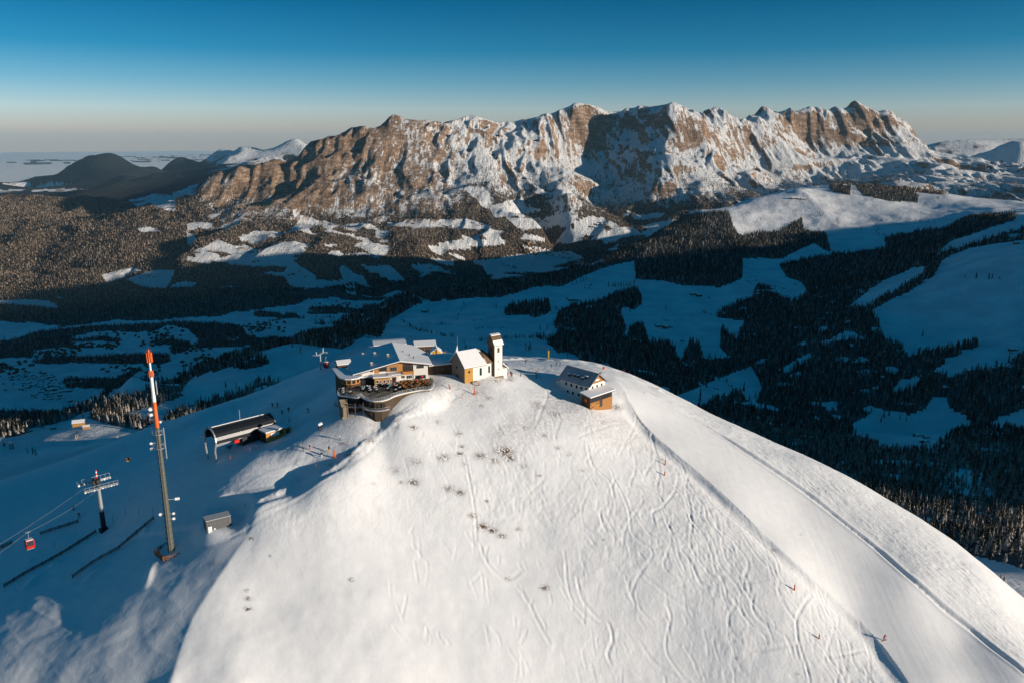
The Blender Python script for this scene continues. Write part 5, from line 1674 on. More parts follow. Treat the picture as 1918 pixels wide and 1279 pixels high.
# upper storey
panel('corner_wall', 1272, 408, 1505, 655, M_PLASTER, -.05, .24)
sp, _ = fw(1100, 400); sq, _ = fw(1272, 400)
M_BOARD = facing_boards('vertical_larch_boards', (0.30, 0.13, 0.03), (0.62, 0.30, 0.08), 1.0)
bl = MB(); bl.sect([(fw(850, 500)[0], fw(850, 520)[1]), (fw(1100, 500)[0], fw(1100, 520)[1]), (fw(1100, 400)[0], fw(1100, 375)[1]), (sAp, zAp - .35), (fw(850, 430)[0], fw(850, 432)[1])], 'y', .02, .22).build('boarded_gable', M_BOARD, inn)
bl = MB(); bl.box(fw(1100, 450)[0], fw(1270, 450)[0], .15, .23, fw(1180, 540)[1], fw(1180, 388)[1]).build('balcony_back', M_WOODD, inn)
bal = MB(); bal.box(fw(1095, 500)[0], fw(1272, 500)[0], -1.0, -.9, fw(1180, 540)[1], fw(1180, 498)[1]).box(fw(1095, 500)[0], fw(1272, 500)[0], -1.0, .15, fw(1180, 540)[1] - .12, fw(1180, 540)[1] + .02)
bal = bal.build('balcony', M_WOOD, inn); MB().box(fw(1092, 500)[0], fw(1274, 500)[0], -1.08, -.84, fw(1180, 498)[1] + .01, fw(1180, 498)[1] + .10).build('handrail', M_WOODD, bal)
wl = MB(); wl.sect([(fw(425, 540)[0], fw(425, 582)[1]), (fw(645, 540)[0], fw(645, 565)[1]), (fw(645, 490)[0], fw(645, 478)[1]), (fw(425, 530)[0], fw(425, 528)[1])], 'y', -.02, .22).build('plaster_wing', M_PLASTER, inn)
panel('board_wall', 648, 455, 725, 545, M_BOARD, .0, .2)
def fwin(X0, Y0, X1, Y1, y=0.0, frame=M_WHITE, bars=1, parent=inn):
    ym = (Y0 + Y1) / 2
    a = fw(X0, ym)[0]; b = fw(X1, ym)[0]
    return window(parent, a, b, fw((X0 + X1) / 2, Y1)[1], fw((X0 + X1) / 2, Y0)[1], y, frame, bars=bars)
for w in ((1325, 415, 1438, 460, -.05, M_WOODD, 2), (1308, 568, 1470, 625, -.05, M_WOODD, 3), (1160, 570, 1255, 630, .2, M_WHITE, 2), (1075, 575, 1140, 628, .2, M_WHITE, 1), (1108, 415, 1150, 495, .14, M_WOODD, 0), (1165, 405, 1240, 490, .14, M_WOODD, 1),
          (725, 445, 835, 512, .0, M_WOODD, 1), (905, 440, 1010, 505, .0, M_STEEL, 2), (590, 488, 625, 520, -.04, M_WOODD, 0)):
    fwin(w[0], w[1], w[2], w[3], w[4], w[5], w[6])
panel('lower_wall', 1050, 560, 1272, 655, M_PLASTER, .16, .245)
MB().box(fw(1050, 640)[0], fw(1290, 640)[0], -.5, .15, fw(1200, 655)[1], fw(1200, 640)[1]).build('ledge', M_SNOW, inn)
# wings in front, one storey: door house, window pavilion, glazed round pavilion, each with its own snow roof
def wing(name, X0, X1, Yt, Yb, off, mat, roofs, wins, bars=0, wmat=M_WHITE):
    a = fw(X0, (Yt + Yb) / 2, off)[0]; b = fw(X1, (Yt + Yb) / 2, off)[0]
    zb = fw((X0 + X1) / 2, Yb, off)[1]; zt = fw((X0 + X1) / 2, Yt, off)[1]
    o = MB().box(a, b, -off, 0.2, zb - 5, zt).build(name, mat, inn)
    for (x0, y0, x1, y1) in wins:
        window(o, fw(x0, y0, off)[0], fw(x1, y0, off)[0], fw((x0 + x1) / 2, y1, off)[1], fw((x0 + x1) / 2, y0, off)[1], -off, wmat, bars=bars)
    r = MB().box(a - .5, b + .5, -off - .7, .2, zt + .005, zt + .16).build('canopy', M_WOODD, o)
    MB().box(a - .45, b + .45, -off - .65, .2, zt + .165, zt + .50).build('snow_cover', M_SNOW, r)
    return o, (a, b, zb, zt)
wing('door_wing', 892, 1052, 575, 712, 1.6, M_PLASTER, 0, [(935, 600, 1000, 690)], 1, M_WOODD)
_, (pa, pb, pzb, pzt) = wing('window_wing', 652, 905, 612, 745, 2.8, M_WOOD, 0, [(672, 650, 720, 700), (736, 655, 770, 700), (790, 645, 830, 695), (850, 640, 888, 690)])
wing('recess_wing', 440, 650, 612, 722, .9, M_DARK, 0, [(500, 640, 560, 700), (580, 640, 640, 700)], 1, M_WOODD)  # box in front; dark colour stands in for the shade of a recess
# round glazed pavilion
ga = fw(120, 700, 3.0)[0]; gb = fw(435, 700, 1.4)[0]; gzb = fw(250, 745, 3.0)[1]; gzt = fw(250, 645, 3.0)[1]
gcx = (ga + gb) / 2; grx = (gb - ga) / 2
pts = [(gcx + grx * math.cos(math.pi + math.pi * k / 6), -.6 - 3.0 * math.sin(math.pi * k / 6)) for k in range(7)]
pav = MB().prism(pts + [(pts[-1][0], .2), (pts[0][0], .2)], gzb - 5.0, gzb + .5).build('pavilion_base', M_WOODD, inn)
for (x0, y0), (x1, y1) in zip(pts[:-1], pts[1:]):
    L = math.hypot(x1 - x0, y1 - y0); ux, uy = (x1 - x0) / L, (y1 - y0) / L; nx, ny = uy, -ux
    f = MB()
    for (a, b, c, d) in ((0, .22, gzb + .5, gzt), (L - .22, L, gzb + .5, gzt), (.22, L - .22, gzb + .5, gzb + .72), (.22, L - .22, gzt - .22, gzt)):
        f.prism([(x0 + ux * a, y0 + uy * a), (x0 + ux * b, y0 + uy * b), (x0 + ux * b - nx * .15, y0 + uy * b - ny * .15), (x0 + ux * a - nx * .15, y0 + uy * a - ny * .15)], c, d)
    f = f.build('window', M_WOOD, inn)
    MB().prism([(x0 + ux * .22 - nx * .06, y0 + uy * .22 - ny * .06), (x1 - ux * .22 - nx * .06, y1 - uy * .22 - ny * .06), (x1 - ux * .22 - nx * .1, y1 - uy * .22 - ny * .1), (x0 + ux * .22 - nx * .1, y0 + uy * .22 - ny * .1)], gzb + .72, gzt - .22).build('pane', M_GLASS, f)
rp = [(gcx + (grx + .7) * math.cos(math.pi + math.pi * k / 6), -.5 - 3.7 * math.sin(math.pi * k / 6)) for k in range(7)] + [(gb + .9, 7.5), (ga - 2.0, 9.0)]
r_ = MB().prism(rp, gzt + .005, gzt + .2).build('canopy', M_WOODD, inn); MB().prism(rp, gzt + .205, gzt + .55).build('snow_cover', M_SNOW, r_)
MB().prism([(pts[0][0] + .1, .3), (gb, .3), (gb, 7), (ga - 1.2, 8.2)], gzb - 6, gzt).build('rear_wing', M_WOODD, inn)
# terrace with curved stone wall and railing
zt_ = 4.65 - z0
OUT = [cp(*p) for p in [(1600, 720), (1540, 800), (1380, 815), (1100, 870), (950, 915), (860, 960), (760, 985), (640, 990), (540, 970), (470, 935), (440, 905), (400, 930), (340, 935), (200, 915), (90, 900), (60, 870)]]
z_ter = z0 + zt_ + .1
ow = [loc2 for loc2 in [onz(px, py, z_ter) for px, py in OUT]]
def to_inn(x, y):
    dx, dy = x - A[0], y - A[1]
    return dx * math.cos(ANG_R) + dy * math.sin(ANG_R), -dx * math.sin(ANG_R) + dy * math.cos(ANG_R)
ol = [to_inn(x, y) for x, y in ow]
ter = thing('terrace', (A[0], A[1], z0), ANG_R, 'curved stone terrace with steel railing in front of the timber inn', 'terrace')
deck = ol + [(ol[-1][0] + .8, 1.0), (1.6, 1.0)]
MB().prism(deck, zt_ - .25, zt_ + .1).build('deck', M_STONE, ter)
wl = MB()
ins_ = [(x * .985 - .12, y + .25) for x, y in ol]
wl.prism(ins_ + [(ins_[-1][0] + .6, .8), (1.2, .8)], -7.5, zt_ - .255)
wl.build('retaining_wall', flat_mat('dark_rubble_stone', (0.075, 0.052, 0.034), .95, .8, 1.6), ter)
cur = dense(ol, 1.3)
rail = MB()
rail.path([(x, y, zt_ + 1.1) for x, y in cur], .06, 5); rail.path([(x, y, zt_ + .65) for x, y in cur], .03, 4)
rail.path([(x, y, zt_ + .35) for x, y in cur], .03, 4)
rail.build('railing', M_STEEL, ter)
for x, y in cur[::2]:
    MB().tube((x, y, zt_), (x, y, zt_ + 1.1), .04, .04, 5).build('railing_post', M_STEEL, ter)
MB().sect([(cur[0][0], 0), (cur[0][0], 0.01), (cur[0][0] - .01, 0)], 'y', 0, .01)
sn = MB()
for (x0, y0), (x1, y1) in zip(cur[:-1], cur[1:]):
    d = math.hypot(x1 - x0, y1 - y0); nx, ny = (y1 - y0) / d * .35, -(x1 - x0) / d * .35
    sn.prism([(x0 - nx, y0 - ny), (x1 - nx, y1 - ny), (x1 + nx, y1 + ny), (x0 + nx, y0 + ny)], zt_ + .11, zt_ + .3)
sn.build('snow_edge', M_SNOW, ter)
lo = cur[int(len(cur) * .34):]
lw = MB(); le = MB(); lr = MB()
for (x0, y0), (x1, y1) in zip(lo[:-1], lo[1:]):
    d = math.hypot(x1 - x0, y1 - y0); nx, ny = (y1 - y0) / d, -(x1 - x0) / d
    if ny > 0: nx, ny = -nx, -ny
    lw.prism([(x0, y0), (x1, y1), (x1 + nx * 1.1, y1 + ny * 1.1), (x0 + nx * 1.1, y0 + ny * 1.1)], zt_ - 2.9, zt_ - 2.6)
    le.prism([(x0 + nx * .2, y0 + ny * .2), (x1 + nx * .2, y1 + ny * .2), (x1 + nx * 1.0, y1 + ny * 1.0), (x0 + nx * 1.0, y0 + ny * 1.0)], zt_ - 2.595, zt_ - 2.45)
    lr.tube((x0 + nx, y0 + ny, zt_ - 1.6), (x1 + nx, y1 + ny, zt_ - 1.6), .04, .04, 4); lr.tube((x0 + nx, y0 + ny, zt_ - 2.6), (x0 + nx, y0 + ny, zt_ - 1.6), .03, .03, 4)
lw.build('lower_walkway', M_WOODD, ter); le.build('walkway_snow', M_SNOW, ter); lr.build('lower_railing', M_STEEL, ter)
for k in range(2, len(lo) - 3, 3):
    x0, y0 = lo[k]; x1, y1 = lo[k + 1]
    d = math.hypot(x1 - x0, y1 - y0); nx, ny = (y1 - y0) / d, -(x1 - x0) / d
    if ny > 0: nx, ny = -nx, -ny
    MB().prism([(x0 + nx * .05, y0 + ny * .05), (x1 + nx * .05, y1 + ny * .05), (x1 + nx * .14, y1 + ny * .14), (x0 + nx * .14, y0 + ny * .14)], zt_ - 2.2, zt_ - .6).build('opening_shade_panel', M_DARK, ter)  # dark panel on the wall; its colour paints the shade of an opening
# steps and posts at the terrace's lower left corner
for k in range(6):
    x, y = ol[-3]
    MB().box(x - 2.0 + k * .1, x + .2, y - 1.0 - .4 * k, y - .6 - .4 * k, -8, zt_ - .35 - .34 * k).build('step', M_STONE, ter)
for k in range(5):
    x = ol[8][0] - 2.2 * k + 3; y = ol[8][1] - .7
    MB().tube((x, y, zt_ - 4.2), (x, y, zt_ - .3), .16, .16, 6).build('support_post', M_WOODD, ter)
# tables and benches
tb = thing('picnic_table', (0, 0, 0), 0, 'x', 'table')
MB().box(-.95, .95, -.38, .38, .70, .76).build('table_top', M_WOOD, tb)
for s in (-1, 1):
    MB().box(-.95, .95, s * .72 - .14, s * .72 + .14, .42, .47).build('bench', M_WOOD, tb)
    MB().box(s * .7 - .05, s * .7 + .05, -.75, .75, 0, .70).build('leg', M_WOODD, tb)
tb2 = thing('picnic_table', (0, 0, -50), 0, 'x', 'table')
MB().box(-.95, .95, -.38, .38, .70, .76).build('table_top', M_WOODD, tb2); MB().box(-.8, .6, -.3, .3, .761, .82).build('snow_cover', M_SNOW, tb2)
for s in (-1, 1):
    MB().box(-.95, .95, s * .72 - .14, s * .72 + .14, .42, .47).build('bench', M_WOODD, tb2)
    MB().box(s * .7 - .05, s * .7 + .05, -.75, .75, 0, .70).build('leg', M_DARK, tb2)
tabs = []
rowsT = [(-1.4, -2.2), (-1.8, -4.3), (-2.2, -6.3)]
kk = 0
LT = ['right beside the plastered corner', 'below the ground-floor windows', 'near the railing bend']
def place_table(lx, ly, label, group):
    global kk
    x = A[0] + lx * math.cos(ANG_R) - ly * math.sin(ANG_R); y = A[1] + lx * math.sin(ANG_R) + ly * math.cos(ANG_R)
    o = tb if kk == 0 else copy_tree(tb if lx > -9 else tb2)
    kk += 1
    o.location = (x, y, z0 + zt_ + .1); o.rotation_euler = (0, 0, ANG_R + R(62) + rt0.normal(0, .12)); o.scale = (.85, .85, .95)
    o['label'] = label; o['group'] = group
    return x, y
rt0 = np.random.default_rng(5)
seats = []
def in_deck(lx, ly, m=1.2):
    p = np.array(deck)
    q = all(in_poly(np.array([lx + dx]), np.array([ly + dy]), p)[0] for dx, dy in ((m, 0), (-m, 0), (0, m), (0, -m)))
    return q
for i in range(9):
    for j in range(6):
        lx = -.8 - i * 1.75 + j * .5; ly = -2.0 - j * 1.9 - i * .0
        if not in_deck(lx, ly): continue
        if lx < -9.0 and ly > -3.4: continue
        if rt0.random() < .2: continue
        lx += rt0.normal(0, .18); ly += rt0.normal(0, .15)
        g = 'orange benches on the east half of the terrace' if lx > -9 else 'benches on the middle of the terrace'
        seats.append(place_table(lx, ly, 'wooden picnic table on the ' + ('sunny terrace below the plastered corner' if lx > -9 else 'terrace in front of the window pavilion, dark'), g))
for i in range(6):
    for j in range(3):
        lx = -16.5 - i * 1.9; ly = -4.6 - j * 1.9
        if not in_deck(lx, ly) or rt0.random() < .3: continue
        seats.append(place_table(lx, ly, 'dark picnic table with snow on the western terrace by the round pavilion', 'benches by the round pavilion'))
for c in list(tb2.children): bpy.data.objects.remove(c)
bpy.data.objects.remove(tb2)
print('tables', kk)

# ------------------------------------------------------------------ low wings and yard behind the inn
def gbox(name, px, py, w, d, h, ang, label, cat, wall=M_WOODD, pitch=.9, snow=M_SNOW, z=None, d0=120, d1=900):
    g = ground(px, py, d0, d1)
    o = thing(name, g, ang, label, cat)
    MB().sect([(0, -3), (d, -3), (d, h), (d / 2, h + pitch), (0, h)], 'x', 0, w).build('wall', wall, o)
    for s in (0, 1):
        y0 = -.4 if s == 0 else d + .4
        q = [(-.4, y0, h - .4 * pitch / (d / 2)), (w + .4, y0, h - .4 * pitch / (d / 2)), (w + .4, d / 2, h + pitch), (-.4, d / 2, h + pitch)]
        if s: q = q[::-1]
        r = MB().slab([(p[0], p[1], p[2] + .05) for p in q], .15).build('roof', M_WOODD, o)
        MB().slab([(p[0], p[1], p[2] + .33) for p in q], .27).build('snow_cover', snow, r)
    return o
gb2 = gbox('annex', 806, 702, 9.5, 12, 3.0, R(20), 'low shaded annex with snow roof between inn and chapel', 'annex')
MB().box(1.0, 1.9, -.06, -.01, 0, 2.1).build('door', M_DARK, gb2)
window(gb2, 3.2, 4.6, 1.0, 2.1, 0, M_WOODD); window(gb2, 5.8, 7.2, 1.0, 2.1, 0, M_WOODD)
gb3 = gbox('shed', 778, 660, 8, 6, 2.4, R(12), 'small dark shed with white snow roof behind the inn', 'shed', pitch=1.2)
MB().box(-.06, -.01, 2.2, 3.6, 0, 2.0).build('door', M_WOODD, gb3)
gb4 = gbox('lift_hut', 634, 696, 4.5, 3.6, 2.6, R(25), 'dark lift operator hut with snow roof left of the inn', 'hut')
MB().box(1.4, 2.3, -.06, -.01, 0, 2.0).build('door', M_DARK, gb4)
gb5 = gbox('cable_car_garage', 702, 662, 12, 8, 3.0, R(14), 'flat snow covered lift building with dark front behind the inn', 'building', M_DARK, .5)
MB().box(2, 5.5, -.06, -.01, 0, 2.6).build('gate', M_WOODD, gb5)

# white pointed marker roof and flagpole behind the chapel
g = ground(853, 680)
o = thing('pyramid_shelter', (g[0], g[1], g[2]), R(20), 'white steep pyramid shelter beside a flagpole left of the chapel', 'shelter')
hp = rise(g, 641)
MB().add([(-1.3, -1.3, 0), (1.3, -1.3, 0), (1.3, 1.3, 0), (-1.3, 1.3, 0), (.9, .4, hp * .85)], [(0, 1, 4), (1, 2, 4), (2, 3, 4), (3, 0, 4), (0, 3, 2, 1)]).build('canvas', M_WHITE, o)
MB().tube((.95, .45, -1), (.95, .45, hp * 1.25), .10, .05, 6).build('pole', M_STEEL, o)
# tipi-like tent with ski racks and guests
g = ground(818, 667)
o = thing('apres_ski_tent', g, R(10), 'white tent with open yellow front behind the inn roofs', 'tent')
MB().sect([(-2.6, 0), (2.6, 0), (2.2, 1.5), (0, 3.2), (-2.2, 1.5)], 'y', 0.02, 4.5).build('canvas', M_WHITE, o)
MB().sect([(-2.0, 0), (2.0, 0), (1.7, 1.3), (0, 2.7), (-1.7, 1.3)], 'y', -.12, -.02).build('front_panel', M_YELLOW, o)
MB().tube((-.1, -.2, 0), (.3, -.2, 3.9), .07, .07, 5).build('pole', M_WOODD, o); MB().tube((.1, -.3, 0), (-.3, -.3, 3.9), .07, .07, 5).build('pole', M_WOODD, o)
fence = None
pts_f = [ground(px, py) for px, py in ((792, 668), (812, 665), (836, 663), (858, 662))]
pts_f = [p for p in pts_f if p]
o = thing('yard_fence', pts_f[0], 0, 'low board fence round the sunny yard behind the inn', 'fence')
for i, (p, q) in enumerate(zip(pts_f[:-1], pts_f[1:])):
    n = 3
    for k in range(n):
        x = p[0] + (q[0] - p[0]) * k / n - pts_f[0][0]; y = p[1] + (q[1] - p[1]) * k / n - pts_f[0][1]; z = p[2] + (q[2] - p[2]) * k / n - pts_f[0][2]
        MB().box(x - .08, x + .08, y - .08, y + .08, z - .5, z + 1.2).build('post', M_WOODD, o)
    a = [p[i] - pts_f[0][i] for i in range(3)]; b = [q[i] - pts_f[0][i] for i in range(3)]
    for h_ in (.5, 1.0):
        MB().tube((a[0], a[1], a[2] + h_), (b[0], b[1], b[2] + h_), .09, .09, 4).build('rail', M_WOOD, o)

# ------------------------------------------------------------------ white hut with the dark roof
B0 = ground(1105.2, 766.8)
ANG_H = R(44)
hut = thing('alpine_hut', B0, ANG_H, 'white walled hut with dark steep roof and orange timber veranda', 'hut')
def hp_(px, py, P=B0, a=ANG_H):
    s, z = onwall(px, py, P, a); return s, z - B0[2]
AW, _ = hp_(1149.4, 752.6); _, AHt = hp_(1109.3, 742.5)
dl, _ = hp_(1092.6, 754.3, B0, ANG_H + R(90))
print('hut annex', AW, AHt, dl)
AW = min(max(AW, 7.5), 11); AHt = min(max(AHt, 3.8), 5.4)
VD = 3.6
M_VER = facing_boards('veranda_boards', (0.12, 0.05, 0.012), (0.52, 0.23, 0.05), 1.0)
ver = MB().box(0, AW, 0, VD, -3, AHt * .50).build('veranda', M_VER, hut)
MB().box(-.06, -.005, .05, VD, -3, AHt).build('end_wall', M_WOODD, ver)
for k in range(7):
    x0 = .15 + k * (AW - .3) / 7
    window(ver, x0, x0 + (AW - .3) / 7 - .1, AHt * .52, AHt * .93, .12, M_WOODD, bars=0)
MB().box(0.01, AW, .2, VD, AHt * .505, AHt - .01).build('veranda_core', M_DARK, ver)
MB().box(AW * .42, AW * .54, -.08, -.01, -.2, AHt * .49).build('door', M_DARK, ver)
MB().box(-.12, -.07, VD * .35, VD * .35 + 1.0, AHt * .55, AHt * .55 + .9).build('sign', M_ORANGE, ver)
for x0, z_a, z_b in ((.3, .3, 1.6), (.3, 1.6, .8)):
    MB().slab([(x0, -.30, z_a), (AW * .40, -.30, z_b), (AW * .40, -.12, z_b), (x0, -.12, z_a)], .2).build('brace', M_WOOD, ver)
rv = MB().slab([(-.7, -.7, AHt), (AW + .5, -.7, AHt), (AW + .5, VD + .2, AHt + .75), (-.7, VD + .2, AHt + .75)], .18).build('roof', M_WOODD, ver)
MB().slab([(-.75, -.75, AHt + .3), (AW + .55, -.75, AHt + .3), (AW + .55, VD + .2, AHt + 1.05), (-.75, VD + .2, AHt + 1.05)], .28).build('snow_cover', M_SNOW, rv)
# main house behind the veranda
F0 = (B0[0] - VD * math.sin(ANG_H), B0[1] + VD * math.cos(ANG_H))
m0, _ = onwall(1103.0, 731.8, F0, ANG_H); m1, _ = onwall(1133.2, 721.8, F0, ANG_H)
_, ze = onwall(1103.5, 721, F0, ANG_H); _, za = onwall(1120.2, 698.4, F0, ANG_H)
ze -= B0[2]; za -= B0[2]
HL, _ = onwall(1048.4, 707.6, (F0[0] + m0 * math.cos(ANG_H), F0[1] + m0 * math.sin(ANG_H)), ANG_H + R(90))
print('hut', m0, m1, ze, za, HL)
HL = min(max(HL, 12), 17)
y1 = VD + HL
xm = (m0 + m1) / 2
MB().sect([(m0, -3), (m1, -3), (m1, ze), (m0, ze)], 'y', VD + .02, y1).build('wall', M_PLASTER, hut)
MB().sect([(m0, ze + .005), (m1, ze + .005), (xm, za - .15)], 'y', VD - .02, y1).build('timber_gable', M_VER, hut)
MB().box(xm - .9, xm + .9, VD - .10, VD - .03, ze + .75, ze + 1.25).build('sign', M_WHITE, hut)
M_SLATE = flat_mat('snow_dusted_slate', (0.34, 0.35, 0.37), 0.8, 0.5, .5)
for s in (0, 1):
    xa = m0 - .6 if s == 0 else m1 + .6
    k = (za - ze) / (xm - m0)
    zz = ze - .6 * k
    q = [(xa, VD - .9, zz), (xm, VD - .9, za), (xm, y1 + .5, za), (xa, y1 + .5, zz)]
    if s == 0: q = q[::-1]
    MB().slab([(p[0], p[1], p[2] + .12) for p in q], .2).build('roof', M_SLATE, hut)
k = (za - ze) / (xm - m0)
for t, yy, w in ((.35, .30, 1.1), (.42, .46, 1.0), (.42, .58, 1.0), (.5, .20, 1.0), (.36, .74, 1.2)):
    x = m0 + (xm - m0) * t; z = ze + k * (x - m0) + .2; y = VD + HL * yy
    d_ = MB().sect([(y - w / 2, z - .7), (y + w / 2, z - .7), (y + w / 2, z + .35), (y - w / 2, z + .35)], 'x', x - .55, x + .9).build('dormer', M_DARK, hut)
    MB().box(x - .65, x + .9, y - w / 2 - .1, y + w / 2 + .1, z + .36, z + .50).build('snow_cap', M_SNOW, d_)
for i, yy in enumerate((.06, .22, .38, .56, .74)):
    window(hut, VD + HL * yy, VD + HL * yy + .75, ze - 2.1, ze - 1.1, m0, M_WOODD, bars=0, axis='y')
for yy in (.30, .50, .68):
    window(hut, VD + HL * yy, VD + HL * yy + .75, ze - 4.6, ze - 3.7, m0, M_WOODD, bars=0, axis='y')
for xx in (.22, .50, .78):
    x = m0 + (m1 - m0) * xx
    window(hut, x - .33, x + .33, ze - 1.7, ze - .7, VD, M_WOODD, bars=0)
MB().box(m1 - 1.2, m1 - .6, VD + 1.0, VD + 1.6, ze, za - .6).build('chimney', M_STONE, hut)
MB().sect([(m0 + .6, -3), (m1 - .6, -3), (m1 - .6, ze - 1.6), (m0 + .6, ze - 1.6)], 'y', y1 + .01, y1 + 2.2).build('rear_wing', M_PLASTER, hut)
MB().slab([(m0 + .3, y1 + .01, ze - .6), (m1 - .3, y1 + .01, ze - .6), (m1 - .3, y1 + 2.6, ze - 1.6), (m0 + .3, y1 + 2.6, ze - 1.6)][::1], .25).build('rear_roof', M_SLATE, hut)

# ------------------------------------------------------------------ chairlift top station
ANG_S = R(44)
f0 = ground(409, 863)
st = thing('chairlift_station', f0, ANG_S, 'long barrel roofed chairlift station in black metal with snow on top', 'lift station')
def sp2(px, py): 
    s, z = onwall(px, py, f0, ANG_S); return s, z - f0[2]
sa, zb_ = sp2(408, 826.4); sb, zb2 = sp2(517.5, 783)
print('station', sa, zb_, sb, zb2)
LS = min(max(sb - sa, 17), 26); HB_ = min(max(zb_, 3.6), 5.6)
RB = 3.7
def barrel(r, rz, a0, a1, n=12):
    return [(RB + r * math.cos(math.pi - math.pi * (a0 + (a1 - a0) * k / n)), HB_ + rz * math.sin(math.pi * (a0 + (a1 - a0) * k / n))) for k in range(n + 1)]
def shell(r0, rz0, r1, rz1, a0, a1, x0, x1, n=12):
    o_ = barrel(r0, rz0, a0, a1, n); i_ = barrel(r1, rz1, a0, a1, n)
    m = MB()
    for k in range(n):
        m.sect([o_[k], o_[k + 1], i_[k + 1], i_[k]], 'x', x0, x1)
    return m
shell(RB, 3.3, RB - .16, 3.12, -.06, 1.06, 0, LS).build('barrel_roof', M_BLACK, st, 0, False)
shell(RB + .16, 3.46, RB + .005, 3.305, .50, .90, .5, LS - .4).build('snow_cover', M_SNOW, st)
for x in (-.35, LS + .01):
    shell(RB + .22, 3.55, RB - .28, 3.0, -.08, 1.08, x, x + .34).build('end_arch', M_STEEL, st)
MB().sect(barrel(RB - .2, 3.08, 0.0, 1.0), 'x', LS - .5, LS - .3).build('end_wall', M_BLACK, st)
MB().sect(barrel(RB - .2, 3.08, 0.0, 1.0), 'x', .9, 1.1).build('end_wall', M_BLACK, st)
for y in (.55, RB * 2 - .55):
    pl = MB(); pl.tube((-.2, y + .25 * (1 if y < 2 else -1), -1.5), (-.5, y, HB_ * .55), .28, .34, 8); pl.tube((-.5, y, HB_ * .5), (-.15, y - .45 * (1 if y < 2 else -1), HB_ + .1), .34, .3, 8)
    pl.build('pillar', M_STEEL, st)
for x in (LS * .62, LS * .95):
    MB().tube((x, 1.4, -1.5), (x, 1.4, HB_), .3, .3, 8).build('pillar', M_BLACK, st)
    MB().tube((x, RB * 2 - 1.4, -1.5), (x, RB * 2 - 1.4, HB_), .3, .3, 8).build('pillar', M_BLACK, st)
for k in range(3):
    MB().tube((.2, .3 + .5 * k, HB_ - .8 - .5 * k), (LS * .55, .3 + .5 * k, HB_ - .5 - .25 * k), .07, .07, 5).build('rail', M_STEEL, st)
MB().box(LS * .30, LS, .6, RB * 2 - .6, -1.0, 1.0).build('platform', M_CONC, st)
MB().box(LS * .45, LS * .98, 1.2, RB * 2 - 1.2, 1.01, HB_ - .3).build('machine_housing', M_DARK, st)
MB().slab([(LS * .32, -2.0, .6), (LS * .60, -2.0, .6), (LS * .60, .58, 1.0), (LS * .32, .58, 1.0)], .12).build('ramp', M_STEEL, st)
MB().tube((LS * .5, RB, HB_ + 3.2), (LS * .5, RB, HB_ + 3.2 + 3.4), .05, .03, 5).build('antenna', M_WHITE, st)
MB().box(LS * .28, LS * .28 + 1.4, -.4, .2, HB_ - 1.6, HB_ - .7).build('chair', M_RED, st)
MB().ball((-1.5, RB * 2 - .5, HB_ + .3), .32).tube((-1.4, RB * 2 - .5, HB_ + .3), (0, RB * 2 - .5, HB_ + .3), .06, .06, 4).build('floodlight', M_WHITE, st)
for k in range(4):
    MB().ball((LS * (.2 + .2 * k), RB - RB * math.cos(math.pi * .12) - .05, HB_ + 3.3 * math.sin(math.pi * .12) + .1), .14, 6, 4).build('lamp', M_WHITE, st)
# operator cabin clad in larch
c0 = ground(499.5, 829.5)
ANG_K = R(47)
kb = thing('operator_cabin', c0, ANG_K, 'low larch clad cabin with snowy flat roof beside the barrel roofed station', 'cabin')
kl, _ = onwall(545, 810, c0, ANG_K); _, kz = onwall(498.5, 811, c0, ANG_K)
print('cabin', kl, kz - c0[2])
kl = min(max(kl, 8), 11.5); kz = min(max(kz - c0[2], 2.7), 3.4)
for k in range(7):
    MB().box(.02, kl, 0, .12, -1.2 + (kz + 1.2) * k / 7 + .02, -1.2 + (kz + 1.2) * (k + 1) / 7).build('plank', M_WOOD, kb)
MB().box(0.02, kl - .02, .13, 3.6, -1.5, kz).build('wall', M_DARK, kb)
r_ = MB().box(-.3, kl + .3, -.4, 3.9, kz + .01, kz + .2).build('roof', M_STEEL, kb); MB().box(-.25, kl + .25, -.35, 3.85, kz + .205, kz + .40).build('snow_cover', M_SNOW, r_)
window(kb, kl * .18, kl * .50, kz * .55, kz * .85, 0, M_WHITE, bars=2, glass=M_WHITE)
window(kb, kl * .56, kl * .66, kz * .55, kz * .85, 0, M_WOODD, bars=0)
MB().box(kl * .82, kl * .92, -.08, -.01, -.3, kz * .8).build('door', M_DARK, kb)
window(kb, .8, 2.6, .9, kz * .85, 0, M_WOODD, bars=1, axis='y')

# ------------------------------------------------------------------ transmitter mast
mb_ = ground(321, 1030)
Hm = rise(mb_, 655)
print('mast', mb_, Hm)
mast = thing('transmitter_mast', mb_, R(20), 'tall transmitter mast with orange and white top on a timber platform', 'mast')
def mz(py): return rise(mb_, py)
z_g, z_o1, z_w, z_c1, z_r0, z_c2 = mz(800), mz(752), mz(705), mz(694), mz(678), mz(660)
m = MB(); n_ = 22
for k in range(n_):
    a = -1 + (z_g + 1) * k / n_; b = -1 + (z_g + 1) * (k + 1) / n_
    ra = 0.80 - .28 * k / n_; rb = 0.80 - .28 * (k + 1) / n_
    m.tube((0, 0, a), (0, 0, b - .12), ra, rb, 12)
    MB().tube((0, 0, b - .12), (0, 0, b), rb + .14, rb + .14, 12).build('flange', M_MASTG, mast)
m.build('shaft', M_MASTG, mast)
MB().tube((0, 0, z_g + .01), (0, 0, z_o1), .50, .45, 12).build('orange_section', M_ORANGE, mast)
MB().tube((0, 0, z_o1 + .01), (0, 0, z_w), .44, .38, 12).build('white_section', M_WHITE, mast)
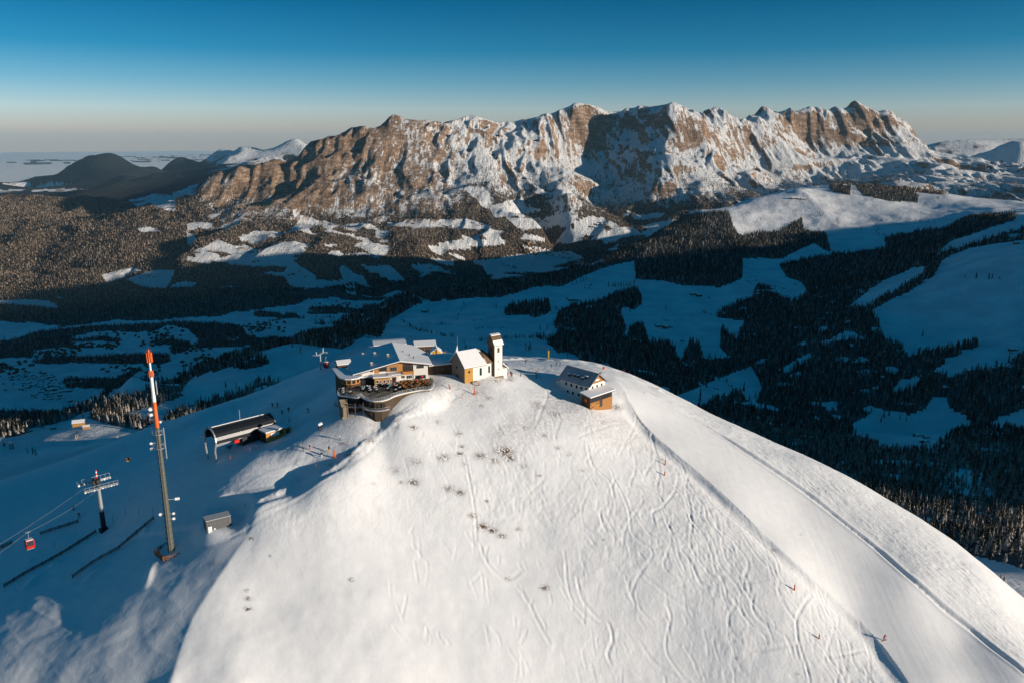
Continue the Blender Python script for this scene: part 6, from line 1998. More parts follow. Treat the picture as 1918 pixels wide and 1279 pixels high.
def cage(z_a, z_b, r, nm):
    c = MB()
    for k in range(8):
        a = 6.2832 * k / 8
        c.tube((r * math.cos(a), r * math.sin(a), z_a), (r * math.cos(a), r * math.sin(a), z_b), .11, .11, 5)
    for q in range(6):
        z = z_a + (z_b - z_a) * q / 5
        for k in range(8):
            a = 6.2832 * k / 8; b = 6.2832 * (k + 1) / 8
            c.tube((r * math.cos(a), r * math.sin(a), z), (r * math.cos(b), r * math.sin(b), z), .06, .06, 4)
    return c.build(nm, M_ORANGE, mast)
cage(z_w, z_c1, .5, 'antenna_cage'); MB().tube((0, 0, z_w + .01), (0, 0, z_r0), .24, .24, 8).build('white_rod', M_WHITE, mast)
cage(z_r0, z_c2, .62, 'antenna_cage'); MB().tube((0, 0, z_r0 + .01), (0, 0, Hm), .34, .2, 8).build('orange_rod', M_ORANGE, mast)
MB().tube((-.7, 0, Hm - .3), (.7, 0, Hm - .1), .05, .05, 4).tube((0, -.7, Hm - .1), (0, .7, Hm - .3), .05, .05, 4).tube((0, 0, Hm - .3), (.1, 0, Hm + .5), .05, .03, 4).build('tip_aerial', M_ORANGE, mast)
lad = MB()
for s in (-.25, .25): lad.tube((s, -1.35, 0), (s, -.78, z_g), .05, .05, 4)
for k in range(60): 
    t = k / 60; lad.tube((-.25, -1.35 + .57 * t, z_g * t), (.25, -1.35 + .57 * t, z_g * t), .03, .03, 3)
lad.build('ladder', M_STEEL, mast)
for zq, r, h_ in ((mz(812), 1.25, 1.1), (mz(838), 1.35, 1.2), (mz(750), .0, 0)):
    if r == 0: continue
    MB().tube((0, 0, zq), (0, 0, zq + .12), r, r, 12).build('gallery', M_STEEL, mast)
    c = MB()
    for k in range(10):
        a = 6.2832 * k / 10; b = 6.2832 * (k + 1) / 10
        c.tube((r * math.cos(a), r * math.sin(a), zq), (r * math.cos(a), r * math.sin(a), zq + h_), .035, .035, 4)
        c.tube((r * math.cos(a), r * math.sin(a), zq + h_), (r * math.cos(b), r * math.sin(b), zq + h_), .035, .035, 4)
    c.build('gallery_railing', M_STEEL, mast)
for zq0, zq1, rr_, an in ((mz(858), mz(800), 1.5, -.4), (mz(738), mz(712), .95, -.4)):
    MB().tube((rr_ * math.cos(an), rr_ * math.sin(an), zq0), (rr_ * math.cos(an), rr_ * math.sin(an), zq1), .14 if rr_ > 1 else .16, .14, 6).tube((0, 0, zq0 + .4), (rr_ * math.cos(an), rr_ * math.sin(an), zq0 + .4), .06, .06, 4).build('panel_antenna', M_STEEL, mast)
for py_, an, r_, sz in ((935, -.2, 2.3, .55), (962, -.1, 1.5, .35), (960, 3.3, 1.5, .42), (972, 0.0, 1.4, .38), (765, 3.2, 1.0, .45), (775, 3.3, .95, .4), (790, -.1, .9, .3), (828, 3.2, 1.7, .35), (838, 3.1, 1.8, .35)):
    z = mz(py_); c = MB(); x, y = r_ * math.cos(an), r_ * math.sin(an)
    c.tube((0, 0, z), (x, y, z), .05, .05, 4)
    if py_ == 935: c.box(x - .1, x + 1.0, y - .12, y + .12, z - .3, z + .35)
    else: c.tube((x, y - .16, z), (x, y + .16, z + .02), sz, sz * .8, 10)
    c.build('dish_antenna', M_WHITE, mast)
# timber triangle railing at its foot
TRI = [ground(px, py) for px, py in ((306, 1052), (363, 1017), (326, 1000), (290, 1038))]
base_tri = thing('mast_platform', TRI[0], 0, 'triangular platform with rusty timber railing around the mast foot', 'platform')
TL = [tuple(p[i] - TRI[0][i] for i in range(3)) for p in TRI]
MB().prism([(p[0], p[1]) for p in TL], -2.5, .35).build('deck', M_DARK, base_tri)
for i in range(4):
    p, q = TL[i], TL[(i + 1) % 4]
    mat = flat_mat('rusty_boards', (0.26, 0.12, 0.06), .9, .3, 2.0) if i == 0 else M_WOODD
    for h_ in (.55, .95, 1.35):
        MB().tube((p[0], p[1], h_), (q[0], q[1], h_), .10, .10, 4).build('rail', mat, base_tri)
    L = math.hypot(q[0] - p[0], q[1] - p[1])
    for k in range(int(L / 1.5) + 1):
        t = k * 1.5 / L
        x, y = p[0] + (q[0] - p[0]) * t, p[1] + (q[1] - p[1]) * t
        MB().box(x - .08, x + .08, y - .08, y + .08, .2, 1.5).build('post', mat, base_tri)

# ------------------------------------------------------------------ grey container
k0 = ground(388, 1000)
ANG_B = R(33)
ct = thing('equipment_container', k0, ANG_B, 'grey corrugated equipment container with snowy top beside the mast', 'container')
cl_, _ = onwall(433.5, 979, k0, ANG_B); _, cz = onwall(388, 973.5, k0, ANG_B); cw, _ = onwall(367, 992, k0, ANG_B + R(90))
print('container', cl_, cz - k0[2], cw)
cl_ = min(max(cl_, 5.5), 8.5); cz = min(max(cz - k0[2], 2.6), 3.4); cw = 3.1
M_CONT = flat_mat('grey_container', (0.13, 0.13, 0.13), .6, .2, 1.0)
MB().box(0, cl_, 0, cw, -1.5, cz).build('body', M_CONT, ct)
for k in range(14):
    x = .1 + k * (cl_ - .3) / 14
    MB().box(x, x + .16, -.07, -.005, -.6, cz - .1).build('rib', M_CONT, ct)
MB().box(.35, 1.25, -.14, -.08, -.3, 1.9).build('door', M_WHITE, ct)
MB().tube((1.9, -.16, 1.0), (1.9, -.08, 1.0), .22, .22, 10).build('vent', M_WHITE, ct)
MB().box(-.05, cl_ + .05, -.05, cw + .05, cz + .005, cz + .14).build('snow_cover', flat_mat('thin_snow', (0.45, 0.45, 0.46), .8, .25, 1.2), ct)

# ------------------------------------------------------------------ gondola lift tower, cabins and cable
tb0 = ground(195, 992)
Ht = rise(tb0, 908)
print('lift tower', tb0, Ht)
ANG_L = math.atan2(1.0, 1.05)       # the line climbs towards the summit
tw = thing('lift_tower', tb0, ANG_L, 'grey gondola lift tower with wide sheave arms on the shaded piste', 'lift tower')
MB().tube((0, 0, -1.5), (0, 0, Ht * .42), .72, .62, 14).build('dark_lower_shaft', M_BLACK, tw)
MB().tube((0, 0, Ht * .42 + .01), (0, 0, Ht), .60, .46, 14).build('upper_shaft', M_STEEL, tw)
MB().box(-1.1, 1.1, -1.1, 1.1, -1.8, .5).build('foundation', M_DARK, tw)
MB().box(-.35, .35, -3.2, 3.2, Ht, Ht + .6).build('crossarm', M_STEEL, tw)
for s in (-1, 1):
    tr = MB().box(-4.2, 4.2, s * 2.9 - .12, s * 2.9 + .12, Ht + .25, Ht + .5).build('sheave_beam', M_STEEL, tw)
    for k in range(12):
        x = -4.0 + 8.0 * k / 11
        MB().tube((x, s * 2.9 - .22, Ht + .1), (x, s * 2.9 + .22, Ht + .1), .3, .3, 8).build('sheave', M_WHITE if k % 3 == 0 else M_STEEL, tr)
    c = MB()
    c.box(-4.2, 4.2, s * 3.4 - .02, s * 3.4 + .02, Ht + 1.3, Ht + 1.36)
    for k in range(8): c.tube((-4.2 + 1.2 * k, s * 3.4, Ht + .4), (-4.2 + 1.2 * k, s * 3.4, Ht + 1.33), .04, .04, 4)
    c.box(-4.2, 4.2, s * 3.3 - .35, s * 3.3 + .1, Ht + .35, Ht + .40)
    c.build('catwalk_railing', M_STEEL, tw)
MB().box(-.5, .5, -1.2, 1.2, Ht + .6, Ht + 1.9).box(-1.6, -1.0, -1.6, -1.0, Ht + .6, Ht + 2.4).tube((-1.3, -2.4, Ht + 2.3), (-1.3, .6, Ht + 2.3), .15, .15, 5).build('winch_frame', M_DARK, tw)
for k in range(5):
    MB().tube((.1, .5, Ht + 1.9 + .5 * k), (.1, .5, Ht + 2.4 + .5 * k), .2, .2, 10).build('warning_band', M_RED if k % 2 == 0 else M_WHITE, tw)
MB().tube((-.8, -1.3, Ht + 2.4), (-.8, -1.3, Ht + 3.6), .03, .03, 4).build('wind_gauge', M_STEEL, tw)
# gondola cabin
def make_gondola(loc, rz, label, col=M_RED):
    o = thing('gondola', loc, rz, label, 'gondola', 'red gondola cabins on the cable')
    s = MB()
    prof = [(-.75, .35), (-.98, .95), (-.98, 1.45), (-.75, 2.1), (.75, 2.1), (.98, 1.45), (.98, .95), (.75, .35), (.45, .05), (-.45, .05)]
    s.sect(prof, 'x', -.85, .85); s.build('body', col, o, .1)
    for sd in (-1, 1):
        MB().slab([(-.7, sd * 1.0 - (.02 if sd < 0 else -.02), 1.45), (.7, sd * 1.0 - (.02 if sd < 0 else -.02), 1.45), (.65, sd * .84, 2.0), (-.65, sd * .84, 2.0)], .5).build('window', M_GLASS, o)
        MB().box(sd * .86 - .03, sd * .86 + .03, -.7, .7, 1.0, 1.95).build('window', M_GLASS, o)
    MB().box(-.7, .7, -.62, .62, 2.11, 2.24).build('roof', M_WHITE, o)
    MB().box(-.75, .75, -.45, .45, -.06, .04).build('floor', M_STEEL, o)
    MB().tube((0, 0, 2.2), (0, 0, 3.9), .06, .06, 5).tube((-.5, 0, 3.95), (.5, 0, 3.95), .14, .14, 6).build('hanger', M_STEEL, o)
    return o
def along(px, py, D): return pt(px, py, D)
tip1 = Vector((tb0[0], tb0[1], tb0[2])) + Matrix.Rotation(ANG_L, 3, 'Z') @ Vector((0, -2.9, Ht + .42))
tip2 = Vector((tb0[0], tb0[1], tb0[2])) + Matrix.Rotation(ANG_L, 3, 'Z') @ Vector((0, 2.9, Ht + .42))
# cabin hanging above the slope left of the tower
gp = Vector(pt(52, 996, 178))
down1 = gp + (gp - tip1).normalized() * 60
make_gondola(gp - Vector((0, 0, 3.95)), ANG_L, 'red gondola cabin hanging from the cable over the western piste')
stn = Vector(f0) + Matrix.Rotation(ANG_S, 3, 'Z') @ Vector((-.4, 1.5, HB_ + .2))
stn2 = Vector(f0) + Matrix.Rotation(ANG_S, 3, 'Z') @ Vector((-.4, RB * 2 - 1.5, HB_ + .2))
def cable(pts, label, r=.035):
    P_ = []
    for a, b in zip(pts[:-1], pts[1:]):
        L = (b - a).length
        for k in range(8):
            t = k / 8; p = a.lerp(b, t); p = p - Vector((0, 0, L * .02 * 4 * t * (1 - t))); P_.append(tuple(p))
    P_.append(tuple(pts[-1]))
    o = MB().path(P_, r, 5).build('lift_cable', M_STEEL)
    o['label'] = label; o['category'] = 'cable'
cable([down1, gp, tip1], 'steel haul cable running down from the lift tower past the red gondola')
off_ = tip2 - tip1
cable([down1 + off_ * 1.1, tip2], 'second steel haul cable on the far side of the lift tower')
# second small tower on the skyline with its gondola
q0 = ground(601, 692)
qb = (q0[0], q0[1], q0[2]); Hq = rise(qb, 664)
t2 = thing('lift_tower', qb, R(75), 'small grey lift tower on the shaded shoulder left of the inn', 'lift tower')
MB().tube((0, 0, -2), (0, 0, Hq), .35, .28, 8).build('shaft', M_STEEL, t2)
MB().box(-2.6, 2.6, -.2, .2, Hq, Hq + .4).build('crossarm', M_STEEL, t2)
for s in (-1, 1):
    MB().box(s * 2.5 - .12, s * 2.5 + .12, -1.6, 1.6, Hq + .1, Hq + .45).build('sheave_beam', M_WHITE, t2)
    MB().tube((s * 2.3, 0, Hq + .4), (s * 2.8, 0, Hq + 1.8), .15, .12, 5).build('lifting_frame', M_WHITE, t2)
gq = Vector(pt(610, 668, q0[1] / (CP + 0)))
Dq = project(np.float64(q0[0]), np.float64(q0[1]), np.float64(q0[2]))[2]
gq = Vector(pt(610, 669, float(Dq) - 3))
make_gondola(gq - Vector((0, 0, 3.95)), R(75), 'red and white gondola cabin beside the small tower left of the inn')
# ------------------------------------------------------------------ piste markers, stakes and poles
def marker(px, py, hpx, label, group='orange padded piste markers'):
    g = ground(px, py)
    h = rise(g, py - hpx)
    o = thing('piste_marker', g, 0, label, 'piste marker', group)
    MB().tube((0, 0, -.4), (0, 0, h), .05, .04, 6).build('pole', M_ORANGE, o)
    MB().tube((0, 0, 0.02), (0, 0, h * .72), .20, .17, 10).build('padding', M_ORANGE, o)
    MB().tube((0, 0, h), (0, 0, h + .06), .07, .02, 6).build('cap', M_ORANGE, o)
    return o
marker(1246, 870, 13, 'orange padded marker, upper of the pair beside the groomed piste')
marker(1245, 890, 10, 'shorter orange padded marker just below its twin by the piste')
marker(1488, 1105, 14, 'orange padded marker standing among ski tracks on the lower face')
marker(1534, 1196, 11, 'lowest orange padded marker near the piste bank')
marker(626.5, 856, 17, 'tall orange padded marker on the snow bank beside the road')
marker(889, 739, 15, 'orange padded marker below the chapel gable')
STK = [(651, 832, 7), (680, 813, 7), (702, 799, 7), (592, 877, 9), (559, 900, 9), (866, 746, 7), (790, 770, 6), (743, 790, 6), (1168, 701, 9), (1328, 902, 2.5), (1625, 1191, 2.5), (390, 845, 12), (373, 862, 10), (432, 863, 10), (468, 845, 8), (480, 842, 8), (557, 790, 8), (459, 951, 8), (841, 752, 6), (915, 745, 4)]
where = ['on the road bank nearest the tall orange marker', 'on the road bank below the terrace', 'on the road bank under the stone wall', 'on the road bank left of the tall marker', 'lowest on the road bank', 'on the slope below the inn corner', 'on the slope under the terrace railing', 'beside the road below the terrace wall',
         'on the skyline right of the hut', 'small, on the upper edge of the piste bank', 'small, by the low end of the piste bank', 'left of the station pillar', 'far left below the barrel roof', 'right of the station pillar', 'in front of the station ramp', 'between station ramp and cabin', 'right of the larch cabin', 'behind the grey container', 'between the inn and the chapel slope', 'on tracked snow below the tower']
for (px, py, hp2), w in zip(STK, where):
    g = ground(px, py)
    if g is None: continue
    h = rise(g, py - hp2)
    o = MB().tube((0, 0, -.3), (0, 0, h), .045, .04, 5).tube((0, 0, h), (0, 0, h + .05), .06, .03, 5).build('slope_stake', M_ORANGE)
    o.location = g; o['label'] = 'thin orange slope stake ' + w; o['category'] = 'stake'; o['group'] = 'thin orange stakes on the snow'
g = ground(1027.5, 672)
yp = thing('yellow_post', g, 0, 'tall yellow post on the summit rim', 'post')
MB().box(-.22, .22, -.22, .22, -.5, rise(g, 656)).build('post', M_YELLOW, yp); MB().box(-.6, .6, -.6, .6, -.4, .25).build('base', M_WOODD, yp)
for k, (a, b) in enumerate((((1018, 671), (1026, 668)), ((1030, 669), (1037, 671)))):
    p, q = ground(*a), ground(*b)
    if p and q:
        o = MB().tube((0, 0, .2), (q[0] - p[0], q[1] - p[1], q[2] - p[2] + .5), .09, .07, 5).build('wooden_pole', M_WOOD); o.location = p
        o['label'] = 'loose wooden pole lying ' + ('left' if k == 0 else 'right') + ' of the yellow post'; o['category'] = 'pole'
g = ground(1131, 691)
o = MB().ball((0, 0, .45), .5, 10, 8).build('orange_ball_marker', M_ORANGE, None, 0, True); o.location = g; o['label'] = 'round orange marker on the summit rim above the hut'; o['category'] = 'marker'
# old leaning posts with a wire
pw = [ground(974, 704), ground(1004.3, 708.5)]
hs = [rise(pw[0], 696), rise(pw[1], 694)]
for k in range(2):
    o = MB().tube((0, 0, -.4), ((.5 if k == 0 else .05), 0, hs[k]), .16, .12, 6).build('fence_post', M_WOODD); o.location = pw[k]
    o['label'] = ('leaning weathered post beside the chapel porch', 'taller upright weathered post left of the hut shadow')[k]; o['category'] = 'post'
a = Vector(pw[0]) + Vector((.4, 0, hs[0] * .8)); b = Vector(pw[1]) + Vector((0, 0, hs[1] * .6))
cable([a, b], 'sagging wire between the two weathered posts', .03)
# wooden snow fences on the lower left
def snow_fence(a, b, label, h=1.0, n=None):
    P0 = ground(*a); P1 = ground(*b)
    o = thing('snow_fence', P0, 0, label, 'fence', 'dark snow fences on the western slope')
    L = math.hypot(P1[0] - P0[0], P1[1] - P0[1]); n = n or max(2, int(L / 2.2))
    pr = []
    for k in range(n + 1):
        t = k / n; x = P0[0] + (P1[0] - P0[0]) * t; y = P0[1] + (P1[1] - P0[1]) * t
        pr.append((x - P0[0], y - P0[1], gz(x, y) - P0[2]))
    post = None
    for k, p in enumerate(pr):
        if post is None:
            post = MB().box(-.07, .07, -.07, .07, -.6, h + .1).build('post', M_WOODD, o)
        else:
            q = post.copy(); COL.objects.link(q); q.parent = o; post2 = q; q.location = p
    post.location = pr[0]
    for r_ in range(3):
        z = h * (.25 + .3 * r_)
        for p, q in zip(pr[:-1], pr[1:]):
            MB().tube((p[0], p[1], p[2] + z), (q[0], q[1], q[2] + z), .10, .10, 4).build('rail', M_WOODD, o)
    return o
snow_fence((8, 1099), (180, 997), 'long dark snow fence running down left from the lift tower')
snow_fence((136, 1082), (288, 972), 'dark snow fence above the wind drifts left of the mast')
snow_fence((76, 1001), (146, 978), 'short dark snow fence behind the hanging gondola')
snow_fence((-30, 1040), (22, 1018), 'dark snow fence at the edge left of the gondola')
for px, py, w in ((236, 965, 'left'), (260, 962, 'middle'), (287, 962, 'right'), (143, 1000, 'near the short fence'), (103, 1025, 'near the long fence'), (212, 978, 'beside the tower foot')):
    g = ground(px, py)
    o = MB().tube((0, 0, -.3), (0, 0, 1.9), .045, .04, 5).ball((0, 0, 1.92), .07, 6, 4).build('marker_pole', M_DARK); o.location = g
    o['label'] = 'thin dark pole on the shaded piste, ' + (w if 'the' in w else w + ' of three by the mast'); o['category'] = 'pole'
# hanging yellow chair at the left
g = ground(241, 868)
o = thing('hanging_chair', pt(241, 862, 236), R(60), 'small yellow brown chair hanging on a thin rod over the shaded slope', 'chair')
MB().box(-.75, .75, -.3, .3, 0, .12).build('seat', M_YELLOW, o); MB().box(-.75, .75, .2, .32, .12, .95).build('backrest', M_WOODD, o)
MB().tube((0, .3, .5), (0, .3, 5.5), .05, .05, 5).build('hanger', M_STEEL, o)
# snow gun on the flank
g = ground(600, 806)
o = thing('snow_gun', g, R(30), 'snow gun on the shaded slope under the terrace', 'snow gun')
MB().tube((0, 0, -.3), (0, 0, 1.6), .12, .1, 8).build('stand', M_DARK, o); MB().tube((-.5, 0, 1.8), (.6, 0, 2.2), .42, .5, 12).build('fan_housing', M_WHITE, o); MB().box(-.4, .4, -.4, .4, .5, 1.2).build('control_box', M_DARK, o)

# ------------------------------------------------------------------ people
PPL = [
 (568, 845.5, 1.6, 'stand', M_ANTH, M_ANTH, M_DARK, 'person in all black standing on the packed road'),
 (580.5, 842, 1.2, 'stand', M_ANTH, M_RED, M_WHITE, 'person in black jacket and bright red trousers on the road'),
 (616, 846.5, -.6, 'walk', M_ANTH, M_YELLOW, M_DARK, 'person in yellow trousers beside the tall orange marker'),
 (603, 857, .3, 'walk', M_ANTH, M_WHITE, M_DARK, 'person in white trousers on the snow bank'),
 (636.7, 824, 2.0, 'walk', M_WHITE, M_ANTH, M_DARK, 'person in a white jacket walking up the road'),
 (510.5, 763.5, 0, 'stand', M_ANTH, M_RED, M_DARK, 'person behind the right end of the barrel roof'),
 (521, 762, 1.2, 'ski', M_ANTH, M_ANTH, M_DARK, 'crouching skier behind the station'),
 (528.5, 777, .5, 'stand', M_ANTH, M_ANTH, M_DARK, 'dark clad person right of the station roof end'),
 (541, 772, .2, 'stand', M_ANTH, M_DARK, M_RED, 'dark clad person on the slope right of the station'),
 (541.8, 790, .1, 'stand', M_WHITE, M_ANTH, M_DARK, 'person in white top behind the larch cabin'),
 (578.5, 773, 1.4, 'ski', M_ANTH, M_DARK, M_DARK, 'lone crouching skier on the shaded flank under the inn'),
 (985, 681.5, .6, 'walk', M_ANTH, M_ANTH, M_DARK, 'dark walker on the summit plateau by the rim'),
 (1032.8, 689, .4, 'stand', M_BLUE, M_ANTH, M_DARK, 'person in blue jacket on the summit plateau'),
 (1042, 685.5, 1.8, 'stand', M_ANTH, M_ANTH, M_RED, 'person in dark clothes, left one of the pair on the plateau'),
 (1048.8, 686, -1.8, 'stand', M_ANTH, M_WOODD, M_DARK, 'person in dark clothes, right one of the pair on the plateau'),
 (947.8, 689, 2.4, 'stand', M_ANTH, M_BLUE, M_DARK, 'person just right of the bell tower'),
 (947, 706, 1.0, 'stand', M_BLUE, M_ANTH, M_RED, 'person in blue jacket at the chapel porch'),
 (950.5, 706, -1.0, 'stand', M_RED, M_BLUE, M_DARK, 'person in red jacket at the chapel porch'),
 (956.6, 704.5, .2, 'walk', M_ANTH, M_RED, M_DARK, 'person in red trousers right of the chapel porch'),
 (958.8, 706.5, .2, 'walk', M_WOODD, M_ANTH, M_DARK, 'person in brown jacket walking from the porch'),
 (843, 728.5, 1.9, 'ski', M_RED, M_ANTH, M_DARK, 'bent person in red on the road below the chapel gable'),
 (898, 723.5, .8, 'sit', M_ORANGE, M_BLUE, M_DARK, 'person in orange sitting on the snow below the chapel wall'),
 (795, 662.5, 0, 'stand', M_ANTH, M_RED, M_WHITE, 'person in the sunny yard, first from the white shed'),
 (799, 663, .4, 'stand', M_ORANGE, M_ANTH, M_DARK, 'person in orange jacket in the sunny yard'),
 (803.5, 663, .8, 'stand', M_WOODD, M_RED, M_DARK, 'person in brown jacket in the sunny yard'),
 (809.5, 662, .3, 'stand', M_TURQ, M_YELLOW, M_DARK, 'person in turquoise jacket in the sunny yard'),
 (812.5, 668, 1.3, 'stand', M_RED, M_BLUE, M_DARK, 'person in pink red jacket beside the yellow tent front'),
 (848, 661, 2.2, 'stand', M_RED, M_ANTH, M_DARK, 'person in red jacket beside the pyramid shelter'),
 (138, 955, -2.3, 'ski', M_ANTH, M_ANTH, M_DARK, 'black clad skier on the shaded piste behind the lift tower'),
 (148.5, 968, -2.6, 'ski', M_RED, M_ANTH, M_DARK, 'skier in red jacket on the shaded piste left of the lift tower'),
 (1655, 1199, -1.2, 'ski', M_RED, M_ANTH, M_DARK, 'crouching skier in red racing down the groomed piste'),
]
for (px, py, hd, ps, j, t, h, lab) in PPL:
    g = ground(px, py)
    if g is None: continue
    person(g[0], g[1], hd, ps, j, t, h, lab, None, ps == 'ski', None, 1.08)
# guests on the terrace
mats = [M_RED, M_ANTH, M_BLUE, M_ORANGE, M_ANTH, M_WHITE, M_TURQ, M_ANTH]
nm = {id(M_RED): 'red', id(M_ANTH): 'black', id(M_BLUE): 'blue', id(M_ORANGE): 'orange', id(M_WHITE): 'white', id(M_TURQ): 'turquoise'}
for k in range(14):
    x, y = seats[(k * 5 + 2) % len(seats)]
    a = ANG_R + R(62) + (math.pi if k % 2 else 0)
    s_ = -1 if k % 2 == 0 else 1
    dx, dy = -math.sin(ANG_R + R(62)) * .70 * s_, math.cos(ANG_R + R(62)) * .70 * s_
    person(x + dx, y + dy, a, 'sit', mats[k % 8], M_ANTH, M_DARK, 'guest in %s jacket sitting at a terrace table' % nm[id(mats[k % 8])], 'guests sitting on the terrace', False, z0 + zt_ + .02)
for k, (lx, ly) in enumerate(((-2.0, -.9), (-10.2, -2.6), (-12.3, -6.0), (.2, -3.0))):
    x = A[0] + lx * math.cos(ANG_R) - ly * math.sin(ANG_R); y = A[1] + lx * math.sin(ANG_R) + ly * math.cos(ANG_R)
    person(x, y, k * 1.7, 'walk', mats[(k * 3) % 8], M_ANTH, M_DARK, ('waiting person in red under the ground-floor windows', 'standing person in orange near the inn door', 'standing person in turquoise by the railing bend', 'standing person in blue at the terrace end')[k], None, False, z0 + zt_ + .1)

# ------------------------------------------------------------------ farms and villages
def house_mesh(w, d, h, rf, mats_, seed):
    rg = random.Random(seed)
    m = MB()
    m.sect([(-d / 2, -4), (d / 2, -4), (d / 2, h), (0, h + rf * .86), (-d / 2, h)], 'x', -w / 2, w / 2)
    nb = len(m.f)
    for s in (-1, 1):
        q = [(-w / 2 - .8, s * (d / 2 + .9), h - .9 * rf / (d / 2)), (w / 2 + .8, s * (d / 2 + .9), h - .9 * rf / (d / 2)), (w / 2 + .8, 0, h + rf), (-w / 2 - .8, 0, h + rf)]
        if s > 0: q = q[::-1]
        m.slab(q, .5)
    nr = len(m.f)
    m.box(w * .2, w * .2 + 1, -.5, .5, h + rf * .5, h + rf + 1.2)
    for k in range(4):
        x = -w / 2 + w * (k + .5) / 4
        m.box(x - .5, x + .5, -d / 2 - .04, -d / 2 + .02, h * .55, h * .55 + 1.2)
    me = bpy.data.meshes.new('house'); me.from_pydata(m.v, [], m.f); me.update()
    for t in mats_: me.materials.append(t)
    idx = [0] * nb + [1] * (nr - nb) + [0] * 6 + [2] * (len(m.f) - nr - 6)
    me.polygons.foreach_set('material_index', idx)
    return me
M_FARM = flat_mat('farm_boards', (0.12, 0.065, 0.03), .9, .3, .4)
M_FARML = flat_mat('sun_tinted_farm_boards', (0.42, 0.22, 0.07), .9, .25, .4)  # brighter golden copy of the farm boards, sunlight painted into the colour
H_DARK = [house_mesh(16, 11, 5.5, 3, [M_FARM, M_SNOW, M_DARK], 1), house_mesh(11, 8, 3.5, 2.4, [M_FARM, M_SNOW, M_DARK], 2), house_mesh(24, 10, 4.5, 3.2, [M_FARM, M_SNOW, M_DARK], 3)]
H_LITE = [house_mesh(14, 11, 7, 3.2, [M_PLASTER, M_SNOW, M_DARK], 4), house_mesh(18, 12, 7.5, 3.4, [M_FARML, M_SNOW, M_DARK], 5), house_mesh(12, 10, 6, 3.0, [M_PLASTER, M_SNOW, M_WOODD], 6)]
rh = np.random.default_rng(21)
def house(px, py, me, label, group=None, rz=None, sc=1.0, name='farmhouse', cat='house', d0=330, d1=30000):
    g = ground(px, py, d0, d1)
    if g is None: return
    o = link(name, me); o.location = (g[0], g[1], g[2] + .6); o.rotation_euler = (0, 0, float(rh.uniform(0, 3.14)) if rz is None else rz); o.scale = (sc,) * 3
    o['label'] = label; o['category'] = cat
    if group: o['group'] = group
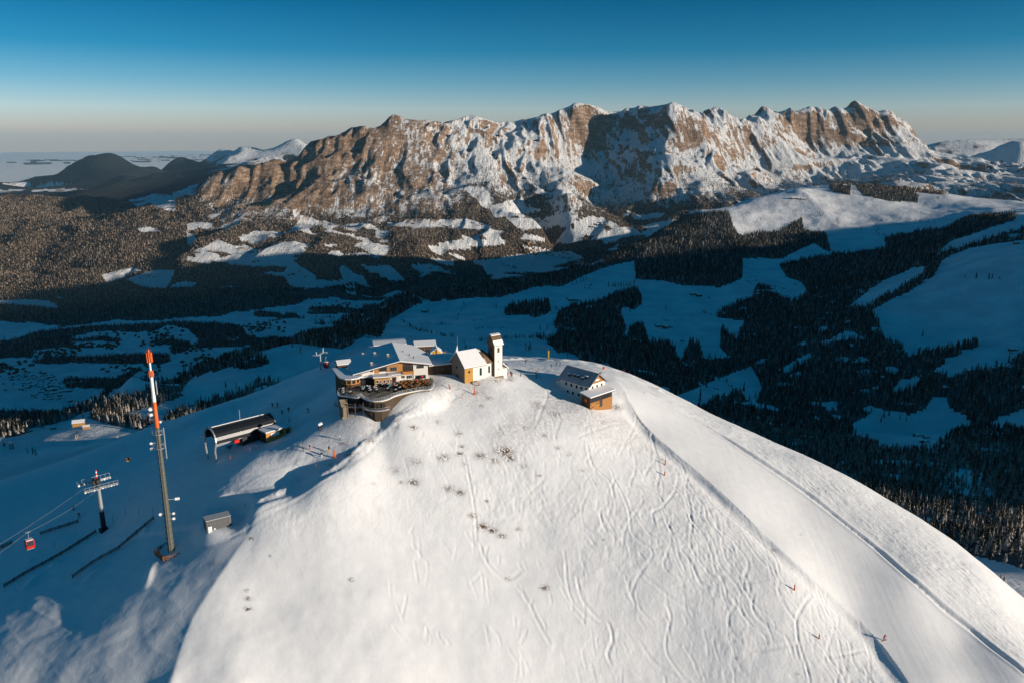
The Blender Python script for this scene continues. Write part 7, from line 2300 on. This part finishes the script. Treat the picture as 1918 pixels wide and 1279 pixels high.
FARMS = [(148, 797, 1, 0.35, .9, 'long sunlit barn with snow roof on the western knoll', H_LITE[1]), (162, 802, 0, .3, .5, 'small sunlit shed right of the long barn on the knoll', H_LITE[1]), (100, 803, 0, .4, .45, 'tiny sunlit hut left of the long barn on the knoll', H_LITE[1]),
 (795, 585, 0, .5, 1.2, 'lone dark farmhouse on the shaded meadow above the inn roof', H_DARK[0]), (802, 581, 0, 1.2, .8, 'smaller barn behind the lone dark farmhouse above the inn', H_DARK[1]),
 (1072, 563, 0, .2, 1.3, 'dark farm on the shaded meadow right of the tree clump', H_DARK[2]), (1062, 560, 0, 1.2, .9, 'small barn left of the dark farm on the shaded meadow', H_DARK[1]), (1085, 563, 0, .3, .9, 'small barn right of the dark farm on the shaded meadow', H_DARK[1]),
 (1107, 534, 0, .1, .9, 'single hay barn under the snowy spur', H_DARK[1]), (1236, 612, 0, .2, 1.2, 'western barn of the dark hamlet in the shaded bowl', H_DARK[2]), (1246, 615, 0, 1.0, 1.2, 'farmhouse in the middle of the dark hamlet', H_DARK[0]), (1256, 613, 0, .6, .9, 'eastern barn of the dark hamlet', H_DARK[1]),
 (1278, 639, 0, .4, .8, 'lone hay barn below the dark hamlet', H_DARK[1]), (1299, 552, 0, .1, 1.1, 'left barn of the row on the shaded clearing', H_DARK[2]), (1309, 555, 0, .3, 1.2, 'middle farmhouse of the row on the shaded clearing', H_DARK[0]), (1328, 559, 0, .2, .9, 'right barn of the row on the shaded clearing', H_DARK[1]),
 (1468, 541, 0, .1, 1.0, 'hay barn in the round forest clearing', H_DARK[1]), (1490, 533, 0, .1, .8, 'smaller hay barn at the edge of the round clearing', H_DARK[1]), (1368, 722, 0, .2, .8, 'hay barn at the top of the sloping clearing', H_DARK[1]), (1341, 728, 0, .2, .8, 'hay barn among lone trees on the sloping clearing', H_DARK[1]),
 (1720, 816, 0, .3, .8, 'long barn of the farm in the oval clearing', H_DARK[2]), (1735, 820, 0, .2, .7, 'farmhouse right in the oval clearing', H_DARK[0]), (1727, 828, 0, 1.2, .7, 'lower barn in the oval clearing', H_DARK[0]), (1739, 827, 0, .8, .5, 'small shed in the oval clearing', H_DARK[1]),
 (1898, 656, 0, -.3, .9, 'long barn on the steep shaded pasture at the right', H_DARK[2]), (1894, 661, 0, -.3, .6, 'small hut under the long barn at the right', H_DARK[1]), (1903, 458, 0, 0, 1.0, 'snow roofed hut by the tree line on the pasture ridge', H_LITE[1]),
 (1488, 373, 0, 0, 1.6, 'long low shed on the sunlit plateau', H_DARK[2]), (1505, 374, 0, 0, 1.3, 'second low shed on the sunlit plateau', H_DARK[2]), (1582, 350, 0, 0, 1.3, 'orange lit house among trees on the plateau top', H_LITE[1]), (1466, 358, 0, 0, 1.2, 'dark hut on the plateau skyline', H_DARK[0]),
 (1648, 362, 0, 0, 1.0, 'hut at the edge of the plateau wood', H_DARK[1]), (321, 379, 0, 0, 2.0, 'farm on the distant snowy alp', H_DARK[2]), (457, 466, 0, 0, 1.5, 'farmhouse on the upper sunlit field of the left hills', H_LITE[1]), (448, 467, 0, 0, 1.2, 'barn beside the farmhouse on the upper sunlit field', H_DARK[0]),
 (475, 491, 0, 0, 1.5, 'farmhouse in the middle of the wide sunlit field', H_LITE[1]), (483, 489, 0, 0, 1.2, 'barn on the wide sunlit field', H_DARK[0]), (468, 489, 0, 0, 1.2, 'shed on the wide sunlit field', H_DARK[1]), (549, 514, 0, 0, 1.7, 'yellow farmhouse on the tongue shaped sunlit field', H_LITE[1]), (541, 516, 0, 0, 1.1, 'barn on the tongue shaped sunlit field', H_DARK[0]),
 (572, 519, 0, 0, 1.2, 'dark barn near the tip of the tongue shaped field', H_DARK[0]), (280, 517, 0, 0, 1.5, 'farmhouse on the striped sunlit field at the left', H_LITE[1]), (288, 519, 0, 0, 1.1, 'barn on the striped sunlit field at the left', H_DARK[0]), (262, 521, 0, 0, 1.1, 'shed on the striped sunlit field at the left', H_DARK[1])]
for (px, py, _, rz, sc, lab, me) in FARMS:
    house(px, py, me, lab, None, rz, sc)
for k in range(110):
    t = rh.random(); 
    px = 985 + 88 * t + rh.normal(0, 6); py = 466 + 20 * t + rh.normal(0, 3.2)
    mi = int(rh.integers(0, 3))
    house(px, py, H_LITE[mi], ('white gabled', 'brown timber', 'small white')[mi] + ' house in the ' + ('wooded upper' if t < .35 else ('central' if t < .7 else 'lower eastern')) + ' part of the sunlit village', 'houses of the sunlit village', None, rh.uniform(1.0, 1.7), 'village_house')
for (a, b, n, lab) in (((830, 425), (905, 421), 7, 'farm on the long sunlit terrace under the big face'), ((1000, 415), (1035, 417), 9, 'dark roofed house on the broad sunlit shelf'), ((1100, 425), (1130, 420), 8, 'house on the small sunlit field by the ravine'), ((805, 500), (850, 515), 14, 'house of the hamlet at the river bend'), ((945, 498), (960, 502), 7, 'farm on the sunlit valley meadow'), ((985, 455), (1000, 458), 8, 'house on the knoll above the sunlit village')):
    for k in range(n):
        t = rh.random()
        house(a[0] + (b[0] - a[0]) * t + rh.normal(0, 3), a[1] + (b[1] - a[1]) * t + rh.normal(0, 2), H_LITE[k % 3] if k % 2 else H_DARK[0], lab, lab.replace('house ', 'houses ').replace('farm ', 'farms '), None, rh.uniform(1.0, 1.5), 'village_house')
# the shaded valley town: nearest houses single, the rest as one mass
TOWN = [((0, 690), (120, 735), 150, 22, 12), ((60, 665), (150, 655), 50, 10, 5), ((130, 650), (215, 645), 60, 10, 4), ((270, 640), (320, 628), 40, 12, 5), ((190, 675), (300, 700), 46, 18, 6), ((460, 620), (520, 605), 60, 14, 5), ((330, 655), (420, 640), 50, 16, 4), ((340, 690), (420, 665), 30, 14, 5), ((620, 575), (660, 570), 16, 12, 3), ((200, 625), (300, 620), 24, 20, 3)]
pts_ = []
for (a, b, n, sx, sy) in TOWN:
    for k in range(n):
        t = rh.random()
        g = ground(a[0] + (b[0] - a[0]) * t + rh.normal(0, sx), a[1] + (b[1] - a[1]) * t + rh.normal(0, sy), 2500, 12000)
        if g is not None: pts_.append(g)
pts_.sort(key=lambda p: p[1])
for i, g in enumerate(pts_[:120]):
    me = H_DARK[i % 3]
    o = link('town_house', me); o.location = (g[0], g[1], g[2] + .4); s = float(rh.uniform(.9, 1.5)); o.scale = (s, s, s); o.rotation_euler = (0, 0, float(rh.uniform(0, 3)))
    px_, py_, _d = project(np.float64(g[0]), np.float64(g[1]), np.float64(g[2]))
    o['label'] = ('larger' if s > 1.25 else 'smaller') + ' snow roofed house in the shaded valley town, ' + ('at its outer edge' if px_ < 60 else ('in its middle' if px_ < 130 else 'nearest the mast')); o['category'] = 'house'; o['group'] = 'houses of the shaded valley town'
if len(pts_) > 120:
    m = MB()
    for g in pts_[120:]:
        w, d, h = rh.uniform(9, 18), rh.uniform(8, 12), rh.uniform(5, 9); c_, s_ = math.cos(rh.random() * 3), 0
        a = rh.random() * 3; c_, s_ = math.cos(a), math.sin(a)
        P = [(g[0] + c_ * x - s_ * y, g[1] + s_ * x + c_ * y) for x, y in ((-w, -d), (w, -d), (w, d), (-w, d))]
        P = [((p[0] - g[0]) * .6 + g[0], (p[1] - g[1]) * .6 + g[1]) for p in P]
        V_ = [(p[0], p[1], g[2] - 3) for p in P] + [(p[0], p[1], g[2] + h) for p in P] + [((P[0][0] + P[3][0]) / 2, (P[0][1] + P[3][1]) / 2, g[2] + h + 3), ((P[1][0] + P[2][0]) / 2, (P[1][1] + P[2][1]) / 2, g[2] + h + 3)]
        m.add(V_, [(0, 1, 5, 4), (1, 2, 6, 5), (2, 3, 7, 6), (3, 0, 4, 7), (4, 8, 7), (5, 6, 9), (4, 5, 9, 8), (7, 8, 9, 6)])
    o = m.build('distant_town', M_FARM); o['kind'] = 'stuff'
print('objects', round(time.time() - T0, 1))

# ------------------------------------------------------------------ air
def haze():
    m = bpy.data.materials.new('haze_air'); m.use_nodes = True
    n = m.node_tree; n.nodes.clear()
    o_ = n.nodes.new('ShaderNodeOutputMaterial'); v = n.nodes.new('ShaderNodeVolumePrincipled')
    v.inputs['Color'].default_value = (0.44, 0.75, 1.0, 1)
    v.inputs['Density'].default_value = HAZE_DENSITY
    v.inputs['Anisotropy'].default_value = 0.0
    n.links.new(v.outputs[0], o_.inputs['Volume'])
    mb = MB().box(-118000, 118000, -118000, 118000, -1440, 900)
    o = mb.build('haze', m); o['kind'] = 'stuff'
HAZE_DENSITY = 6e-6
if 'NO_HAZE' not in globals(): haze()
print('script done', round(time.time() - T0, 1))
